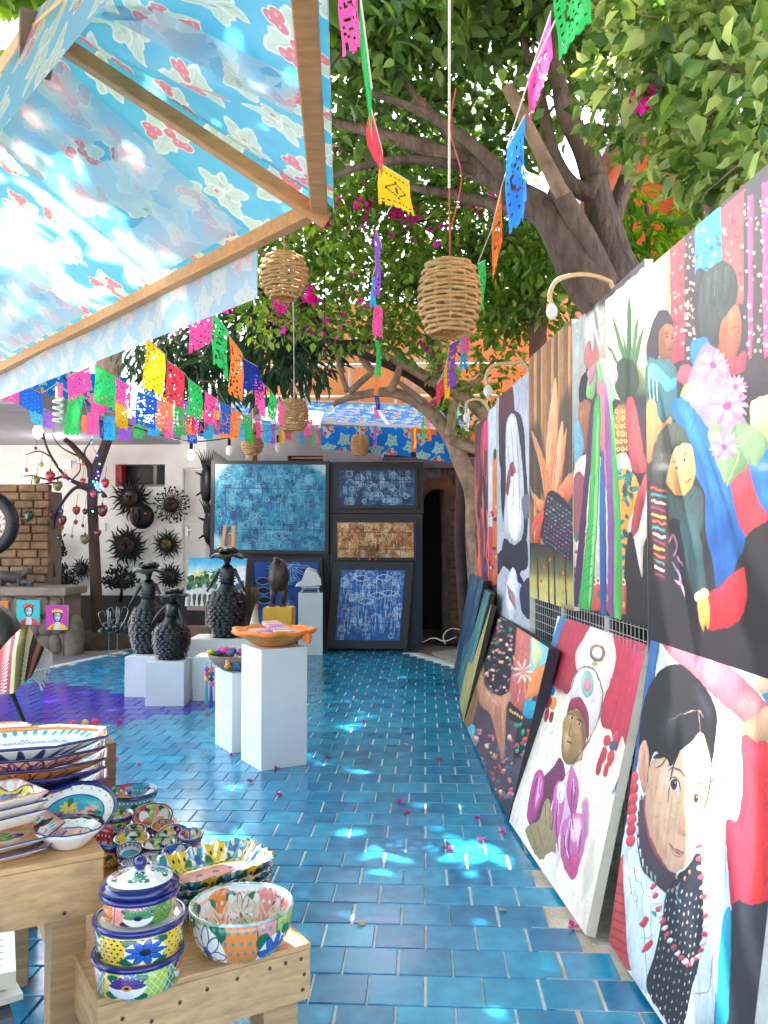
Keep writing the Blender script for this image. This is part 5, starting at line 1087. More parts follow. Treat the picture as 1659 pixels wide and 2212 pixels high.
# ---- things on and at the stone counter
M_fig = mat('grey_clay', '4f4643', .6, .3, 12, .4, 40)
def animal(loc, L, label, rz, curl=False):
    t = thing('animal_figure', label, 'sculpture', loc, rz); m = MB(); m.tube(catmull([(-L * .5, 0, L * .22), (-L * .25, 0, L * .3), (L * .1, 0, L * .27), (L * .38, 0, L * .3)], 4), [L * .06, L * .17, L * .16, L * .1], 10)
    m.tube(catmull([(L * .34, 0, L * .3), (L * .45, 0, L * .42), (L * .55, 0, L * .46), (L * .66, 0, L * .42)], 3), [L * .09, L * .09, L * .1, L * .05], 8); m.build('body', M_fig, t, smooth=True)
    for x in (-.3, .26):
        for s in (-1, 1): m = MB(); m.tube([(L * x, s * L * .1, L * .26), (L * (x + .02), s * L * .11, L * .12), (L * (x + .06), s * L * .11, 0)], [L * .08, L * .05, L * .045], 7); m.build('leg', M_fig, t, smooth=True)
    m = MB(); m.tube(catmull([(-L * .48, 0, L * .24), (-L * .62, .03, L * .3), (-L * .6, .05, L * .46), (-L * .45, .05, L * .5)], 4), [L * .04, L * .03, L * .02, L * .01], 6); m.build('tail', M_fig, t, smooth=True)
    for s in (-1, 1): m = MB(); m.tube([(L * .53, s * L * .05, L * .52), (L * .52, s * L * .07, L * .62)], [L * .03, L * .004], 5); m.build('ear', M_fig, t)
    if curl:
        m = MB()
        for k in range(14): a = k * .45; m.tube([(-L * .4 + k * L * .055 + L * .05 * math.cos(q), L * .02, L * .42 + L * .07 * math.sin(q)) for q in np.linspace(0, 6.28, 9)], .004, 4, False)
        m.build('wire_mane', M_fig, t)
sz = .897
animal(V3(atY(20, 1280, 11.2).x, 11.25, sz), .42, 'larger dark clay animal with a wiry mane on the stone counter', .1, True); animal(V3(atY(58, 1280, 11.1).x, 11.12, sz), .2, 'small clay cat-like figure at the right end of the stone counter', -.15)
c = atY(-30, 1131, 10.75); t = thing('ring_mirror', 'thick black ring frame round a colourful mosaic disc in front of the brick pillar', 'wall ornament', c); pm = Paint(128, 128, 'e6dccf', seed=2)
for _ in range(150): pm.poly([(x + rnd.uniform(-9, 9), y + rnd.uniform(-9, 9)) for x, y in [(rnd.uniform(0, 128), rnd.uniform(0, 128))] for _ in range(5)], rnd.choice(['c23a2f', 'e9dfd0', '3f6a3a', 'd98a4a', '2f2a2f', 'e8c8a8', 'b0402f']), raw=True)
m = MB(); m.tube([(.345 * math.cos(a), 0, .345 * math.sin(a)) for a in np.linspace(0, 6.2832, 41)], .085, 10, False); m.build('ring', M_black, t, smooth=True)
m = MB(); n = 32
for k in range(n): a, b = 2 * math.pi * k / n, 2 * math.pi * (k + 1) / n; m.quad((0, 0, 0), (.28 * math.cos(a), 0, .28 * math.sin(a)), (.28 * math.cos(b), 0, .28 * math.sin(b)), (0, .001, 0), ((.5, .5), (.5 + .5 * math.cos(a), .5 + .5 * math.sin(a)), (.5 + .5 * math.cos(b), .5 + .5 * math.sin(b)), (.5, .5)))
m.build('disc', img_mat('mosaic', pm.a, .35), t)
m = MB(); m.box((-.1, .38, -.2), (.12, .6, .1)); m.build('bracket', M_blackmetal, t)
def portrait(u0, v0, u1, v1, bgc, flow, dress, label):
    a, b = atY(u0, v0, 10.93), atY(u1, v1, 10.93); P = Paint(110, 128, bgc, seed=len(label))
    P.poly([(14, 128), (24, 104), (48, 92), (74, 92), (98, 106), (106, 128)], dress, raw=True); P.poly([(48, 128), (50, 84), (68, 84), (72, 128)], 'cfd0d6', raw=True)
    P.poly([(36, 46), (40, 30), (56, 24), (74, 30), (80, 48), (78, 66), (70, 82), (58, 86), (46, 80), (38, 64)], '1c1a20', raw=True); P.poly([(43, 50), (50, 40), (62, 38), (72, 46), (73, 62), (67, 76), (59, 81), (50, 75), (44, 64)], 'd5d6dc', raw=True)
    P.poly([(44, 50), (60, 40), (50, 66), (52, 78), (46, 70)], '8d8f99', raw=True, soft=2); P.line([(46, 54), (51, 51), (57, 54)], 2.2, '1c1a20', raw=True); P.line([(60, 54), (66, 51), (71, 54)], 2.2, '1c1a20', raw=True)
    for x in (52, 66): P.dot(x, 58, 3.2, '26242a', 1.6, raw=True)
    P.line([(59, 56), (60, 66), (57, 68)], 1.6, '6d6e78', raw=True); P.poly([(54, 73), (59, 71), (65, 73), (59, 76)], '4a4850', raw=True)
    for k in range(9): P.dot(36 + k * 5.4, 32 - 9 * math.sin((k + .5) / 9 * math.pi) + (k % 2) * 4, 6.5, flow[k % len(flow)], raw=True)
    P.poly([(30, 110), (40, 100), (36, 128), (24, 128)], '1f1d22', raw=True, alpha=.35); P.mottle(.03, (6, 6))
    m = MB(); m.box(((a.x + b.x) / 2, 10.945, (a.z + b.z) / 2), (b.x - a.x, .024, a.z - b.z)); m.quad((a.x, 10.93, b.z), (b.x, 10.93, b.z), (b.x, 10.93, a.z), (a.x, 10.93, a.z)); mt = img_mat('portrait', P.a, .5)
    m.mi = [0] * 6 + [1]; tag(m.build('portrait_panel', [MATS['white_paint'], mt], None, (a.x, 10.93, b.z)), label, 'picture', 'small bright portraits on the counter front')
portrait(-32, 1298, 16, 1356, 'f0702f', ['3f9a3a', '6ab84a'], '3aa84a', 'orange portrait panel cut off at the left, woman in green with green flowers')
portrait(36, 1296, 85, 1350, '2fbcb8', ['d83a3f', 'f0553f', 'c22f35'], 'e0453f', 'teal portrait panel of a woman with red flowers in her hair')
portrait(99, 1308, 146, 1361, 'c8329c', ['f2c52f', 'e0b020', 'f8dc50'], 'f0bc2a', 'magenta portrait panel of a woman with yellow flowers in her hair')
# shell chair with a blanket
cc = V3(-3.62, 6.75, 0); t = thing('shell_chair', 'dark round-backed shell chair cut off at the left edge', 'chair', cc, -.5); M_ch = mat('dark_leather', '130d0c', .5, .2, 14, .2, 50)
m = MB(); m.ell((0, 0, .62), (.43, .4, .36), 24, 14, fn=lambda p: V3(p.x, p.y, p.z if p.z < .25 else .25 + (p.z - .25) * (.1 if p.y < .1 else 1.3))); m.build('seat', M_ch, t, smooth=True)
for x, y in ((-.3, -.26), (.3, -.26), (-.3, .28), (.3, .28)): m = MB(); m.tube([(x * .6, y * .6, .4), (x, y, .0)], [.022, .014], 7); m.build('leg', M_ch, t)
bp2 = Paint(160, 220, '3a211d', seed=3)
for y0, y1, c_ in ((0, 70, 'b4505a'), (70, 84, 'e7d0a0'), (84, 128, '8a7a4a'), (128, 150, 'e2c37a'), (150, 170, '3a211d'), (170, 192, '9a4a2a'), (192, 220, '33201c')): bp2.poly([(0, y0), (160, y0), (160, y1), (0, y1)], c_, smooth=False, raw=True)
for k in range(20):
    x = k * 8; bp2.line([(x, 60), (x + 4, 40), (x + 8, 60)], 3, 'f0dfc0', raw=True, smooth=False, taper=False); bp2.line([(x, 128), (x + 4, 112), (x + 8, 128)], 3, '2f4a35', raw=True, smooth=False, taper=False); bp2.poly([(x + 1, 150), (x + 4, 136), (x + 7, 150)], 'f2e2b0', smooth=False, raw=True); bp2.poly([(x + 1, 174), (x + 6, 174), (x + 6, 188), (x + 1, 188)], 'd98a4a', smooth=False, raw=True)
bp2.mottle(.08, (40, 30)); bl = thing('woven_blanket', 'striped woven blanket with white fringe thrown over the dark chair', 'blanket', cc)
BL = [[(-30, 1440, 6.4), (10, 1392, 6.4), (45, 1358, 6.45), (62, 1352, 6.6), (80, 1385, 6.75), (96, 1400, 6.9)], [(-30, 1470, 6.3), (5, 1440, 6.28), (36, 1400, 6.3), (56, 1382, 6.4), (70, 1415, 6.6), (84, 1430, 6.8)], [(-30, 1506, 6.25), (0, 1500, 6.2), (30, 1497, 6.2), (44, 1480, 6.3), (58, 1470, 6.5), (68, 1462, 6.7)]]
rows = [catmull([atY(*q) for q in r], 5) for r in BL]; rows = [[rows[0][i].lerp(rows[1][i], t_ / 4) for i in range(len(rows[0]))] for t_ in range(4)] + [[rows[1][i].lerp(rows[2][i], t_ / 4) for i in range(len(rows[0]))] for t_ in range(5)]
m = MB(); nr, nc = len(rows), len(rows[0])
for r in rows: m.v += r
for i in range(nr - 1):
    for j in range(nc - 1): m.face((i * nc + j, i * nc + j + 1, (i + 1) * nc + j + 1, (i + 1) * nc + j), ((i / nr, 1 - j / nc), (i / nr, 1 - (j + 1) / nc), ((i + 1) / nr, 1 - (j + 1) / nc), ((i + 1) / nr, 1 - j / nc)))
m.build('cloth', img_mat('blanket_weave', bp2.a, .9), bl, cc, smooth=True); m = MB()
for i in range(nr):
    for q in (0, .5): p = rows[i][-1].lerp(rows[min(i + 1, nr - 1)][-1], q); m.tube(catmull([p, p + V3(.05, .02, -.05), p + V3(.06 + rnd.uniform(-.02, .03), .02, -.11)], 3), .006, 4)
tag(m.build('fringe', mat('fringe', 'cdbfb4', .9), bl, cc), kind='stuff')
# ================================================================ WOODEN STEPS AND GLAZED POTTERY
TA = R_(33.8); TD = V3(math.cos(TA), math.sin(TA), 0); TN = V3(-TD.y, TD.x, 0)
p1 = atZ(672, 2036, .46); p1.z = 0; p2 = atZ(226, 1839, .72); p2.z = 0
M_ply = mat('plywood', 'cda06a', .6, .26, 5, .12, 50, stretch=(2, 10, 10)); M_ply2 = mat('plywood_face', 'd0a470', .6, .24, 4, .12, 40, stretch=(3, 3, 12)); M_nail = mat('nail_head', '6b4a33', .5, .2, 20, metal=.5)
def bench(label, c, L, D, z, hb, legs, nails):
    t = thing('display_bench', label, 'bench', c, TA)
    m = MB(); m.box((-L / 2, D / 2, z - .008), (L, D, .016)); m.build('top', M_ply, t, bevel=.002)
    zb = z - .017 - hb / 2
    m = MB(); m.box((-L / 2, .011, zb), (L - .004, .022, hb)); fb = m.build('front_board', M_ply2, t, bevel=.002)
    m = MB(); m.box((-.0125, .022 + (D - .022) / 2, zb), (.021, D - .024, hb)); m.build('side_board', M_ply2, t, bevel=.002)
    m = MB(); m.box((-L + .0125, .022 + (D - .022) / 2, zb), (.021, D - .024, hb)); m.build('side_board', M_ply2, t, bevel=.002)
    for x, y, w in legs: m = MB(); m.box((x, y, (z - .02) / 2), (w, w, z - .022)); m.build('leg', M_wood, t, bevel=.004)
    for x, q in nails: m = MB(); m.ell((x, -.0005, z - .02 - hb * q), (.0055, .003, .0055), 7, 5); m.build('nail', M_nail, fb)
    return t
bench('lower plywood display bench with nail heads along its front, under the large fluted bowl', p1, .56, 1.75, .46, .13, [(-.075, .075, .1), (-.48, .075, .09), (-.07, 1.6, .09), (-.48, 1.6, .09)], [(-.03, .12), (-.075, .12), (-.12, .14), (-.21, .16), (-.29, .2), (-.36, .3), (-.43, .5), (-.5, .3), (-.02, .45), (-.025, .75), (-.52, .8)])
bench('upper plywood display bench at the left edge carrying plates and platters', p2, 1.05, 1.0, .72, .14, [(-.085, .065, .088), (-.24, .3, .05), (-.8, .07, .09), (-.09, .9, .08)], [(-.28, .2), (-.55, .8), (-.1, .85)])
def on1(x, y, z=.46): return p1 + TD * x + TN * y + V3(0, 0, z)
GZ = dict(w='f1ece2', n='1d2260', y='f0c63c', o='ef8b3c', r='c9333a', g='4f9a45', G='1f6a4a', t='2f9fae', b='2f62b4', p='ef9a8e', l='a9c84a', k='221e2a', c='e9d9b6', s='f4b9a8', v='5a3a8a')
def glaze(seed, bands, W=512, Hh=192, wrapv=False):
    """bands: (v0, v1, ground, accent, style) from the foot outside, over the rim, to the middle inside; v runs upward"""
    P = Paint(W, Hh, GZ['w'], seed=seed); P.wrap = False; r = random.Random(seed)
    def wrapx(f):
        for o in (-W, 0, W): f(o)
    for v0, v1, gnd, acc, st in bands:
        y1, y0 = Hh * (1 - v0), Hh * (1 - v1); h = y1 - y0; P.poly([(0, y0), (W, y0), (W, y1), (0, y1)], GZ[gnd], smooth=False, raw=True)
        ac = lambda i: GZ[acc[i % len(acc)]]
        if 'q' in st:
            for i in range(7): x, w = i * W / 7 + r.uniform(-12, 12), W / 10 * r.uniform(.7, 1.2); P.poly([(x, y0 - 2), (x + w, y0 - 2), (x + w * 1.1, (y0 + y1) / 2), (x + w * .8, y1), (x - w * .1, y1)], GZ[r.choice('yogltpr')], raw=True); P.line([(x, y0), (x - w * .1, y1)], 2, GZ['n'], raw=True); P.line([(x + w, y0), (x + w * 1.1, (y0 + y1) / 2), (x + w * .8, y1)], 2, GZ['n'], raw=True)
        if 'd' in st:
            for i in range(int(W / 13)):
                for j in range(max(1, int(h / 13))): P.dot(i * 13 + 6 + (j % 2) * 6.5, y0 + j * 13 + 7, 2.6, ac(0), raw=True, n=7)
        if 'x' in st:
            for i in range(int(W / 14)):
                P.line([(i * 14, y0), (i * 14 + h * .5, y1)], 1.6, ac(0), raw=True, smooth=False, taper=False); P.line([(i * 14 + h * .5, y0), (i * 14, y1)], 1.6, ac(0), raw=True, smooth=False, taper=False)
        if 'z' in st:
            for i in range(int(W / 22)): P.poly([(i * 22, y1), (i * 22 + 11, y0 + 1), (i * 22 + 22, y1)], ac(0), smooth=False, raw=True); P.dot(i * 22 + 11, y0 + h * .7, h * .16, ac(1), raw=True, n=7)
        if 's' in st:
            for i in range(int(W / 20)): P.dot(i * 20 + 10, y0 + h * .5, 9.4, ac(0), h * .44, raw=True); P.dot(i * 20 + 10, y0 + h * .45, 7.4, GZ[gnd], h * .34, raw=True)
        if 'f' in st:
            n = max(3, int(W / (h * 1.35)))
            for i in range(n):
                x, y, R = (i + .5) * W / n + r.uniform(-6, 6), y0 + h * r.uniform(.42, .6), h * r.uniform(.36, .46); c1, c2 = ac(i), ac(i + 1); half = r.random() < .45; k = 9
                for a in (-.9, .9, 2.4, 4.0):
                    def lf(o, a=a): P.poly([(x + o, y), (x + o + R * 1.25 * math.cos(a + .3), y + R * 1.1 * math.sin(a + .3)), (x + o + R * 1.6 * math.cos(a), y + R * 1.3 * math.sin(a)), (x + o + R * 1.2 * math.cos(a - .3), y + R * 1.1 * math.sin(a - .3))], GZ['G'] if r.random() < .7 else GZ['n'], raw=True)
                    wrapx(lf)
                def pet(o):
                    P.dot(x + o, y, R * 1.0, GZ['w'], R * .95, raw=True)
                    for q in range(k):
                        a = (math.pi * (q + .5) / k + math.pi) if half else 2 * math.pi * q / k
                        P.dot(x + o + R * .58 * math.cos(a), y + R * .58 * math.sin(a), R * .42, GZ['n'], R * .2, math.degrees(a), raw=True); P.dot(x + o + R * .58 * math.cos(a), y + R * .58 * math.sin(a), R * .38, c1, R * .165, math.degrees(a), raw=True)
                    P.dot(x + o, y, R * .27, c2, raw=True); P.dot(x + o, y, R * .13, GZ['k'], raw=True, n=7)
                wrapx(pet)
        if 'v' in st:
            n = max(3, int(W / (h * .8)))
            for i in range(n):
                x = (i + .25) * W / n
                for a in np.linspace(-.9, .9, 7): P.line([(x, y1 - h * .1), (x + h * .5 * math.sin(a), y1 - h * .1 - h * .62 * math.cos(a))], h * .07, ac(1), raw=True, smooth=False)
                P.dot(x, y1 - h * .15, h * .1, ac(0), raw=True)
        if 'l' in st: P.line([(0, y0 + 1), (W, y0 + 1)], 2.2, GZ['n'], raw=True, smooth=False, taper=False)
    P.mottle(.05, (10, 24)); return P.a
def disc(seed, ground, ring, accs, rim):
    """round pattern for plates, seen from above"""
    P = Paint(256, 256, GZ[rim], seed=seed); r = random.Random(seed); P.dot(128, 128, 112, GZ[ring], raw=True, n=24)
    for k in range(22): a = k * 2 * math.pi / 22; P.dot(128 + 100 * math.cos(a), 128 + 100 * math.sin(a), 13, GZ['w'], 9, math.degrees(a), raw=True, n=8); P.dot(128 + 104 * math.cos(a), 128 + 104 * math.sin(a), 4, GZ[accs[0]], raw=True, n=7)
    P.dot(128, 128, 86, GZ['n'], raw=True, n=24); P.dot(128, 128, 83, GZ[ground], raw=True, n=24)
    for k in range(5):
        a = k * 1.257 + r.random(); x, y = 128 + 44 * math.cos(a), 128 + 44 * math.sin(a)
        for q in range(8): P.dot(x + 15 * math.cos(q * .785), y + 15 * math.sin(q * .785), 12, GZ[accs[k % len(accs)]], 6.5, q * 45, raw=True, n=8)
        P.dot(x, y, 7, GZ[accs[(k + 1) % len(accs)]], raw=True); P.poly([(x, y), (x + 26 * math.cos(a + .9), y + 26 * math.sin(a + .9)), (x + 40 * math.cos(a + .6), y + 40 * math.sin(a + .6)), (x + 26 * math.cos(a + .3), y + 26 * math.sin(a + .3))], GZ['G'], raw=True)
    for q in range(8): P.dot(128 + 13 * math.cos(q * .785), 128 + 13 * math.sin(q * .785), 13, GZ[accs[1]], 7, q * 45, raw=True, n=8)
    P.dot(128, 128, 8, GZ['k'], raw=True); P.mottle(.05, (8, 8)); return P.a
GM = {}
def gmat(key, arr):
    if key not in GM: GM[key] = img_mat('glaze_' + key, arr(), .16, .6, spec=.5)
    return GM[key]
M_cob = mat('cobalt_rim', '1f2470', .15, .15, 10, coat=.6); M_cream = mat('cream_glaze', 'efe9dd', .2, .04, 6, coat=.5)
RIM = {k: mat('rim_' + k, GZ[k], .15, .12, 10, coat=.6) for k in 'nrogtkwb'}; RIM['n'] = M_cob; RIM['M'] = mat('mint_rim', '5fa58c', .15, .4, 30, coat=.6, c2='dfeee4')
def bowl(label, c, R, h, gl, rim, grp='small painted bowls on the lower bench', tilt=0.0, tdir=0.0, flare=.62, wob=None, th=.006, n=36, cat='bowl', name='bowl', smoothrim=1):
    t = thing(name, label, cat, c, 0, grp); t.rotation_euler = (Matrix.Rotation(tilt, 3, V3(math.cos(tdir), math.sin(tdir), 0)) @ Rz(rnd.uniform(0, 6))).to_euler()
    out = [(0, 0), (R * flare * .9, 0), (R * flare, .004)] + [(R * (flare + (1 - flare) * math.sin(q * math.pi / 2)), .004 + (h - .004) * (1 - math.cos(q * math.pi / 2)) if flare < .8 else .004 + (h - .004) * q) for q in np.linspace(.15, 1, 7)]
    inn = [(max(r - th - .002 * i * .3, 0), max(z + .001, .008)) for i, (r, z) in enumerate(out[2:][::-1])] + [(0, .008)]
    m = MB(); m.lathe(out + inn, n, wob=wob); m.build('body', gl, t, smooth=True)
    m = MB(); pts = []
    for k in range(n + 1):
        a = 2 * math.pi * k / n; r, z = (wob(a, R - th * .4, h) if wob else (R - th * .4, h)); pts.append((r * math.cos(a), r * math.sin(a), z))
    m.tube(pts, th * .62, 6, False); m.build('rim', RIM[rim], t, smooth=True); return t
scal = lambda n, k: (lambda a, r, z: (r * (1 + k * abs(math.sin(a * n / 2)) * (r > .02)), z))
def B(key, ow, *ins): return gmat(key, lambda: glaze(len(key) * 7 + ord(key[0]) + ord(key[-1]), list(ow) + list(ins)))
tx = dict(
    coral=lambda: glaze(21, [(0, .06, 'w', 'n', ''), (.06, .5, 'p', 'tywb', 'qdf'), (.5, .55, 'w', 't', ''), (.56, .86, 's', 'wcyv', 'qdfv'), (.86, 1, 'p', 'w', 'd')]),
    teal=lambda: glaze(5, [(0, .46, 't', 'wor', 'df'), (.46, .54, 'n', 'w', ''), (.54, 1, 't', 'por', 'qdf')]),
    orange=lambda: glaze(6, [(0, .1, 'n', 'w', ''), (.1, .44, 'o', 'wy', 'qdf'), (.44, .54, 'n', 'w', ''), (.54, 1, 'o', 'wpk', 'qdf')]),
    sunny=lambda: glaze(7, [(0, .1, 'n', 'w', ''), (.1, .46, 'c', 'yo', 'xf'), (.46, .54, 'n', 'w', ''), (.54, 1, 'y', 'gob', 'df')]),
    lime=lambda: glaze(8, [(0, .46, 'o', 'yr', 'df'), (.46, .53, 'n', 'w', ''), (.53, 1, 'l', 'wpo', 'qf')]),
    olive=lambda: glaze(9, [(0, .46, 'l', 'yo', 'f'), (.46, .54, 'n', 'w', ''), (.54, 1, 'l', 'yor', 'qf')]),
    black=lambda: glaze(10, [(0, .5, 'k', 'wy', 'f'), (.5, 1, 'k', 'wyo', 'fv')]),
    rosy=lambda: glaze(11, [(0, .48, 'n', 'w', 'x'), (.48, .54, 'v', 'w', ''), (.54, 1, 'p', 'clr', 'qdf')]),
    cyan=lambda: glaze(12, [(0, .46, 'n', 'w', ''), (.46, .54, 'k', 'w', ''), (.54, .75, 'w', 'nk', 'v'), (.75, 1, 't', 'w', 'd')]),
    navy=lambda: glaze(13, [(0, .46, 'n', 'wb', 'v'), (.46, .54, 'w', 'n', ''), (.54, 1, 'b', 'wyn', 'f')]),
    net=lambda: glaze(14, [(0, .46, 'w', 'kn', 'x'), (.46, .54, 'n', 'w', ''), (.54, 1, 'c', 'kob', 'xf')]),
    green=lambda: glaze(15, [(0, .36, 'w', 'w', ''), (.36, .56, 'l', 'ogn', 'qdf'), (.56, 1, 'w', 'w', '')], 512, 380),
    yellow=lambda: glaze(16, [(0, .34, 'w', 'w', ''), (.34, .57, 'y', 'kwtb', 'df'), (.57, .62, 'n', 'w', ''), (.62, 1, 'w', 'n', '')], 512, 380),
    leafy=lambda: glaze(17, [(0, .34, 'n', 'w', ''), (.34, .57, 't', 'cvo', 'qxf'), (.57, .62, 'n', 'w', ''), (.62, 1, 'w', 'n', '')], 512, 380),
    fan=lambda: glaze(18, [(0, .5, 'n', 'kw', 'v'), (.5, 1, 'w', 'nb', 's')]))
def T(k): return gmat(k, tx[k])
# large fluted bowl
bc = atZ(521, 2050, .463)
bowl('large coral bowl with a fluted green rim and painted flowers at the bench front', bc, .134, .118, T('coral'), 'M', None, flare=.6, wob=scal(44, .022), th=.008, n=132)
# casserole stack
cc_ = atZ(301, 2118, .461)
def casserole(z, R, h, gl, label):
    t = thing('casserole', label, 'casserole', cc_ + V3(rnd.uniform(-.003, .003), 0, z), rnd.uniform(0, 6), 'stacked casseroles')
    m = MB(); m.lathe([(0, 0), (R * .9, 0), (R * .96, .005), (R * .985, h * .5), (R, h), (R - .008, h), (R * .93, h - .004), (R * .86, h - .007), (R * .4, h - .008), (0, h - .008)], 48); m.build('body', gl, t, smooth=True)
    m = MB(); m.tube([(R * math.cos(a), R * math.sin(a), h - .004) for a in np.linspace(0, 2 * math.pi, 49)], .0075, 8, False); m.build('rim', M_cob, t, smooth=True)
    return t
casserole(0, .105, .078, T('leafy'), 'bottom casserole of the stack, teal and green with purple flowers')
casserole(.08, .107, .082, T('yellow'), 'middle casserole of the stack, yellow with black dots and white flowers')
top = casserole(.164, .09, .06, T('green'), 'top lidded casserole of the stack, lime green with orange flowers')
m = MB(); m.lathe([(.09, .064), (.095, .068), (.095, .076), (.085, .085), (.05, .1), (.02, .106), (0, .107)], 48); lid = m.build('lid', gmat('lid', lambda: glaze(19, [(0, .3, 'n', 'w', ''), (.3, .38, 'w', 'n', ''), (.38, .85, 'w', 'pgt', 'f'), (.85, 1, 'w', 'n', '')])), top, smooth=True)
m = MB(); m.ell((0, 0, .122), (.017, .017, .018), 12, 8); m.tube([(0, 0, .1), (0, 0, .115)], .009, 8); m.build('knob', M_cob, lid, smooth=True)
# scalloped trays
def tray(label, c, L, W, h, arr_key, arr, rim, rz):
    t = thing('scalloped_tray', label, 'tray', c, rz, 'stacked scalloped trays'); out, nseg = [], 72
    def ringp(k, z, wv):
        P = []
        for i in range(nseg):
            a = 2 * math.pi * i / nseg; ca, sa = math.cos(a), math.sin(a); s = (abs(ca) ** 5 + abs(sa) ** 5) ** (-1 / 5)
            f = k + (wv * math.sin(a * 24)); P.append(V3(L / 2 * ca * s * f, W / 2 * sa * s * f, z + (.004 * math.sin(a * 24) if wv else 0)))
        return P
    m = MB(); R4 = [ringp(.7, 0, 0), ringp(.76, .003, 0), ringp(.98, h, .02), ringp(1.02, h + .003, .025), ringp(.97, h + .002, .02), ringp(.74, .01, 0), ringp(.4, .008, 0)]
    k0 = 0; ntop = len(R4)
    for r in R4: m.v += r
    for i in range(ntop - 1):
        for j in range(nseg):
            q = (i * nseg + j, i * nseg + (j + 1) % nseg, (i + 1) * nseg + (j + 1) % nseg, (i + 1) * nseg + j); m.cur = 1 if i == 2 else 0
            m.face(q, tuple((.5 + m.v[w].x / L * .94, .5 + m.v[w].y / W * .94) for w in q))
    m.cur = 0; q = tuple((ntop - 1) * nseg + j for j in range(nseg)); m.face(q, tuple((.5 + m.v[w].x / L * .94, .5 + m.v[w].y / W * .94) for w in q)); q = tuple(reversed(range(nseg))); m.face(q)
    m.build('body', [gmat(arr_key, arr), RIM[rim]], t, smooth=True); return t
def tray_art(seed, g1, g2, acc):
    P = Paint(256, 192, GZ[g1], seed=seed); r = random.Random(seed)
    for i in range(20):
        for j in range(15): P.dot(i * 13 + 6, j * 13 + 6, 2.6, GZ['k'], raw=True, n=7)
    for (x, y) in ((128, 24), (128, 168), (26, 96), (230, 96), (36, 30), (220, 30), (36, 164), (220, 164)):
        P.dot(x, y, 27, GZ['w'], raw=True)
        for q in range(8): P.dot(x + 14 * math.cos(q * .785), y + 14 * math.sin(q * .785), 12, GZ['n'], 7, q * 45, raw=True, n=8); P.dot(x + 14 * math.cos(q * .785), y + 14 * math.sin(q * .785), 11, GZ[acc[q % 2]], 6, q * 45, raw=True, n=8)
        P.dot(x, y, 7, GZ['b'], raw=True)
        for s in (-1, 1): P.dot(x + s * 26, y + 6, 12, GZ['G'], 8, 40 * s, raw=True)
    P.poly([(60, 56), (196, 56), (196, 138), (60, 138)], GZ[g2], raw=True, smooth=False)
    for k in range(6): P.dot(80 + k * 20, 97 + 18 * (-1) ** k, 16, GZ['p'], 12, raw=True); P.dot(80 + k * 20, 97 + 14 * (-1) ** k, 9, GZ['G'], 6, raw=True)
    P.mottle(.05, (8, 8)); return P.a
tc = atZ(452, 1952, .462)
for i, (g1, g2, rm, lab) in enumerate((('o', 'c', 'k', 'bottom tray of the scalloped stack, orange with a dark edge'), ('n', 'o', 'n', 'second tray up in the scalloped stack, dark blue edged'), ('c', 'r', 'o', 'tray with an orange scalloped rim just under the top tray'), ('y', 'p', 'r', 'top tray of the scalloped stack, yellow dotted with a red rim'))):
    tray(lab, tc + V3(.004 * i, 0, i * .026), .33, .245, .05, 'tray' + str(i), (lambda a=i, b=g1, c=g2: tray_art(30 + a, b, c, 'wt')), rm, TA + .05 + i * .03)
# small bowls on the lower bench: (label, u, v of the rim centre, half width px, glaze, rim, tilt)
SB = [('teal bowl with coral flowers on a dark plate at the back of the bench', 284, 1708, 56, 'teal', 'k', 0), ('orange dotted bowl stacked left of the open lime bowl', 247, 1759, 41, 'orange', 'n', 0), ('lime green bowl with a pink checked edge, tipped open', 331, 1757, 42, 'lime', 'k', .35), ('small olive green dish right of the black and white dish', 353, 1781, 24, 'olive', 'k', .3), ('small black and white dish with petal strokes', 294, 1791, 24, 'black', 'k', .3),
      ('rosy bowl with a sunburst flower, tipped open', 375, 1801, 36, 'rosy', 'n', .4), ('yellow oval dish with green leaves', 285, 1810, 38, 'sunny', 'n', .1), ('turquoise dotted bowl with dark petal strokes', 281, 1832, 27, 'cyan', 'k', .35), ('orange and lime bowl in front of the rosy bowl', 343, 1822, 36, 'lime', 'k', .05), ('blue patterned dish right of the orange and lime bowl', 384, 1837, 33, 'navy', 'n', .1), ('netted grey bowl beside the scalloped trays', 330, 1852, 30, 'net', 'n', 0), ('dark blue bowl behind the lidded casserole', 292, 1864, 30, 'fan', 'n', 0)]
for lab, u, v, w, gl, rm, tl in SB:
    c = atZ(u, v, .55); R = w / FPX * c.y; h = max(.035, R * .62)
    bowl(lab, c - V3(0, 0, h), R, h, T(gl), rm, tilt=tl, tdir=.2)
    z = .462; k = 0; hh = c.z - h - .004 - z
    for q in range(2):
        hq = hh / 2
        if hq > .01: bowl(('lower ' if q == 0 else 'second ') + 'dark nested bowl under the ' + ' '.join(lab.split()[:6]).replace(' with', '').rstrip(','), V3(c.x, c.y, z + q * hq), R * (1.0 if q else .93), hq + .006, T(('navy', 'black', 'fan', 'orange', 'sunny')[(q + len(lab)) % 5]), 'n', flare=.75)
for i in range(3):
    c = atZ(406 + i * 4, 1828 - i * 11, .50 + i * .022); bowl(f'{("bottom", "middle", "top")[i]} small grey-rimmed round dish at the right end of the bowls', c - V3(0, 0, .02), .041, .028, T('net' if i < 2 else 'rosy'), 'b', tilt=.2, flare=.8)
c = atZ(218, 1842, .5); bowl('big deep bowl with orange and green patches beside the upper bench', c - V3(0, 0, .03), .088, .085, T('orange'), 'b', None, tilt=.25, tdir=1.8)
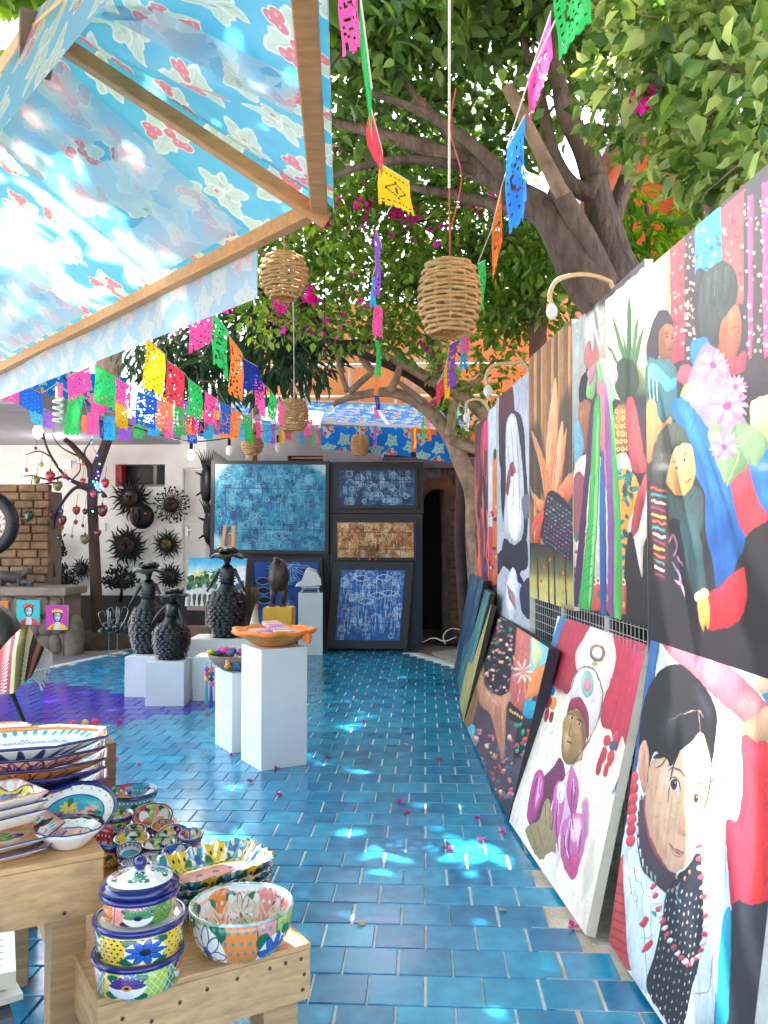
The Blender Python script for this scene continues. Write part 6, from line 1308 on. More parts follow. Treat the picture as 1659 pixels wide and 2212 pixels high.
# wooden block with tiny figurines at the back
c = atZ(194, 1712, .46); c = V3(c.x, c.y, .461); t = thing('wooden_block', 'dark wooden block at the back of the lower bench', 'block', c, TA); m = MB(); m.box((0, .06, .105), (.2, .2, .205)); m.build('block', M_wood_d, t, bevel=.004)
for i, (dx, dz, kk) in enumerate(((-.07, 0, 'd8435a'), (-.02, .0, 'f0a060'), (.02, 0, 'd8435a'))):
    t = thing('clay_figurine', ('left red figurine', 'middle pale figurine', 'right red figurine')[i] + ' on the dark wooden block behind the platters', 'figurine', c + TD * dx + V3(0, 0, .212)); m = MB(); m.ell((0, 0, .045), (.018, .016, .03), 8, 6); m.ell((0, -.004, .085), .016, 8, 6); m.tube([(-.012, 0, 0), (-.008, 0, .03)], .007, 5); m.tube([(.012, 0, 0), (.008, 0, .03)], .007, 5); m.build('body', TMT[TC.index(kk)], t, smooth=True)
# ---- upper bench
def plate(name, label, c, R, h, key, arr, rim, rz=0, poly=0, asp=1.0, grp=None, wv=None, tilt=0, tdir=0, foot=.6, cat='plate'):
    t = thing(name, label, cat, c, rz, grp)
    if tilt: t.rotation_euler = (Matrix.Rotation(tilt, 3, V3(math.cos(tdir), math.sin(tdir), 0)) @ Rz(rz)).to_euler()
    def sh(a, r, z):
        k = 1.0
        if poly: st = 2 * math.pi / poly; k = math.cos(st / 2) / math.cos(((a + st / 2) % st) - st / 2) * 1.02
        if wv and r > R * .7: k *= 1 + wv[1] * abs(math.sin(a * wv[0] / 2))
        return r * k, z
    prof = [(0, 0), (R * foot, 0), (R * foot + .004, .003), (R * .93, h * .8), (R, h), (R * .985, h + .004), (R * .9, h * .9), (R * (foot + .03), .011), (R * .3, .009), (0, .009)]; m = MB(); n = 64; k0 = 0
    for r, z in prof:
        for j in range(n): a = 2 * math.pi * j / n; rr, zz = sh(a, r, z); m.v.append(V3(rr * math.cos(a), rr * math.sin(a) * asp, zz))
    for i in range(len(prof) - 1):
        for j in range(n):
            q = (i * n + j, i * n + (j + 1) % n, (i + 1) * n + (j + 1) % n, (i + 1) * n + j); m.cur = 1 if i == 4 else (2 if i < 4 else 0); m.face(q, ((j / n, i / 4), ((j + 1) / n, i / 4), ((j + 1) / n, i / 4 + .25), (j / n, i / 4 + .25)) if i < 4 else tuple((.5 + m.v[w].x / R * .48, .5 + m.v[w].y / R / asp * .48) for w in q))
    m.build('body', [gmat(key, arr), RIM[rim], OUTM.get(key, M_cream)], t, smooth=True); return t
OUTM = {}
for k, g1, a1, s1 in (('oct0', 's', 'kv', 'vx'), ('oct1', 'w', 'nb', 'z'), ('oct2', 'o', 'kw', 's'), ('oct3', 'k', 'bt', 'x'), ('oct4', 'r', 'kw', 'z'), ('oct5', 'c', 'kr', 's')): OUTM[k] = gmat('out' + k, lambda g1=g1, a1=a1, s1=s1: glaze(50, [(0, .3, 'w', 'n', ''), (.3, .85, g1, a1, s1), (.85, 1, 'n', 'w', '')], 512, 64))
def oct_art(seed, g, rimc, acc):
    P = Paint(320, 320, GZ[rimc], seed=seed)
    def octo(k, c): P.poly([(160 + 158 * k * math.cos(R_(22.5 + 45 * i)), 160 + 158 * k * math.sin(R_(22.5 + 45 * i))) for i in range(8)], c, raw=True, smooth=False)
    octo(.86, GZ['w'])
    for k in range(44): a = k * 2 * math.pi / 44; P.dot(160 + 122 * math.cos(a), 160 + 122 * math.sin(a), 8, GZ['t'], 4, math.degrees(a), raw=True, n=8)
    octo(.7, GZ[g])
    for i in range(-14, 15):
        for j in range(-14, 15):
            x, y = 160 + i * 8 + (j % 2) * 4, 160 + j * 7.5
            if math.hypot(x - 160, y - 160) < 98: P.dot(x, y, 3.4, '7d8fc0' if acc[0] == 'b' else GZ[acc[0]], 2.8, raw=True, n=6)
    P.poly([(160 + 62 * (1 + .18 * math.cos(k * .785 * 2)) * math.cos(k * .393), 160 + 50 * (1 + .18 * math.cos(k * .785 * 2)) * math.sin(k * .393)) for k in range(16)], GZ['c'], raw=True)
    for x, y, c in ((160, 138, 'l'), (132, 170, 's'), (188, 170, 'v'), (160, 176, 'g')): P.dot(x, y, 22, GZ[c], 17, raw=True); P.dot(x - 4, y - 4, 8, GZ['w'], 6, raw=True, alpha=.6)
    P.mottle(.04, (8, 8)); return P.a
st = atZ(42, 1752, .722)
names = [('deep cream platter with a red scalloped border at the bottom of the platter stack', 'c', 'r', 'w'), ('second octagonal platter from the bottom, dark red', 'n', 'r', 'n'), ('dark teal octagonal platter in the middle of the stack', 't', 'k', 'n'), ('brown octagonal platter with a white line edge in the stack', 'o', 'o', 'k'), ('octagonal platter with white fan strokes just under the top one', 'w', 'k', 'k'), ('topmost octagonal platter, lilac net pattern with an orange border', 'w', 'o', 'n')]
for i, (lab, g, rc, rm) in enumerate(names):
    z = [0, .045, .076, .107, .138, .172][i]; key = ['oct5', 'oct4', 'oct3', 'oct2', 'oct0', 'oct1'][i]
    plate('octagonal_platter', lab, st + V3(.006 * (i % 2), 0, z), .262 if i else .24, .048 if i else .06, key, (lambda g=g, rc=rc, i=i: oct_art(60 + i, g, rc, 'b')), rm, TA - .25 + .02 * (i % 3), 8, .62, 'stacked octagonal platters', cat='platter')
c = atZ(150, 1826, .722); plate('scalloped_bowl', 'scalloped shallow bowl with a cobalt rim and rosy flower centre, at the bench corner', c, .088, .052, 'rosebowl', lambda: disc(41, 's', 'w', 'ytl', 'k'), 'n', 0, 0, 1, None, (12, .05), foot=.45, cat='bowl')
c = atZ(160, 1768, .75); plate('scalloped_plate', 'round plate with a beaded cobalt rim leaning behind the platters', c, .12, .03, 'beadplate', lambda: disc(42, 't', 'w', 'ypr', 'n'), 'n', 0, 0, 1, None, (26, .03), .42, .15)
c = atZ(8, 1836, .722)
for i in range(2): plate('octagonal_plate', ('lower', 'upper')[i] + ' octagonal plate with a pink border at the left bench edge', c + V3(.0, 0, i * .024), .155 - i * .004, .03, 'pinkoct', lambda: oct_art(71, 'p', 's', 'y'), 'n', TA + .2, 8, 1, 'octagonal plates at the left edge')
for i in range(3): plate('square_dish', ('lowest', 'middle', 'topmost')[i] + ' square scalloped dish stacked on the octagonal plates', c + V3(-.03, .03, .06 + i * .024), .125, .034, 'sqr', lambda: disc(43, 'y', 's', 'wbg', 's'), 'o' if i == 2 else 'n', TA + .3, 4, 1, 'square dishes at the left edge', (28, .03), foot=.7, cat='dish')
c = atZ(4, 1668, .722)
for i in range(4): plate('round_plate', ('lowest', 'second', 'teal-rimmed third', 'tan-rimmed topmost')[i] + ' round plate of the stack behind the platters', c + V3(-.012 * i, .012 * i, i * .036), .15 - .012 * i, .034, 'rp' + str(i % 2), (lambda i=i: disc(44 + i, 'w', 'w', 'ptg', 't' if i % 2 == 0 else 'o')), 't' if i == 2 else 'o' if i == 3 else 'n', 0, 0, 1, 'round plates behind the platters')
# cards on a dark box at the lower left
c = V3(-.9, 1.74, 0); t = thing('card_box', 'dark grey box standing below the upper bench at the left edge', 'box', c, TA); m = MB(); m.box((-.1, .05, .29), (.3, .2, .58)); m.build('box', mat('dark_card', '4a474e', .7, .15, 9), t, bevel=.004)
cp = Paint(96, 64, 'f0e8d2', seed=6)
for i in range(9):
    for j in range(5): cp.dot(10 + i * 9.5 + rnd.uniform(-1, 1), 12 + j * 10, 2.6, 'b3a68c', 1.1, raw=True, n=6)
M_cards = img_mat('printed_card', cp.a, .7)
for i, (dz, a, lab) in enumerate(((.004, .1, 'lower fan of cream dotted cards on the dark grey box'), (.045, -.15, 'upper fan of cream dotted cards on the dark grey box'))):
    m = MB(); M_ = Rz(a); p = [M_ @ V3(x, y, z) for x, y, z in ((-.2, -.08, 0), (.1, -.07, .0), (.095, .09, .015), (-.2, .1, .015))]; q = [x + V3(0, 0, .012 + .02 * i) for x in p]; m.hexa(p, q); m.uv[1] = ((0, 0), (1, 0), (1, 1), (0, 1)); o = m.build('dotted_cards', M_cards, None); o.location = c + V3(-.06, .03, .583 + dz); o.rotation_euler = (0, 0, TA); tag(o, lab, 'cards', 'cream cards at the left edge')
# fallen bougainvillea flowers and leaves
def q2(x, y): return 597.2 + .41475 * x, 1294 + .41475 * y
def q6(x, y): return 232.3 + .345 * x, 962.2 + .345 * y
FL = [q2(*p) for p in ((395, 537), (838, 505), (455, 643), (265, 828), (848, 845), (642, 1062), (682, 1120), (1047, 1150), (1182, 1222), (1066, 1263), (12, 1028))] + [q6(*p) for p in ((625, 1695), (72, 1728), (68, 1760), (62, 1970), (202, 2005), (778, 1947), (1057, 2032), (893, 2112), (1072, 2195))] + [(67, 1572), (1238, 2006), (455, 1868), (970, 1838)]
WH = ['near the far end of the tiles by the black panels', 'beside the foot of the leaning textile painting', 'right of the tallest plinth in the middle of the aisle', 'just right of the tallest plinth base', 'near the foot of the textile painting, dark', 'largest one in the aisle before the sun patch', 'right behind the sun patch, close to the largest one', 'a step left of the cap portrait foot', 'beside the near edge of the cap portrait', 'between the sun patch and the cap portrait', 'left of the aisle below the tallest plinth', 'on the edge of the violet tiles by the white cubes', 'upper of two at the corner of the violet tiles', 'lower of two at the corner of the violet tiles', 'behind the teal bowl, larger one', 'behind the teal bowl, smaller one', 'at the left foot of the mid-height plinth', 'against the right base corner of the tallest plinth', 'on the tiles in front of the tallest plinth', 'farther in front of the tallest plinth', 'on the tiles behind the platters at the far left', 'reddish one on the concrete by the cap portrait corner', 'in the bright sun patch by the trays', 'pale one inside the long sun patch']
fm = MB()
for k in range(3):
    a = k * 2.09; e = V3(math.cos(a), math.sin(a), 0); s_ = V3(-e.y, e.x, 0)
    for sg in (1, -1): fm.quad((0, 0, .003), e * .014 + s_ * .013 * sg + V3(0, 0, .014), e * .03 + V3(0, 0, .02), e * .016 + V3(0, 0, .007))
for k in range(3): a = k * 2.09 + 1; fm.tube([(0, 0, .004), (.007 * math.cos(a), .007 * math.sin(a), .022)], .0018, 4)
f0 = None
for (u, v), w in zip(FL, WH):
    p = atZ(u, v, .008)
    if f0 is None: o = f0 = fm.build('fallen_flower', mat('fallen_bract', 'd4268a', .6, .2, 60, trans=.3))
    else: o = f0.copy(); col.objects.link(o)
    o.location = p; o.rotation_euler = (rnd.uniform(-.3, .3), rnd.uniform(-.3, .3), rnd.uniform(0, 6)); o.scale = [rnd.uniform(.85, 1.15)] * 3; tag(o, ('magenta bract ' + w), 'fallen flower', 'fallen bougainvillea flowers on the tiles')
for (x, y), lab in (((690, 762), 'pale yellow dry leaf lying in the middle of the far aisle'), ((1198, 1617), 'tan dry leaf on the near tiles beside the concrete edge'), ((468, 1700), 'small tan dry leaf on the near tiles by the bench')):
    p = atZ(*q2(x, y), .009); m = MB(); m.quad((0, 0, 0), (.02, .012, .006), (.045, 0, .01), (.02, -.002, .0)); m.quad((0, 0, 0), (.02, -.002, 0), (.045, 0, .01), (.02, -.016, .008)); o = m.build('dry_leaf', mat('dry_leaf', 'c9a86a', .7, .2, 40)); o.location = p; o.rotation_euler = (0, 0, rnd.uniform(0, 6)); tag(o, lab, 'leaf', 'dry leaves on the tiles')
# ================================================================ PAINTINGS
def PS(s): return [tuple(map(float, q.split(','))) for q in s.split()]
class Canvas(Paint):
    """flat canvas in space; TL, TR, BL are its corners, outlines surveyed from the photograph land on its plane"""
    def __init__(s, TL, TR, BL, W, H, bg, seed=1):
        s.TL, s.U, s.V = Vector(TL), Vector(TR) - Vector(TL), Vector(BL) - Vector(TL); s.N = s.U.cross(s.V).normalized()
        if s.N.dot(s.TL - EYE) < 0: s.N = -s.N
        Paint.__init__(s, W, H, bg, s._proj, seed); s.form = .26
    def _proj(s, P):
        d = np.stack([(P[:, 0] - CX) / FPX, (CY - P[:, 1]) / FPX, -np.ones(len(P))], 1) @ RMn.T
        n = np.array(s.N); o = np.array(s.TL - EYE); t = (o @ n) / (d @ n); q = d * t[:, None] - o
        G_ = np.array([[s.U.dot(s.U), s.U.dot(s.V)], [s.U.dot(s.V), s.V.dot(s.V)]]); r = np.linalg.solve(G_, np.stack([q @ np.array(s.U), q @ np.array(s.V)]))
        return np.stack([r[0] * s.w, r[1] * s.h], 1)
    def S(s, L):
        for e in L:
            c, pts = e[0], e[1]; kw = e[2] if len(e) > 2 else {}
            if '>' in c: a, b = c.split('>'); s.poly(PS(pts), a, c2=b, **kw)
            else: s.poly(PS(pts), c, **kw)
    def L(s, c, w, *paths, **k):
        for p in paths: s.line(PS(p), w, c, **k)
    def place(s, name, label, cat, group=None, th=.035, edge='e6dccd', frame=None, fw=.03, art=True, coat=.04, rough=.5):
        mid = (s.TL + s.U / 2 + s.V); t = thing(name, label, cat, mid, 0, group); a, b, c, d = s.TL, s.TL + s.U, s.TL + s.U + s.V, s.TL + s.V; B = s.N * th
        m = MB(); m.quad(a, b, c, d, ((0, 1), (1, 1), (1, 0), (0, 0))); m.build('painted_face', img_mat('art', s.a * .93, rough, coat, bump=.12, bscale=260), t, mid)
        m = MB(); e = s.N * .0015; m.hexa([a + e, b + e, c + e, d + e], [a + B, b + B, c + B, d + B]); m.build('stretcher', mat('canvas_edge_' + edge, edge, .8, .12, 12), t, mid)
        if frame:
            u, v = s.U.normalized(), s.V.normalized(); F = s.N * -.012; G_ = s.N * (th + .01)
            for p, q, w, sd_ in ((a - u * fw, b + u * fw, -v * fw, 0), (d - u * fw, c + u * fw, v * fw, 0), (a, d, -u * fw, 1), (b, c, u * fw, 1)):
                m = MB(); m.hexa([p + F, q + F, q + w + F, p + w + F], [p + G_, q + G_, q + w + G_, p + w + G_]); m.build('frame_bar', frame, t, mid)
        return t
R1 = (962.2, 398.2, .43495); R8 = (962.2, 1194.5, .4599); R5 = (1260.8, 1294, .41475)
def wallc(y0, y1, z0, z1, W, H, bg, seed, off=.03): return Canvas(wpos(y0, z1, off), wpos(y1, z1, off), wpos(y0, z0, off), W, H, bg, seed)
def daisy(c, x, y, R, n, col, mid, ry=1.0, w=.2):
    for q in range(n): a = 2 * math.pi * q / n; c.dot(x + R * .55 * math.cos(a), y + R * .55 * ry * math.sin(a), R * .46, col[q % len(col)], R * w, math.degrees(a))
    c.dot(x, y, R * .2, mid)
def speck(c, n, box, cols, r0, r1, asp=1.0):
    r = random.Random(n)
    for _ in range(n): c.dot(r.uniform(box[0], box[2]), r.uniform(box[1], box[3]), r.uniform(r0, r1), r.choice(cols), r.uniform(r0, r1) * asp, r.uniform(0, 180), n=7)
# ---- A: women with a child
yl = lambda u: WP(u, 1160, .03).y
c = wallc(yl(1398), 2.06, .93, 2.615, 460, 520, '1f1b20', 1); c.zoom(*R1)
c.S([('d9d6c6>b9c0ae', '990,380 1120,300 1115,900 990,900', dict(smooth=False)), ('6f8a62', '1098,330 1120,320 1110,640 1085,700', dict(soft=3)), ('a53a42>8c2a36', '1115,300 1197,250 1200,860 1120,900', dict(smooth=False)), ('2c2228', '1187,250 1245,220 1240,900 1190,900', dict(smooth=False)), ('1e9ad4>2a86b8', '1238,200 1376,110 1372,440 1240,520', dict(smooth=False)), ('2a2a30', '1250,420 1300,440 1290,520 1240,520'),
     ('bd363e>c85040', '1368,120 1490,20 1480,600 1375,560', dict(smooth=False)), ('2a2126', '1480,40 1800,-150 1800,1100 1480,1000', dict(smooth=False)), ('cf3a66', '1502,60 1530,40 1525,860 1505,870', dict(smooth=False)), ('cf3a66', '1570,0 1612,-20 1612,850 1580,860', dict(smooth=False)), ('8a4b68', '1650,-60 1720,-100 1720,900 1655,900', dict(smooth=False))])
speck(c, 60, (1190, 260, 1240, 860), ['d8c49a', 'e8e0d0', 'a8846a'], 4, 9); speck(c, 110, (1484, 60, 1700, 860), ['d8c49a', 'b89a6a', 'e8e0d0', '8a6a7a'], 5, 10); speck(c, 40, (1120, 330, 1190, 850), ['c88a7a', '6a2030'], 5, 12); speck(c, 26, (1375, 140, 1475, 520), ['e8a088', 'd86a4a', '8a2030'], 5, 13); speck(c, 14, (1250, 220, 1360, 420), ['e8a070', '1a4a78', 'bfe0ee'], 6, 14)
c.S([('20191d', '1005,900 1000,800 1025,700 1050,640 1090,628 1125,660 1130,720 1100,760 1060,860 1030,920'), ('8f5a3c>6d4028', '1062,740 1090,690 1128,700 1140,760 1132,810 1120,860 1085,885 1062,850'), ('2f6a6e>244c52', '1000,900 1050,865 1120,880 1150,960 1140,1160 1090,1260 1000,1240'), ('5caad2>3f86b8', '1012,900 1045,890 1110,960 1150,960 1140,1010 1100,1030 1060,990 1010,960'), ('c8905f>a86a42', '1000,1090 1040,1080 1070,1180 1120,1160 1110,1240 1050,1330 1000,1370')])
c.L('e8f0f0', 4, '1010,950 1018,1080', '1030,960 1036,1090', '1050,970 1052,1080'); c.L('2a1814', 5, '1085,745 1100,738 1112,745', '1118,740 1132,744'); c.L('5a2420', 7, '1100,822 1126,822'); c.dot(1100, 757, 6, '1a1012'); c.dot(1126, 757, 5, '1a1012')
c.S([('33403a>222b28', '1262,740 1255,560 1290,440 1360,385 1430,410 1455,520 1440,600 1400,650 1360,690 1340,760 1290,770'), ('a8603c>8a4428', '1365,690 1400,640 1450,590 1472,690 1462,800 1430,860 1385,850 1360,790'), ('b8303a', '1360,800 1390,850 1450,850 1490,830 1480,930 1400,950 1350,900')])
c.L('1c2422', 4, '1330,420 1320,560 1330,700', '1380,400 1375,520 1350,640', '1290,470 1280,600 1290,740', '1420,430 1410,540 1385,620'); c.L('5a6a62', 3, '1345,410 1335,560', '1395,410 1388,540', '1305,460 1298,600'); c.L('4a2018', 5, '1412,715 1450,705', '1440,790 1462,785', '1452,730 1470,760 1458,772')
c.S([('1a66b2>145090', '1215,800 1250,760 1300,770 1330,840 1270,930 1230,900'), ('d24450', '1150,960 1180,890 1240,920 1290,1010 1200,1010'), ('7a6f88>8a7f98', '1200,1010 1260,830 1310,790 1380,850 1420,960 1460,1080 1480,1160 1600,1260 1590,1340 1500,1420 1410,1500 1370,1360 1300,1250 1230,1130'), ('1268b6>0f4f92', '1118,1100 1160,1060 1240,1120 1330,1260 1400,1450 1470,1650 1500,1760 1440,1900 1390,2110 1350,2070 1330,1900 1290,1720 1290,1560 1240,1440 1180,1280'), ('d83c48>c42a38', '1418,1490 1530,1400 1620,1640 1500,1765'), ('1d62a8', '1510,1400 1560,1340 1900,1200 1900,1900 1600,1640'), ('d42c32>b01c26', '1290,2060 1400,1960 1480,1900 1540,2000 1500,2120 1400,2200 1290,2200'), ('131116', '1480,1800 1560,1700 1900,1560 1900,2300 1480,2240 1500,2060'), ('d8cc86>b8a860', '1515,1100 1560,1060 1800,1000 1800,1240 1560,1270 1520,1200')])
for a in ('1180,1180 1280,1420 1340,1700 1380,2000', '1230,1150 1330,1400 1420,1700', '1150,1130 1230,1330 1290,1500', '1300,1320 1380,1540 1440,1760'): c.L('0b3c74', 9, a, alpha=.7, soft=2)
for a in ('1200,1150 1300,1400 1370,1720', '1260,1200 1360,1440 1450,1720'): c.L('4a9ad8', 6, a, alpha=.7, soft=2)
for lf, k in (('1255,880 1290,830 1330,880 1310,940 1270,930', '6a8a5a'), ('1165,1050 1200,990 1240,1030 1210,1080', '7a9a5a'), ('1310,1180 1350,1150 1370,1230 1330,1240', '6f8f5f'), ('1395,1500 1380,1380 1440,1200 1480,1290 1500,1400 1450,1440', '5a7a52'), ('1460,1300 1450,1190 1540,1210 1600,1290 1530,1400', '6a8a60'), ('1300,1240 1360,1230 1400,1330 1390,1480', '7f9a70')): c.poly(PS(lf), k); q = PS(lf); c.line([q[0], q[len(q) // 2]], 4, 'c8d4a8')
for x, y, R in ((1330, 900, 80), (1400, 1100, 105), (1385, 1300, 75), (1440, 1010, 60)): daisy(c, x, y, R, 15, ['d88ab0', 'e8b0c8', 'c070a0'], '8a3a6a', 1.0, .13)
daisy(c, 1255, 1040, 60, 9, ['eee8e8', 'd8ccd4'], 'c8a0a8', 1.1, .26)
c.S([('434a3e>2f342c', '1030,1460 1030,1330 1070,1220 1130,1185 1190,1220 1215,1290 1200,1330 1150,1290 1120,1340 1110,1420 1090,1500 1050,1500'), ('d9b273>c09050', '1112,1400 1130,1330 1180,1285 1225,1310 1242,1400 1235,1480 1200,1535 1150,1545 1115,1510 1095,1480'), ('2c3f42>34524f', '1095,1520 1160,1560 1240,1500 1280,1560 1270,1720 1220,1760 1120,1700'), ('171b22', '1090,1700 1180,1680 1250,1900 1240,2060 1160,2080 1110,1900'), ('3c5c60>2c4448', '1165,1680 1230,1640 1270,1780 1290,1960 1300,2030 1240,2060 1200,1900'), ('ddcf9f', '1238,2030 1300,2005 1305,2050 1250,2075'), ('d29c52>b8803a', '1252,2070 1300,2050 1315,2140 1305,2220 1290,2190 1280,2230 1265,2180 1258,2150'), ('3a1f28', '1015,1500 1050,1480 1110,1640 1095,1960 1030,1900')])
for i in range(14): y = 1500 + i * 33; c.L(['c8603a', '3a8a92', 'e0d0b0', '7a3a58', 'd89a4a'][i % 5], 13, f'{1018 + i * 1.5},{y} {1100 - i},{y + 26}', smooth=False, taper=False)
c.L('3a2a20', 6, '1128,1385 1145,1372 1160,1378', '1175,1345 1190,1338 1202,1348'); c.dot(1146, 1412, 11, 'efe8d8', 9); c.dot(1147, 1412, 7, '1a1412', 8); c.dot(1188, 1375, 11, 'efe8d8', 9); c.dot(1189, 1375, 7, '1a1412', 8); c.L('a86a3a', 5, '1190,1390 1205,1440 1188,1446'); c.L('a0403a', 9, '1185,1484 1205,1478 1222,1462')
for k, q in (('b86a98', '1110,1780 1130,1740 1150,1800 1130,1850'), ('d8a8c8', '1140,1960 1170,1990 1190,2050'), ('8a7aa8', '1125,1880 1160,1930 1170,2000'), ('c070a0', '1150,1850 1180,1900')): c.L(k, 12, q)
c.L('5a6258', 3, '1130,1195 1090,1300 1060,1420', '1150,1190 1125,1280 1110,1380', '1180,1210 1170,1270', '1100,1205 1060,1300 1045,1400', '1160,1200 1150,1285'); c.S([('b88a50', '1112,1400 1128,1350 1150,1450 1170,1530 1130,1520 1100,1480', dict(soft=4, alpha=.6)), ('7a3a22', '1365,700 1395,660 1400,780 1385,845 1362,790', dict(soft=4, alpha=.6)), ('5a3424', '1064,745 1085,700 1088,800 1100,870 1075,870', dict(soft=3, alpha=.6)), ('0c3f7e', '1300,1560 1400,1700 1420,1900 1350,2050 1330,1850', dict(soft=8, alpha=.5)), ('3f8fd0', '1150,1090 1220,1120 1290,1300 1240,1300', dict(soft=7, alpha=.5))]); c.strokes(1700); c.brush(1.6); c.place('hung_painting', 'largest hung painting, of a mother in blue floral shawl with a tired child', 'painting', 'paintings hung on the wire frame')
# ---- B: ribbons and pineapple
c = wallc(yl(1239), yl(1397), 1.19, 2.665, 300, 420, '221c22', 2); c.zoom(*R1)
c.S([('c4ccc6>8d9490', '620,690 700,640 700,1300 620,1300', dict(smooth=False)), ('d8d8d4', '690,660 760,600 760,900 690,900', dict(smooth=False, soft=3)), ('8a8a88', '740,620 800,590 800,900 740,900', dict(smooth=False, soft=4)), ('ddd6c0>b8b088', '795,580 1010,390 1010,1080 800,1060', dict(smooth=False)), ('4a5a3a', '880,960 930,880 1010,1000 1010,1180 880,1180', dict(soft=8)), ('2a222a', '880,1090 1010,1080 1010,1400 900,1400', dict(soft=5))])
for q in ('900,960 850,760 826,650 870,760 905,900', '905,950 880,760 862,700 890,780 915,900', '900,920 905,640 912,560 925,660 920,900', '910,930 940,720 958,640 952,740 930,920', '915,950 960,790 945,880', '890,960 830,830 800,790 850,900', '925,960 950,800 985,700 965,830'): c.poly(PS(q), '2f5a34'); c.L('6a9a5a', 4, ' '.join(q.split()[:3]))
c.S([('16301f', '850,900 900,860 950,900 960,1010 900,1080 845,1020'), ('8a6036>5a3a24', '840,1130 870,1090 920,1110 935,1200 900,1330 860,1350 838,1250')])
for i in range(6):
    for j in range(4): c.dot(850 + j * 22 + (i % 2) * 9, 1125 + i * 38, 9, 'd8a860', 12); c.dot(850 + j * 22 + (i % 2) * 9, 1125 + i * 38, 4, '4a2a18', 5)
c.S([('1c161a', '664,1080 668,980 700,930 730,960 720,1060 690,1110'), ('b8774c>8a4f30', '660,1110 690,1070 722,1090 735,1220 720,1320 690,1330 664,1240'), ('6fa8c4', '640,1180 668,1180 690,1310 660,1390 640,1400'), ('e3d6c8>c8b8aa', '636,1430 720,1330 800,1360 900,1340 930,1500 900,1900 640,1900'), ('b04a4e>983a42', '895,1090 935,1070 985,1330 1000,1420 930,1420 900,1250'), ('c87a76', '688,860 700,790 722,780 728,830 745,790 760,800 768,850 780,790 790,860 760,920 700,910')])
c.S([('7a2f3a', '640,1450 700,1480 690,1700 640,1760', dict(alpha=.8)), ('e0983c', '860,1430 960,1480 950,1800 900,2000 840,2010 850,1700')])
speck(c, 42, (850, 1420, 960, 1980), ['1f7a7e', '2a9a98', '174f58'], 12, 26, .5); speck(c, 16, (640, 1720, 720, 1990), ['1f7a7e', 'd86a4a', 'e0983c', 'b03a3a'], 10, 22, .6)
c.S([('ddd2c4', '905,1700 960,1560 1010,1480 1010,1700 985,1800 975,1960 950,1900 930,1760'), ('b0404a', '940,1600 985,1450 1010,1460 960,1700 920,1740'), ('2b2027>1a1418', '900,1780 930,1740 975,1960 1020,1980 1020,2180 890,2160'), ('c8504a', '640,1960 900,1990 895,2140 640,2100', dict(smooth=False))])
for i in range(14): c.dot(650 + i * 18, 1965 + (i % 2) * 10, 14, 'e8dccc', 17); c.dot(650 + i * 18, 1965 + (i % 2) * 10, 6, 'b03a3a', 8)
speck(c, 24, (650, 2010, 890, 2110), ['1f7a7e', 'e0983c', '2a9a98'], 10, 18)
c.S([('5a2f63>3f1f4a', '730,1010 768,985 745,1250 712,1500 690,1800 662,2080 632,2080 662,1760 690,1460'), ('e08c98>d87080', '752,960 795,930 820,1200 850,1500 800,1520 770,1300'), ('47b85a>38a048', '738,1110 770,1080 766,1400 750,1750 722,2110 662,2100 705,1700'), ('8fd888', '750,1200 762,1180 755,1600 722,2050 712,2050 738,1600'), ('2f6aa8>1f4a80', '768,1420 790,1400 800,2130 770,2120'), ('a86ab0>6a3a78', '790,1010 818,1060 846,1400 838,1800 855,2140 812,2130 806,1700'), ('60bc68>48a050', '812,1010 838,1180 872,1700 876,2140 836,2130 838,1700')])
for i in range(7): c.L('2f8a40', 7, f'{700 - i * 3},{1720 + i * 50} {738 - i * 2},{1690 + i * 50}', alpha=.7)
c.S([('8fc888', '700,1050 712,950 745,880 752,940 735,1060'), ('9ad090', '752,880 790,870 800,950 775,990 755,940'), ('b088c0', '795,900 840,890 858,950 830,1000 800,980'), ('70b878', '800,960 838,1000 842,1070 815,1060'), ('d890a8', '705,930 740,890 750,920 720,1000')])
c.strokes(1700); c.brush(1.5); c.place('hung_painting', 'hung painting of long green and purple ribbons with a pineapple', 'painting', 'paintings hung on the wire frame')
# ---- C: orange husk with basket
c = wallc(yl(1144), yl(1237), 1.165, 2.70, 240, 400, '7a5230', 3); c.zoom(*R1)
for i in range(15): x = 405 + i * 17; c.poly([(x, 700), (x + 17, 700), (x + 17, 1900), (x, 1900)], ['a8743f', '8a5a30', 'c0905a', '6a4526', 'b88248'][i % 5], smooth=False)
c.S([('3a2a20', '560,1150 640,1050 650,1700 560,1600', dict(soft=8, alpha=.8)), ('2a1f1c', '415,1250 470,1200 500,1500 415,1560', dict(soft=6, alpha=.7))])
husk = ['500,1600 470,1400 425,1225 480,1330 520,1500', '515,1560 500,1300 545,955 560,1200 555,1500', '530,1560 570,1330 602,1205 590,1380 560,1560', '540,1580 600,1450 648,1440 630,1540 570,1620', '505,1590 440,1540 415,1490 450,1600 500,1640', '520,1600 480,1700 430,1830 450,1720 500,1560', '530,1600 560,1250 585,1190 575,1450', '500,1600 450,1700 425,1760 440,1660', '520,1580 535,1250 525,1230 505,1420', '470,1640 440,1780 425,1830 470,1760 520,1640']
for i, h_ in enumerate(husk): q = PS(h_); c.S([(['f0a868>e07848', 'f6c08a>e88a58', 'f29a5c>d8603c', 'ee8a60>d05a48', 'f4b878>e07c4c', 'e2583f>c23a34', 'f8caa0>ee9462', 'e86a44>cf4a3c', 'f3ad72>e27f50', 'e0503c>b8302c'][i], h_)]); c.L('fbe0c0' if i < 5 else 'f0987a', 3, ' '.join(h_.split()[:3])); c.L('b8502f', 2.5, ' '.join([h_.split()[0], h_.split()[3]]))
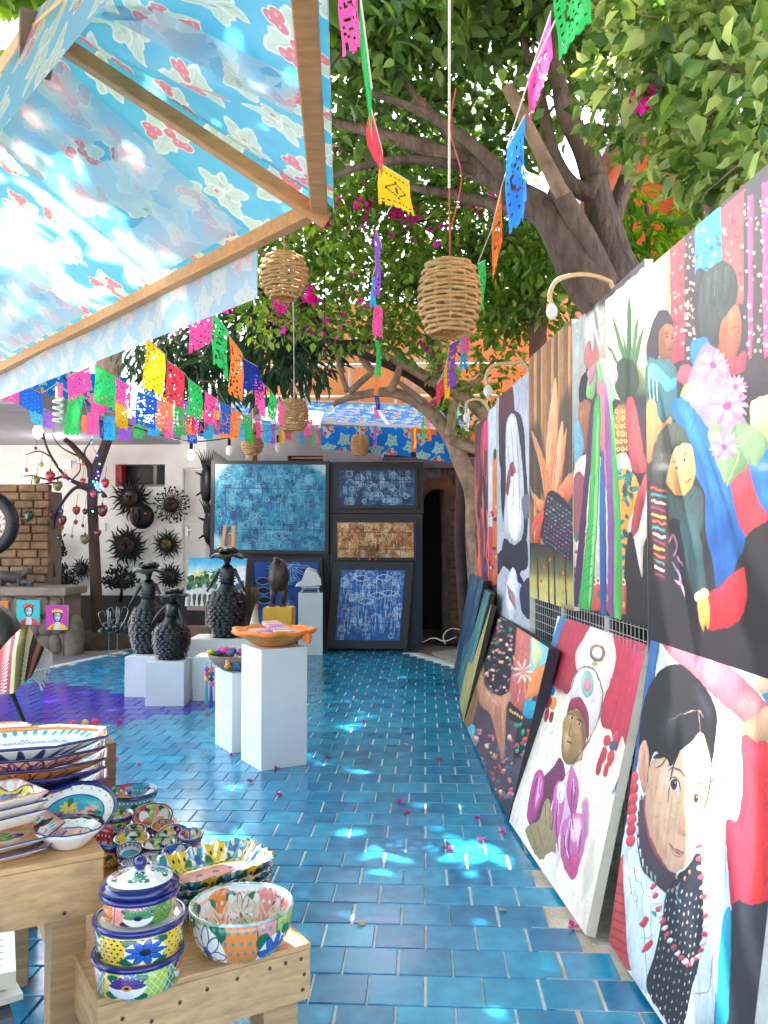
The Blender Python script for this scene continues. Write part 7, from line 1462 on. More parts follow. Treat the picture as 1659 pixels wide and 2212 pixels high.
c.S([('1d1a26', '505,1540 550,1528 645,1650 650,1880 590,1860 478,1765 486,1660')])
for i in range(11):
    for j in range(9):
        x, y = 512 + j * 15 + i * -2.5, 1552 + i * 21 + j * 11.5
        if x < 646 and y < 1860: c.dot(x, y, 6.5, (['8a86a0', 'b0aabc', '5a5878'] if i < 5 else ['8a3f78', '3f6a98', 'b0608a', '5a4a9a'])[(i + j) % 3], 4.6, 35, n=7)
c.S([('1b2020>9a8f4a', '410,1780 500,1790 600,1860 655,1880 655,1990 410,1980', dict(smooth=False)), ('a89c50>c8ba78', '410,1940 655,1960 655,2110 410,2070', dict(smooth=False, soft=4))])
for x in (462, 515, 545, 600): c.L('241d18', 7, f'{x - 5},1850 {x},2090', taper=False)
for x, y in ((490, 1900), (475, 1970), (585, 1930), (600, 1990), (520, 1860), (440, 1920)): c.dot(x, y, 6, 'd8502f', 9)
c.strokes(1700); c.brush(1.4); c.place('hung_painting', 'hung painting of a big orange corn husk with a woven purse', 'painting', 'paintings hung on the wire frame')
# ---- D: white dove; E: dark red cloth and pencil
c = wallc(yl(1074), yl(1143), .93, 2.62, 200, 420, 'b9bdca', 4); c.zoom(*R1)
c.S([('a8acba>cfd2da', '240,1050 420,900 420,1500 240,1500', dict(smooth=False)), ('5c2032>3f1524', '268,1060 330,1000 345,1200 330,1300 290,1260 270,1400'), ('23243a', '278,1260 300,1150 340,1120 385,1180 400,1400 410,1560 405,1740 380,1780 300,1700 276,1560'), ('e3e6ec>bcc2d2', '300,1220 322,1140 350,1160 372,1300 390,1500 384,1740 330,1790 292,1700 300,1480'), ('8f2f42', '300,1520 312,1420 335,1380 352,1440 345,1480 325,1450 314,1540'), ('f2f4f6', '310,1560 340,1440 366,1460 376,1700 345,1770 318,1720'), ('1d1e30', '290,1760 340,1790 400,1760 408,1900 370,1930 400,2000 345,1960 300,1900 280,1880'), ('6a6c80', '380,1560 420,1540 420,1640 392,1660'), ('dfe1e8', '310,1960 340,1900 362,2000 350,2120 325,2160 300,2080'), ('23243a', '255,1850 300,1800 290,1880 258,1940'), ('2a2b40', '370,2010 420,1960 420,2150 380,2120')])
for i in range(7): c.L('8a3048', 4, f'{308 + i * 6},{1990 + i * 8} {318 + i * 5},{2060 + i * 9}')
c.L('9aa2b8', 4, '325,1200 340,1400 336,1600', '350,1220 364,1420 368,1640', '312,1300 322,1480')
c.strokes(1700); c.brush(1.3); c.place('hung_painting', 'hung painting of a white dove over grey paving with dark shadows', 'painting', 'paintings hung on the wire frame')
c = wallc(yl(1055), yl(1073), .93, 2.585, 60, 360, 'cfd2da', 5); c.zoom(*R1); c.S([('c8d4de', '214,1100 266,1060 266,1600 214,1600', dict(smooth=False)), ('d8843c>b05a28', '234,1400 246,1330 256,1400 254,2080 236,2080'), ('2a3a4a', '238,1340 246,1310 254,1340 246,1370'), ('c23a3a', '214,1700 234,1700 234,2000 214,2000', dict(smooth=False)), ('2a2038', '214,2000 266,1980 266,2200 214,2200', dict(smooth=False))]); speck(c, 20, (214, 1600, 262, 2000), ['d83a68', '2a2a60', 'e8c8b0', 'f0a040'], 5, 12)
c.brush(1); c.place('hung_painting', 'narrow hung painting with an upright orange pencil beside the dove', 'painting', 'paintings hung on the wire frame')
c = wallc(yl(1026), yl(1054), .85, 2.55, 90, 360, '4a1a22', 6); c.zoom(*R1); r6 = random.Random(3)
for i in range(60): x, y = r6.uniform(140, 215), r6.uniform(1180, 2150); c.L(r6.choice(['8a2a30', 'b03038', '5a2a5a', 'd85a68', '2a2038', 'c86a4a', '3a4a7a', '6a1a28']), 9, f'{x},{y} {x + r6.uniform(-8, 10)},{y + 120} {x + r6.uniform(-6, 12)},{y + 240}')
c.S([('d8346a', '190,1190 222,1170 222,1300 196,1320')]); c.brush(1.2); c.place('hung_painting', 'farthest hung painting, of dark red folded textiles', 'painting', 'paintings hung on the wire frame')
# ---- leaning canvases
def lean(b0, b1, t0, t1): return atZ(*b0, .03), atZ(*b1, .03), WP(*t0, .015), WP(*t1, .015)
b0, _, t0, _ = lean((1315, 2035), (1440, 2200), (1412, 1338), (1659, 1375)); dd = WD * 1.06
c = Canvas(t0, t0 + dd, b0, 420, 520, 'd9e2e6', 7); c.zoom(*R5)
c.S([('2a66a2>1f4a7c', '340,90 386,104 398,230 340,600 300,720 280,860 180,1380 60,1500', dict(smooth=False)), ('c6d2da', '388,120 520,300 520,420 380,480 396,240'), ('4a90ba>3a7aa6', '660,150 1200,230 1200,620 960,560 880,400 760,300', dict(smooth=False)), ('cfdbe2', '860,210 905,215 960,330 960,400 880,330', dict(soft=5)), ('dc6c7a>cf5a68', '374,108 670,160 720,300 850,430 970,570 952,606 866,645 800,612 700,525 560,395 450,292 386,192'), ('eab0ae', '790,560 850,470 940,560 930,600 870,636', dict(soft=8)), ('e8a0a4', '650,280 690,290 700,420 660,440 630,400', dict(soft=7)),
     ('dfe8ea>c9d6dc', '600,1150 690,700 790,600 840,760 800,1150 760,1400 770,1700 690,2230 480,2230 560,1800', dict(smooth=False)), ('cfa888>b88a68', '836,640 900,600 980,560 1100,640 1100,760 900,745 840,730'), ('dcbc9c', '868,400 900,360 980,360 1000,470 930,490 880,450'), ('d2394a>b82a3c', '822,720 900,745 960,770 930,1000 900,1300 900,1600 780,1625 752,1400 742,1160 800,1150 830,960'), ('dc2c2c>b8201f', '940,780 1200,700 1200,1560 900,1610 900,1300'), ('23252d', '768,1625 905,1592 1200,1500 1200,2260 760,2260'), ('2ba2ba>1d8098', '726,1660 766,1618 764,1900 745,2230 680,2230 700,1900')])
c.L('b0404c', 5, '870,900 850,1200 860,1500', '840,1200 800,1400', alpha=.6); c.L('c2ccd2', 7, '700,1200 705,1600 690,2100', '735,1200 740,1500', '660,1250 655,1700'); c.L('2a9aa0', 12, '640,890 690,850', '650,960 700,930 725,960', '640,1095 660,1100'); c.L('6a8ac8', 6, '640,800 690,790', '650,1015 740,1020'); c.L('8ac0c8', 9, '700,620 770,680', '690,580 760,640')
c.S([('c84c4a>b03a3c', '176,1390 216,1340 218,1560 242,1800 252,1940 110,1800 150,1560')])
for i in range(8): c.L('9a2c34', 9, f'{165 - i * 4},{1480 + i * 46} {232},{1500 + i * 50}', taper=False)
c.S([('dee7eb>c3d0d8', '206,1345 262,1300 350,1470 444,1540 420,1660 400,1900 330,2050 244,1930 216,1620')]); c.L('c06a72', 4, '222,1330 235,1400 262,1400 275,1470 300,1475 315,1540 350,1556', '215,1440 240,1450 250,1540 280,1545 275,1620', smooth=False); c.L('b0bcc4', 6, '300,1560 320,1800 330,2000', '350,1600 352,1800')
c.S([('c83a44', '290,1700 320,1660 340,1665 320,1710'), ('c83a44', '300,1840 340,1780 362,1790 335,1830'), ('2f8f7a', '355,1630 380,1630 372,1655')]); c.L('8aa0a0', 4, '295,1760 330,1768 360,1750')
for i in range(7): c.dot(262 - i * 3, 930 + i * 55, 24, ['d84a56', 'c23a48'][i % 2], 34, 20)
c.S([('5a3f48>3a2a34', '300,1020 330,1180 372,1300 430,1400 484,1430 474,1500 436,1532 370,1480 300,1390 276,1200'), ('a83a48', '318,1020 342,1180 380,1290 440,1400 400,1370 340,1260 310,1100'), ('20222c>14151c', '430,1540 480,1450 560,1370 602,1296 616,1400 622,1700 602,1880 572,2000 500,2260 390,2140 326,2010 370,1850 410,1660')])
for i in range(8):
    for k in range(15): c.dot(440 + i * 24 - k * 7 + 0.25 * (i - 4) * k, 1520 + k * 50 + i * 6 - 12 * (i % 2), 4, 'aeb6be' if k < 12 else 'd0d4d8', 10, 8, n=6)
c.S([('17151d>0e0d14', '288,780 300,600 340,460 400,372 482,338 560,380 640,470 690,580 692,700 664,862 640,760 612,690 560,742 505,790 455,872 420,830 372,800 345,860 330,960 300,900'), ('e6c3a3>dbae8c', '345,862 420,800 520,770 606,690 642,760 664,850 660,960 640,1080 616,1150 610,1250 586,1330 530,1390 482,1422 430,1392 372,1292 332,1182 320,1050 335,950'), ('dcaa8a>c98a6a', '288,790 318,734 340,800 336,900 320,1010 300,970 284,870')])
c.S([('cf9c7c', '345,900 380,860 380,1100 400,1250 440,1370 380,1290 335,1150', dict(soft=9, alpha=.7)), ('efd2b8', '520,820 610,760 640,860 600,950 530,900', dict(soft=14, alpha=.8)), ('cb9876', '490,1150 520,1120 545,1210 520,1235 488,1200', dict(soft=5, alpha=.7)), ('d8a284', '600,1000 655,960 640,1090 612,1140', dict(soft=6, alpha=.7)), ('e0b498', '400,1080 450,1060 470,1180 430,1220', dict(soft=12)), ('b8805f', '495,1205 515,1225 545,1228 520,1238'), ('d69a80', '300,800 318,770 322,880 312,940', dict(soft=3))])
c.S([('12111a', '360,830 420,790 520,740 600,690 560,742 500,790 456,872 430,830')]); c.L('15131b', 6, '520,750 478,840 455,930 438,1064', '430,830 400,870 370,880', '640,740 664,860 650,1000 622,1110'); c.L('2a2028', 4, '470,800 440,870', '600,700 606,760', '585,720 590,765'); c.L('d8a8a0', 5, '440,640 520,596 600,580 625,620'); c.L('c08a90', 4, '600,580 606,690')
c.S([('4a4a5a', '575,470 600,480 660,570 660,640 620,560', dict(soft=7, alpha=.7)), ('34343f', '400,640 520,590 480,660 400,720', dict(soft=8, alpha=.7))])
c.L('4a2f28', 7, '440,892 470,878 505,895 532,935', '588,975 615,966 642,992'); c.S([('f2e8e0', '446,950 470,930 496,960 502,1000 478,1005 455,985'), ('f2e8e0', '566,1030 585,1012 608,1030 620,1062 596,1072 575,1058')]); c.dot(470, 965, 17, '4a3028', 26); c.dot(585, 1038, 14, '4a3028', 24); c.dot(472, 962, 8, '120c0c', 13); c.dot(586, 1036, 7, '120c0c', 12); c.dot(476, 954, 3.4, 'ffffff'); c.dot(589, 1028, 3, 'ffffff')
c.L('3a241f', 6, '444,955 468,930 498,962 503,1000', '566,1032 586,1012 610,1032 622,1064'); c.S([('c07a6e', '440,1268 470,1290 500,1310 524,1318 518,1330 490,1328 460,1302'), ('d09a8a', '462,1306 490,1330 515,1332 496,1346 470,1336')]); c.L('7a3a38', 4, '438,1267 470,1296 500,1312 526,1320')
for i, (x, y) in enumerate([(292, 1000), (284, 1060), (278, 1120), (280, 1180), (284, 1240), (294, 1300), (308, 1350), (328, 1390), (350, 1420), (372, 1438)]): c.L('dfe8ea' if i < 7 else '8ac0b8', 10, f'{x},{y} {x + 3},{y + 46}')
bd = catmull([(602, 1290, 0), (606, 1400, 0), (626, 1550, 0), (632, 1700, 0), (612, 1830, 0), (560, 1892, 0), (510, 1870, 0), (450, 1780, 0), (412, 1680, 0), (382, 1580, 0), (362, 1500, 0)], 3)
for i, q in enumerate(bd): c.dot(q.x, q.y, 13, ['c8485a', 'ecd6d0'][i % 2], 19, 60, n=8)
for x, y in ((482, 1445), (526, 1450), (488, 1500), (460, 1520), (552, 1420)): c.dot(x, y, 7, 'c88a68', 12)
c.L('5a9aa0', 5, '470,1480 490,1560 520,1590', '500,1470 480,1540'); c.L('c85a6a', 4, '670,1740 676,1800 655,2030 600,2050 555,2060')
c.strokes(2000); c.brush(1.3); c.place('leaning_painting', 'nearest leaning painting, portrait of a girl with black hair and bead necklace', 'painting', 'paintings leaning on the wire frame', .04)
# cap portrait
b0, b1, t0, t1 = lean((1100, 1775), (1265, 2020), (1205, 1330), (1400, 1390))
c = Canvas(t0, t0 + (b1 - b0), b0, 420, 460, 'ecdbc8', 8); c.zoom(*R8)
c.S([('e6d2bc>f0e2d2', '300,1250 480,640 760,700 880,950 640,1800 480,1560', dict(smooth=False)), ('2a7eae>1c5a88', '540,290 582,306 530,480 470,640 430,760 470,500', dict(smooth=False)), ('bc3048>a0253a', '578,306 690,338 650,470 636,560 590,640 560,660 520,600 478,650 480,560 520,440'), ('8a1f30', '500,520 540,560 560,650 520,640 490,600', dict(soft=4)), ('e6dbd2>d2c4bc', '690,338 770,350 806,420 800,560 770,620 765,720 720,780 690,720 620,560 612,470 650,400'), ('c82c4a>b02440', '800,366 958,428 940,600 912,720 880,940 850,930 830,860 800,930 780,840 730,800 745,680 770,620 802,500'), ('d8406a', '880,420 950,440 930,640 880,560', dict(soft=10, alpha=.6)), ('2a66a0>1d4f86', '925,600 905,760 880,960 815,1158 806,1110 784,1124 850,950 898,740'), ('d8cabc', '500,1300 560,1250 520,1500 470,1480', dict(soft=8))])
c.S([('e9deda>cfc0bc', '590,730 588,630 620,556 662,534 706,558 736,640 728,740 700,840 668,860 660,790 636,712 604,690'), ('97284e>6f1c3a', '572,750 590,690 640,684 672,770 668,880 648,800 622,736 596,740'), ('b58e5c>8a6438', '553,790 590,740 634,750 662,850 642,950 604,992 562,986 545,930 548,850'), ('6d4d30', '590,742 640,752 662,850 648,920 634,800', dict(soft=4, alpha=.8)), ('c89a68', '630,930 646,930 640,970 624,975'), ('d8b888', '553,850 580,820 590,900 562,940', dict(soft=6, alpha=.6))])
c.L('6a2a35', 5, '588,640 622,556 664,534 706,560 738,650 726,760 690,850', '690,850 640,930 585,1010'); c.S([('8fb6b4', '640,590 654,560 676,556 692,590 694,640 680,672 656,676 640,640'), ('d8828c', '652,600 676,590 682,630 664,652 650,630'), ('b8a070', '700,510 688,522 700,532 716,524')])
c.dot(714, 470, 37, '8a6450', 42); c.dot(714, 470, 23, 'f4f0ee', 29); c.L('3a2418', 5, '570,762 590,756 604,770', '615,780 632,786 640,800'); c.dot(592, 776, 8, 'e8dcc8', 7); c.dot(593, 776, 5, '1c1410', 6); c.dot(628, 804, 7, 'e8dcc8', 7); c.dot(628, 804, 4.5, '1c1410', 6); c.L('7a5432', 5, '592,800 580,850 594,862'); c.L('5a2422', 8, '568,886 582,884 594,896'); c.L('d0a070', 5, '735,690 700,830 600,1000 510,1090')
c.form = .1
c.S([('7c3058>5a2444', '540,962 562,1050 520,1110 480,1240 430,1300 385,1250 420,1110 500,1010'), ('c44c8c>a03a74', '412,1060 440,1020 462,1040 455,1150 408,1270 382,1230'), ('e8a8cc', '440,1050 452,1100 420,1200', dict(soft=3)), ('e6c4d4>c89ab4', '535,1100 590,1080 615,1200 600,1330 545,1340 520,1230'), ('d674ac>b04a86', '515,1095 545,1068 560,1150 545,1260 525,1350 500,1400 474,1330 500,1200'), ('d06aa4>a84480', '590,1005 616,1045 628,1110 618,1190 600,1270 584,1200 568,1130 576,1055'), ('d878ae>b0508c', '555,1262 608,1222 662,1248 658,1350 640,1430 602,1534 562,1490 540,1400 545,1310'), ('e9dedc', '528,1090 556,1078 562,1140 540,1175 525,1150'), ('efc4d8', '580,1260 630,1250 640,1320 600,1360', dict(soft=3)), ('c23a78', '560,1440 600,1420 630,1440 610,1532 570,1500'), ('a8926a>8a744e', '380,1290 440,1250 470,1160 490,1165 500,1250 520,1400 480,1420 440,1440 390,1350'), ('e8e0d8', '466,1430 520,1420 512,1600 484,1556'), ('b87a98', '640,1180 672,1170 668,1330 650,1300', dict(soft=4)), ('d8cbb8', '660,1390 700,1330 690,1500 640,1640', dict(soft=9))])
c.L('8a2f68', 6, '540,1120 520,1250 530,1400', '600,1060 590,1180 600,1300', '430,1060 410,1180'); c.L('f4d8e4', 5, '575,1290 566,1370 580,1440', '625,1270 620,1380', '600,1060 606,1150', '535,1110 528,1230'); c.L('8a3468', 7, '590,1260 578,1380 590,1480', '640,1300 625,1410', '560,1320 556,1420', '510,1180 500,1300', '610,1100 600,1200'); c.L('6a5030', 4, '470,1180 472,1280', '486,1200 496,1300', '400,1300 430,1390', '430,1280 460,1380'); c.L('b03a78', 6, '420,1080 405,1200', '445,1060 440,1130')
for x, y, k, rx, ry in ((502, 650, '2f6a98', 12, 22), (506, 706, 'e09048', 16, 30), (484, 700, '9a2230', 14, 32), (476, 760, 'a82a38', 10, 34), (498, 770, '8a1f2c', 10, 28), (495, 600, 'b83040', 10, 20), (760, 880, 'c2303c', 17, 28), (785, 905, '2f5a70', 16, 22), (742, 950, 'b82a38', 15, 40), (775, 965, 'd03a44', 16, 44), (755, 1020, 'c2303c', 12, 36), (722, 1000, 'a82434', 12, 46), (800, 860, 'd03a50', 14, 30)): c.dot(x, y, rx, k, ry, 12)
c.strokes(2000); c.brush(1.5); c.place('leaning_painting', 'leaning portrait of a person in a tall white cap and pink scarf', 'painting', 'paintings leaning on the wire frame', .04, 'e8d8c0')
# textiles and hands
b0, b1, t0, t1 = lean((997, 1549), (1098, 1771), (1052, 1312), (1188, 1365))
c = Canvas(t0, t0 + (b1 - b0), b0, 460, 300, '5a4048', 9); c.zoom(*R8)
c.S([('b8924a>8a6430', '60,790 195,250 222,262 190,560 116,850', dict(smooth=False))]); c.L('6a4a24', 7, '185,330 100,760', '200,420 120,760'); c.L('d8b870', 6, '195,300 90,740', '205,350 150,640')
c.S([('262126', '195,252 345,318 322,560 300,660 250,672 192,600 180,540', dict(smooth=False)), ('d97c6c>c05a54', '345,318 412,346 404,560 362,745 296,700 322,500'), ('86cad0', '404,340 492,372 470,560 380,740', dict(smooth=False)), ('dbe3a4', '410,380 460,470 420,560 400,500', dict(smooth=False)), ('ea884a', '398,560 476,516 446,664 374,694', dict(smooth=False)), ('2a9ab4', '372,690 436,700 412,784 362,764', dict(smooth=False)), ('1b2327', '345,780 412,780 360,962 318,962', dict(smooth=False)), ('5a4a5a>2f2a32', '318,1000 360,962 350,1090 296,1262 250,1190', dict(smooth=False)), ('54404c', '105,850 200,740 250,880 275,990 330,960 300,1100 260,1200 190,1110', dict(smooth=False)), ('5aaaca', '98,840 134,806 145,900 118,930')])
speck(c, 90, (195, 300, 330, 650), ['d87a9a', 'e8b860', '4a8a6a', 'b04a5a', '7a4a7a', 'e8d0b0'], 5, 12, .7); speck(c, 110, (120, 830, 320, 1180), ['d87a8a', '3a8a78', 'e09a5a', '6a3a6a', '2a6a8a', 'c8505a', 'e0c0a0'], 6, 15, .8); speck(c, 14, (330, 800, 400, 950), ['3aa070', 'd84a3a', '58a8c8'], 7, 15)
daisy(c, 366, 560, 55, 9, ['f2c8b0'], 'e8907a', 1.2, .12); c.L('f0c0a0', 5, '372,620 380,690', '350,640 340,700')
c.S([('dc9e7e>c07a5a', '165,560 196,640 262,672 302,650 306,700 286,730 282,860 272,985 258,960 240,870 210,760 158,700'), ('a85a42', '230,720 262,740 270,900 250,860', dict(soft=4, alpha=.5)), ('2a2226', '300,700 360,760 350,800 300,770')])
for i in range(6): c.dot(304 + i * 11, 740 + i * 7, 5, 'e8b860', 9)
c.L('f0c8a8', 4, '190,650 250,720', '268,760 272,880'); c.strokes(2000); c.brush(1.4); c.place('leaning_painting', 'long leaning painting of hands and embroidered flowered textiles', 'painting', 'paintings leaning on the wire frame', .06, '3a3038')
def simple_lean(b0, b1, t0, t1, cols, bg, label, seed, n=70, th=.04):
    b0, b1, t0, t1 = lean(b0, b1, t0, t1); c = Canvas(t0, t0 + (b1 - b0), b0, 160, 200, bg, seed); r = random.Random(seed)
    for _ in range(n): x, y = r.uniform(0, 160), r.uniform(-20, 200); c.line([(x, y), (x + r.uniform(-5, 5), y + r.uniform(20, 70))], r.uniform(2, 6), r.choice(cols), raw=True)
    c.brush(1.2); c.place('leaning_painting', label, 'painting', 'paintings leaning on the wire frame', th, '4a4438')
simple_lean((992, 1512), (1001, 1560), (1044, 1288), (1060, 1312), ['c8b050', 'd8c878', '8a8a40', 'b07a3a', '5a6a40', 'e0d8a0'], 'b8a860', 'yellow-green striped painting squeezed behind the textile painting', 3)
simple_lean((987, 1470), (998, 1518), (1036, 1262), (1047, 1290), ['2a7a80', '3a9a98', '8ac0a8', '1f4a5a', 'b8c890'], '2f7078', 'teal painting edge between the dark blue and yellow-green canvases', 4)
simple_lean((981, 1441), (998, 1484), (1016, 1238), (1046, 1254), ['2a4a6a', '3f6a8a', '1f3550', '5a86a0', '16263a', '8ab0c0'], '24415e', 'farthest leaning painting, dark blue with pale vertical streaks', 5, 90)
# ---- the black panels with the tribal paintings
def glyphs(c, W, H, cols, dark, lite, seed, dens=1.0, streak=0):
    r = random.Random(seed)
    for _ in range(int(260 * dens)):
        x, y, s = r.uniform(0, W), r.uniform(0, H), r.uniform(6, 22); c.poly([(x + r.uniform(-s, s), y + r.uniform(-s, s)) for _ in range(6)], r.choice(cols), raw=True, alpha=r.uniform(.35, .8))
    ln = lambda p, w, k: c.line(p, w, k, raw=True, taper=False)
    for _ in range(int(74 * dens)):
        x, y, s, k, col_ = r.uniform(8, W - 8), r.uniform(8, H - 8), r.uniform(10, 26), r.randrange(8), (lite if r.random() < .5 else dark)
        if k == 0:
            for a in np.linspace(math.pi, 2 * math.pi, 9): c.poly([(x + s * math.cos(a - .12), y + s * math.sin(a - .12)), (x + s * 1.35 * math.cos(a), y + s * 1.35 * math.sin(a)), (x + s * math.cos(a + .12), y + s * math.sin(a + .12))], col_, raw=True, smooth=False)
            ln([(x + s * math.cos(a), y + s * math.sin(a)) for a in np.linspace(math.pi, 2 * math.pi, 9)], 1.8, col_); ln([(x + s * .7 * math.cos(a), y + s * .7 * math.sin(a)) for a in np.linspace(math.pi, 2 * math.pi, 9)], 1.6, col_)
        elif k == 1:
            ln([(x, y - s), (x + s * .32, y), (x, y + s), (x - s * .32, y), (x, y - s)], 1.7, col_); ln([(x, y - s), (x, y + s)], 1, col_); c.dot(x, y - s * .5, 1.8, col_, raw=True)
        elif k == 2:
            for j in range(5):
                for i in range(3): c.poly([(x + i * 6 - 9, y + j * 7), (x + i * 6 - 6, y + j * 7 - 6), (x + i * 6 - 3, y + j * 7)], col_, raw=True, smooth=False)
        elif k == 3:
            for q in (1, .62): ln([(x + s * q * .6 * math.cos(a), y + s * q * .6 * math.sin(a)) for a in np.linspace(0, 6.283, 13)], 1.6, col_)
            for a in np.linspace(0, 6.283, 12): ln([(x + s * .38 * math.cos(a), y + s * .38 * math.sin(a)), (x + s * .58 * math.cos(a), y + s * .58 * math.sin(a))], 1.2, col_)
        elif k == 4:
            for j in range(5): ln([(x - s * .6, y + j * 5), (x + s * .6, y + j * 5)], 1.5, col_)
            ln([(x - s * .6, y - 2), (x - s * .6, y + 24)], 1.5, col_); ln([(x + s * .6, y - 2), (x + s * .6, y + 24)], 1.5, col_)
        elif k == 5:
            ln([(x - s, y), (x, y - s * .4), (x + s, y), (x, y + s * .4), (x - s, y)], 1.8, col_); c.dot(x, y, s * .2, col_, raw=True)
        elif k == 6: ln([(x - s * .4, y + s), (x - s * .4, y - s * .2), (x, y - s * .8), (x + s * .4, y - s * .2), (x + s * .4, y + s)], 1.8, col_); ln([(x - s * .15, y + s), (x - s * .15, y), (x + s * .15, y), (x + s * .15, y + s)], 1.4, col_)
        else:
            for j in range(4): ln([(x + j * 5, y - s), (x + j * 5 + r.uniform(-2, 2), y + s)], 1.4, col_)
    for _ in range(streak): x, y = r.uniform(0, W), r.uniform(0, H * .8); ln([(x, y), (x + r.uniform(-2, 2), y + r.uniform(20, 60))], r.uniform(.8, 2), lite)
    for f in (.28, .76): ln([(0, H * f), (W, H * f + 2)], 2, dark)
    c.mottle(.12, (8, 8))
def z3(x, y, Y): return atY(431.3 + .36 * x, 962.2 + .36 * y, Y)
def panel(label, x0, y0, x1, y1, Y, zb=None):
    a, b = z3(x0, y0, Y), z3(x1, y1, Y); zb = b.z if zb is None else zb; m = MB(); m.box(((a.x + b.x) / 2, Y + .04, (a.z + zb) / 2), (b.x - a.x, .07, a.z - zb)); tag(m.build('black_panel', M_black, None, ((a.x + b.x) / 2, Y, zb), bevel=.004), label, 'panel', 'black display panels')
panel('left black display panel behind the large turquoise painting', 78, 98, 776, 1240, 11.82, .005); panel('upper right black display panel round the dark blue painting', 779, 100, 1343, 408, 11.8); panel('lower right black display panel round the orange painting, reaching the floor', 779, 411, 1338, 1245, 11.8, .005)
m = MB(); a = z3(78, 30, 11.8); b = z3(78, 98, 11.8); m.prism([a, z3(180, 98, 11.8), b], (0, 0, 0), (0, .05, 0)); tag(m.build('board_scrap', M_black, None, b), 'triangular black board corner above the turquoise painting', 'board')
def board_art(q, Y, W, H, bg, cols, dark, lite, seed, label, dens, streak=0, fw=.03, Y2=None):
    c = Canvas(z3(*q[0], Y), z3(*q[1], Y), z3(*q[2], Y2 or Y), W, H, bg, seed); c.form = 0; glyphs(c, W, H, cols, dark, lite, seed, dens * 1.5, streak); return c
c = board_art([(92, 112), (757, 116), (84, 624)], 11.74, 400, 310, '2f9fc0', ['2aa8c8', '1f86b0', '3fc0c0', '4fd0c8', '1a6aa0', '2f8fb8', '8fd8e0', '58c8d8', '186098', '30b0a8'], '0f4a86', '9fe0ea', 11, '', 2.2)
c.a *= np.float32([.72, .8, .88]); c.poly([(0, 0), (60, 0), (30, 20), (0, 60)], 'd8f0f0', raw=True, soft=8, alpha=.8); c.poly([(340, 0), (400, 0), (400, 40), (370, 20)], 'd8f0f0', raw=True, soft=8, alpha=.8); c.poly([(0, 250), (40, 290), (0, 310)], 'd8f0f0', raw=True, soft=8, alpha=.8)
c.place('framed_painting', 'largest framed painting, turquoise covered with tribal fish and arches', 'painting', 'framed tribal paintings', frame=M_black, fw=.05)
board_art([(832, 150), (1288, 150), (834, 358)], 11.73, 320, 150, '1f4a78', ['1d3f6a', '2a5f8a', '16335a', '3a7aa0', '4a90b0'], '0d1f3d', 'a8cfe0', 12, '', 1.0).place('framed_painting', 'wide dark navy framed painting of tribal suns at the upper right', 'painting', 'framed tribal paintings', frame=M_black, fw=.04)
board_art([(824, 462), (1282, 462), (826, 672)], 11.73, 320, 150, 'c98a52', ['d8a060', 'b8703f', 'e0b878', 'a85a34', 'c88a4a', 'd8c088'], '6a3420', 'f0dcb8', 13, '', 1.0).place('framed_painting', 'ochre and brown framed painting of tribal arches', 'painting', 'framed tribal paintings', frame=M_black, fw=.04)
fl = atZ(*[431.3 + .36 * 1012, 962.2 + .36 * 1240]); Yb, Yt = fl.y + .03, 11.72
c = board_art([(850, 745), (1232, 748), (812, 1166)], Yt, 280, 330, '2a6ac0', ['1d50a8', '2f78cc', '4a98dc', '184490', '3a88d0', '68b0e4'], '123a80', 'e8f2f8', 14, '', 1.1, 170, Y2=Yb)
for x, y in ((90, 40), (190, 36), (120, 150), (215, 110), (170, 120)): c.line([(x - 36, y), (x, y - 14), (x + 36, y), (x, y + 14), (x - 36, y)], 3, 'e8f2f8', raw=True, taper=False); c.dot(x, y, 6, '123a80', raw=True)
c.place('framed_painting', 'bright blue and white framed painting of eyes and streaks leaning on the floor', 'painting', 'framed tribal paintings', frame=M_black, fw=.11)
c = board_art([(320, 696), (712, 696), (356, 1235)], 11.66, 240, 320, '1a4a9a', ['163f88', '2058a8', '1a4a98', '0f3274', '2a68b8'], '0c2458', '7ab0d8', 15, '', .7)
for i, a in enumerate(np.linspace(.05, math.pi - .05, 7)): x, y = 130 + 78 * math.cos(a), 18 + 66 * math.sin(a); c.line([(130, 14), (x, y)], 13, '9fd0ea', raw=True); c.line([(130, 14), (x, y)], 8, '1d4f98', raw=True)
for y in (70, 104, 138): c.poly([(4, y), (30, y - 13), (60, y), (30, y + 13)], '0a1230', raw=True); c.line([(4, y), (30, y - 13), (60, y), (30, y + 13), (4, y)], 2, '8fc4e0', raw=True, taper=False)
c.place('framed_painting', 'deep blue framed painting with a fan of fish behind the bird sculpture', 'painting', 'framed tribal paintings', frame=M_black, fw=.05)
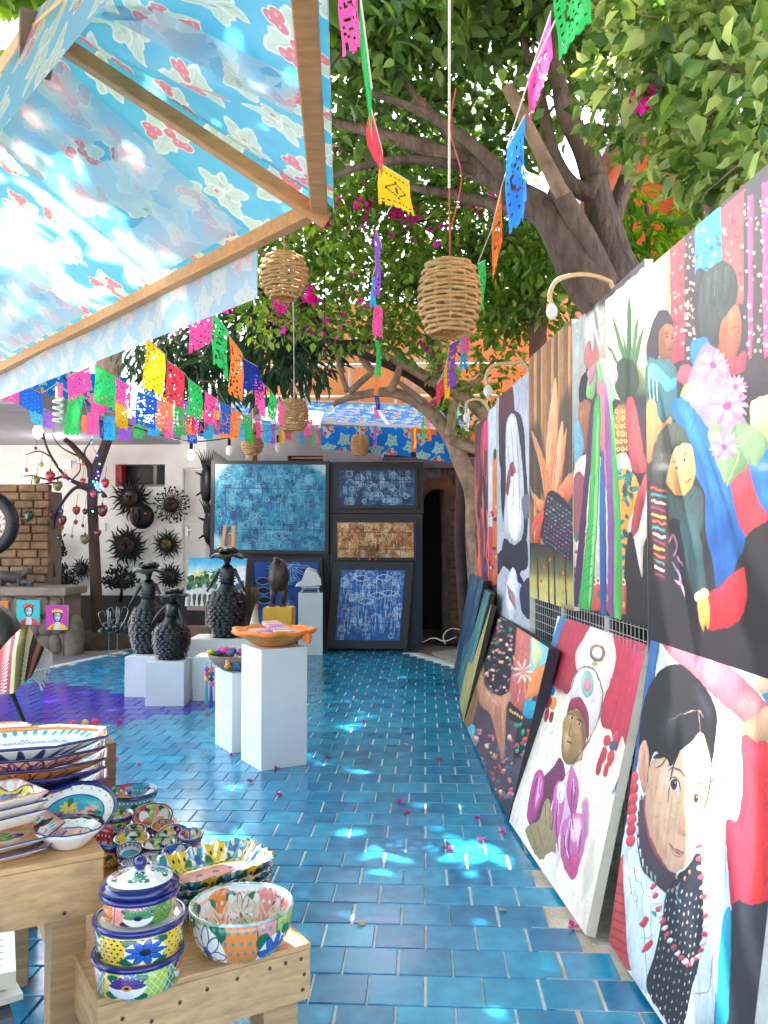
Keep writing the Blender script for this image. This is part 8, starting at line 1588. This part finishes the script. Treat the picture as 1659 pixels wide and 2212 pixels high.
# easel with the coast picture
YE = 10.6; q0, q1, q2_ = atY(408, 1205, YE), atY(533, 1206, YE), atY(399, 1309, YE - .12); c = Canvas(q0, q1, q2_, 240, 200, 'bfe4f0', 21)
c.poly([(0, 0), (240, 0), (240, 60), (0, 60)], '2f9fd0', c2='c8e8f0', raw=True, smooth=False); c.poly([(0, 70), (50, 40), (120, 55), (240, 30), (240, 110), (0, 110)], 'e8e6dc', raw=True, soft=4); c.poly([(10, 80), (60, 60), (100, 90), (60, 110)], 'e8d878', raw=True, soft=5)
for _ in range(60): x, y = rnd.uniform(0, 120), rnd.uniform(75, 125); c.dot(x, y, rnd.uniform(4, 12), rnd.choice(['2f5a34', '4a7a42', '1f4028', '6a8a4a']), raw=True)
for x in (70, 105, 140): c.line([(x, 110), (x + 4, 60)], 3, '4a3f2a', raw=True); [c.line([(x + 4, 60), (x + 4 + 16 * math.cos(a), 60 + 12 * math.sin(a))], 3, '2f5a34', raw=True) for a in np.linspace(0, 6, 7)]
c.poly([(110, 200), (130, 110), (200, 50), (240, 40), (240, 200)], 'ecebea', raw=True, smooth=False)
for i in range(6): c.poly([(170 + i * 11, 150 - i * 5), (170 + i * 11, 128 - i * 6), (175 + i * 11, 122 - i * 6), (180 + i * 11, 126 - i * 6), (180 + i * 11, 150 - i * 5)], '3a4a68', raw=True)
c.poly([(0, 140), (110, 125), (120, 200), (0, 200)], 'd8d2c4', raw=True)
for i in range(10): x = 14 + i * 21; c.poly([(x, 196), (x - 5, 160), (x + 2, 150), (x + 9, 160), (x + 6, 196)], rnd.choice(['2a2622', '5a4638', '8a7a6a', '3a3a40']), raw=True)
c.brush(2); c.place('coast_picture', 'small canvas of a palm-lined white town and blue sky resting on the easel', 'painting', None, .03)
t = thing('easel', 'light wooden easel holding the coast picture before the turquoise painting', 'easel', atY(462, 1400, YE + .1)); O = t.location.copy(); O.z = 0; t.location = O; M_eas = mat('easel_wood', 'd29a68', .6, .15, 5, stretch=(8, 8, 1))
tp0, tp1 = atY(487, 1135, YE + .16), atY(505, 1135, YE + .16)
for tp, bt_ in ((tp0, V3(atY(452, 1390, YE).x, YE - .1, .02)), (tp1, V3(atY(500, 1390, YE).x, YE - .1, .02)), ((tp0 + tp1) / 2 + V3(0, .03, -.1), V3(atY(478, 1390, YE).x, YE + .75, .02))): m = MB(); m.beam(tp, bt_, .045, .03, (0, 1, 0)); m.build('leg', M_eas, t, O, bevel=.003)
m = MB(); a, b = atY(480, 1183, YE + .1), atY(506, 1183, YE + .1); m.beam(a, b, .04, .03); m.build('crossbar', M_eas, t, O); m = MB(); a, b = atY(405, 1313, YE - .15), atY(515, 1316, YE - .15); m.beam(a, b, .08, .05); m.build('tray', mat('easel_tray', 'a08070', .7), t, O, bevel=.003)
m = MB(); a, b = atY(402, 1374, YE - .2), atY(456, 1374, YE - .2); m.box(((a.x + b.x) / 2, YE - .2, a.z + .06), (b.x - a.x, .2, .12)); m.build('drawer', M_wood_d, t, O, bevel=.004)
t = thing('table_easel', 'tiny brown easel standing on top of the leaning bright blue painting frame', 'easel', atY(793, 1210, 11.62)); O = t.location.copy(); m = MB()
for p, q in ((776, 775), (796, 799), (806, 812)): m.beam(atY(p, 1178, 11.64), atY(q, 1210, 11.6), .03, .02, (0, 1, 0))
m.beam(atY(774, 1180, 11.63), atY(810, 1181, 11.63), .03, .02); m.build('legs', M_wood_d, t, O)
m = MB(); a = atY(538, 1312, 10.9); m.box((a.x, 11.0, .45), (.2, .03, .9)); tag(m.build('stone_relief', mat('pink_relief', '9a5a48', .8, .4, 12, .8, 25), None, (a.x, 11, 0)), 'narrow reddish relief board half hidden behind the plume figure', 'board')
m = MB(); a = atY(549, 1345, 9.9); m.lathe([(.05, 0), (.055, .02), (.04, .2), (.045, .9 * .2 + .02)], 12, (0, 0, 0)); o = m.build('candle_holder', M_white, None, smooth=True); o.location = V3(a.x, 9.9, .62); 
t = thing('candle_stand', 'slim pale candle stand with an orange rim beside the yellow pedestal', 'stand', V3(a.x, 9.9, 0)); o.parent = t; o.location = (0, 0, .56); m = MB(); m.box((0, 0, .28), (.12, .12, .56)); m.build('base', M_white, t); m = MB(); m.tube([(.045 * math.cos(q), .045 * math.sin(q), .755) for q in np.linspace(0, 6.283, 15)], .009, 5, False); m.build('rim', M_od, t)
for i, (pts, lab) in enumerate(((([(905, 1392, 11.9), (935, 1378, 11.7), (960, 1385, 11.6), (985, 1376, 11.5)]), 'white cable lying on the ground before the dark archway'), ([(962, 1392, 11.4), (958, 1372, 11.45), (975, 1358, 11.5), (1000, 1362, 11.5)], 'looped white cable at the foot of the painted post'))):
    P = [atY(*p) for p in pts]
    for p in P: p.z = max(p.z, .03)
    m = MB(); m.tube(catmull(P, 6), .008, 5); tag(m.build('white_cable', M_wcord, None, P[0]), lab, 'cable')
# ---- vine roof added above the frame to shade the court, gaps cut for chosen sun patches
B8 = V3(-3.9, .2, 0); vr = thing('added_shade_vine', 'leafy vine spreading over the court above the awning', 'vine', B8)
lay = []
for x in np.arange(-6.2, 3.4, .7):
    for y in np.arange(-4, 6.6, .7): lay.append((V3(x, y, 5.6 + .25 * math.sin(x * 1.7 + y)), (.55, .55, .3), 70 if x < -2.3 and 3 < y < 6.3 else 190))
leaf_cloud('foliage', lay, L_mid, vr, B8, .21, asp=.66, skip=skip_gap, droop=.1)
m = MB(); limb(m, [B8, B8 + V3(.1, 0, 2.5), B8 + V3(.5, .3, 4.4), V3(-2.2, 1, 5.5), V3(0, 2, 5.7)], [.09, .08, .06, .04, .02]); limb(m, [B8 + V3(.5, .3, 4.4), V3(-3, 3, 5.5), V3(-2, 5, 5.7)], [.05, .03, .015]); m.build('stem', M_bark, vr, B8, smooth=True)

B9 = V3(-6.4, 16.5, 0); tt = thing('added_shade_tree', 'tall spreading tree rising behind the white house, its crown over the court', 'tree', B9); lay = []  # added crown rides just above the view, keeping sun off the far floor
for x in np.arange(-8.5, 2.6, 1.2):
    for y in np.arange(7.0, 20, 1.2): lay.append((V3(x, y, 2.0 + .68 * y + .3 * math.sin(x * 1.3 + y)), (.95, .95, .35), 130))
leaf_cloud('crown', lay, L_mid, tt, B9, .36, asp=.62, skip=skip_gap, droop=.1)
m = MB(); limb(m, [B9, B9 + V3(.2, 0, 5), B9 + V3(.8, -.3, 9.5), V3(-4, 15, 12)], [.3, .26, .2, .06]); limb(m, [B9 + V3(.8, -.3, 9), V3(-5, 12, 10.2), V3(-3, 9, 8.3)], [.16, .1, .03]); limb(m, [B9 + V3(.8, -.3, 9.4), V3(-3, 14.5, 12), V3(.5, 13, 11)], [.15, .1, .03]); m.build('trunk', M_bark, tt, B9, smooth=True)
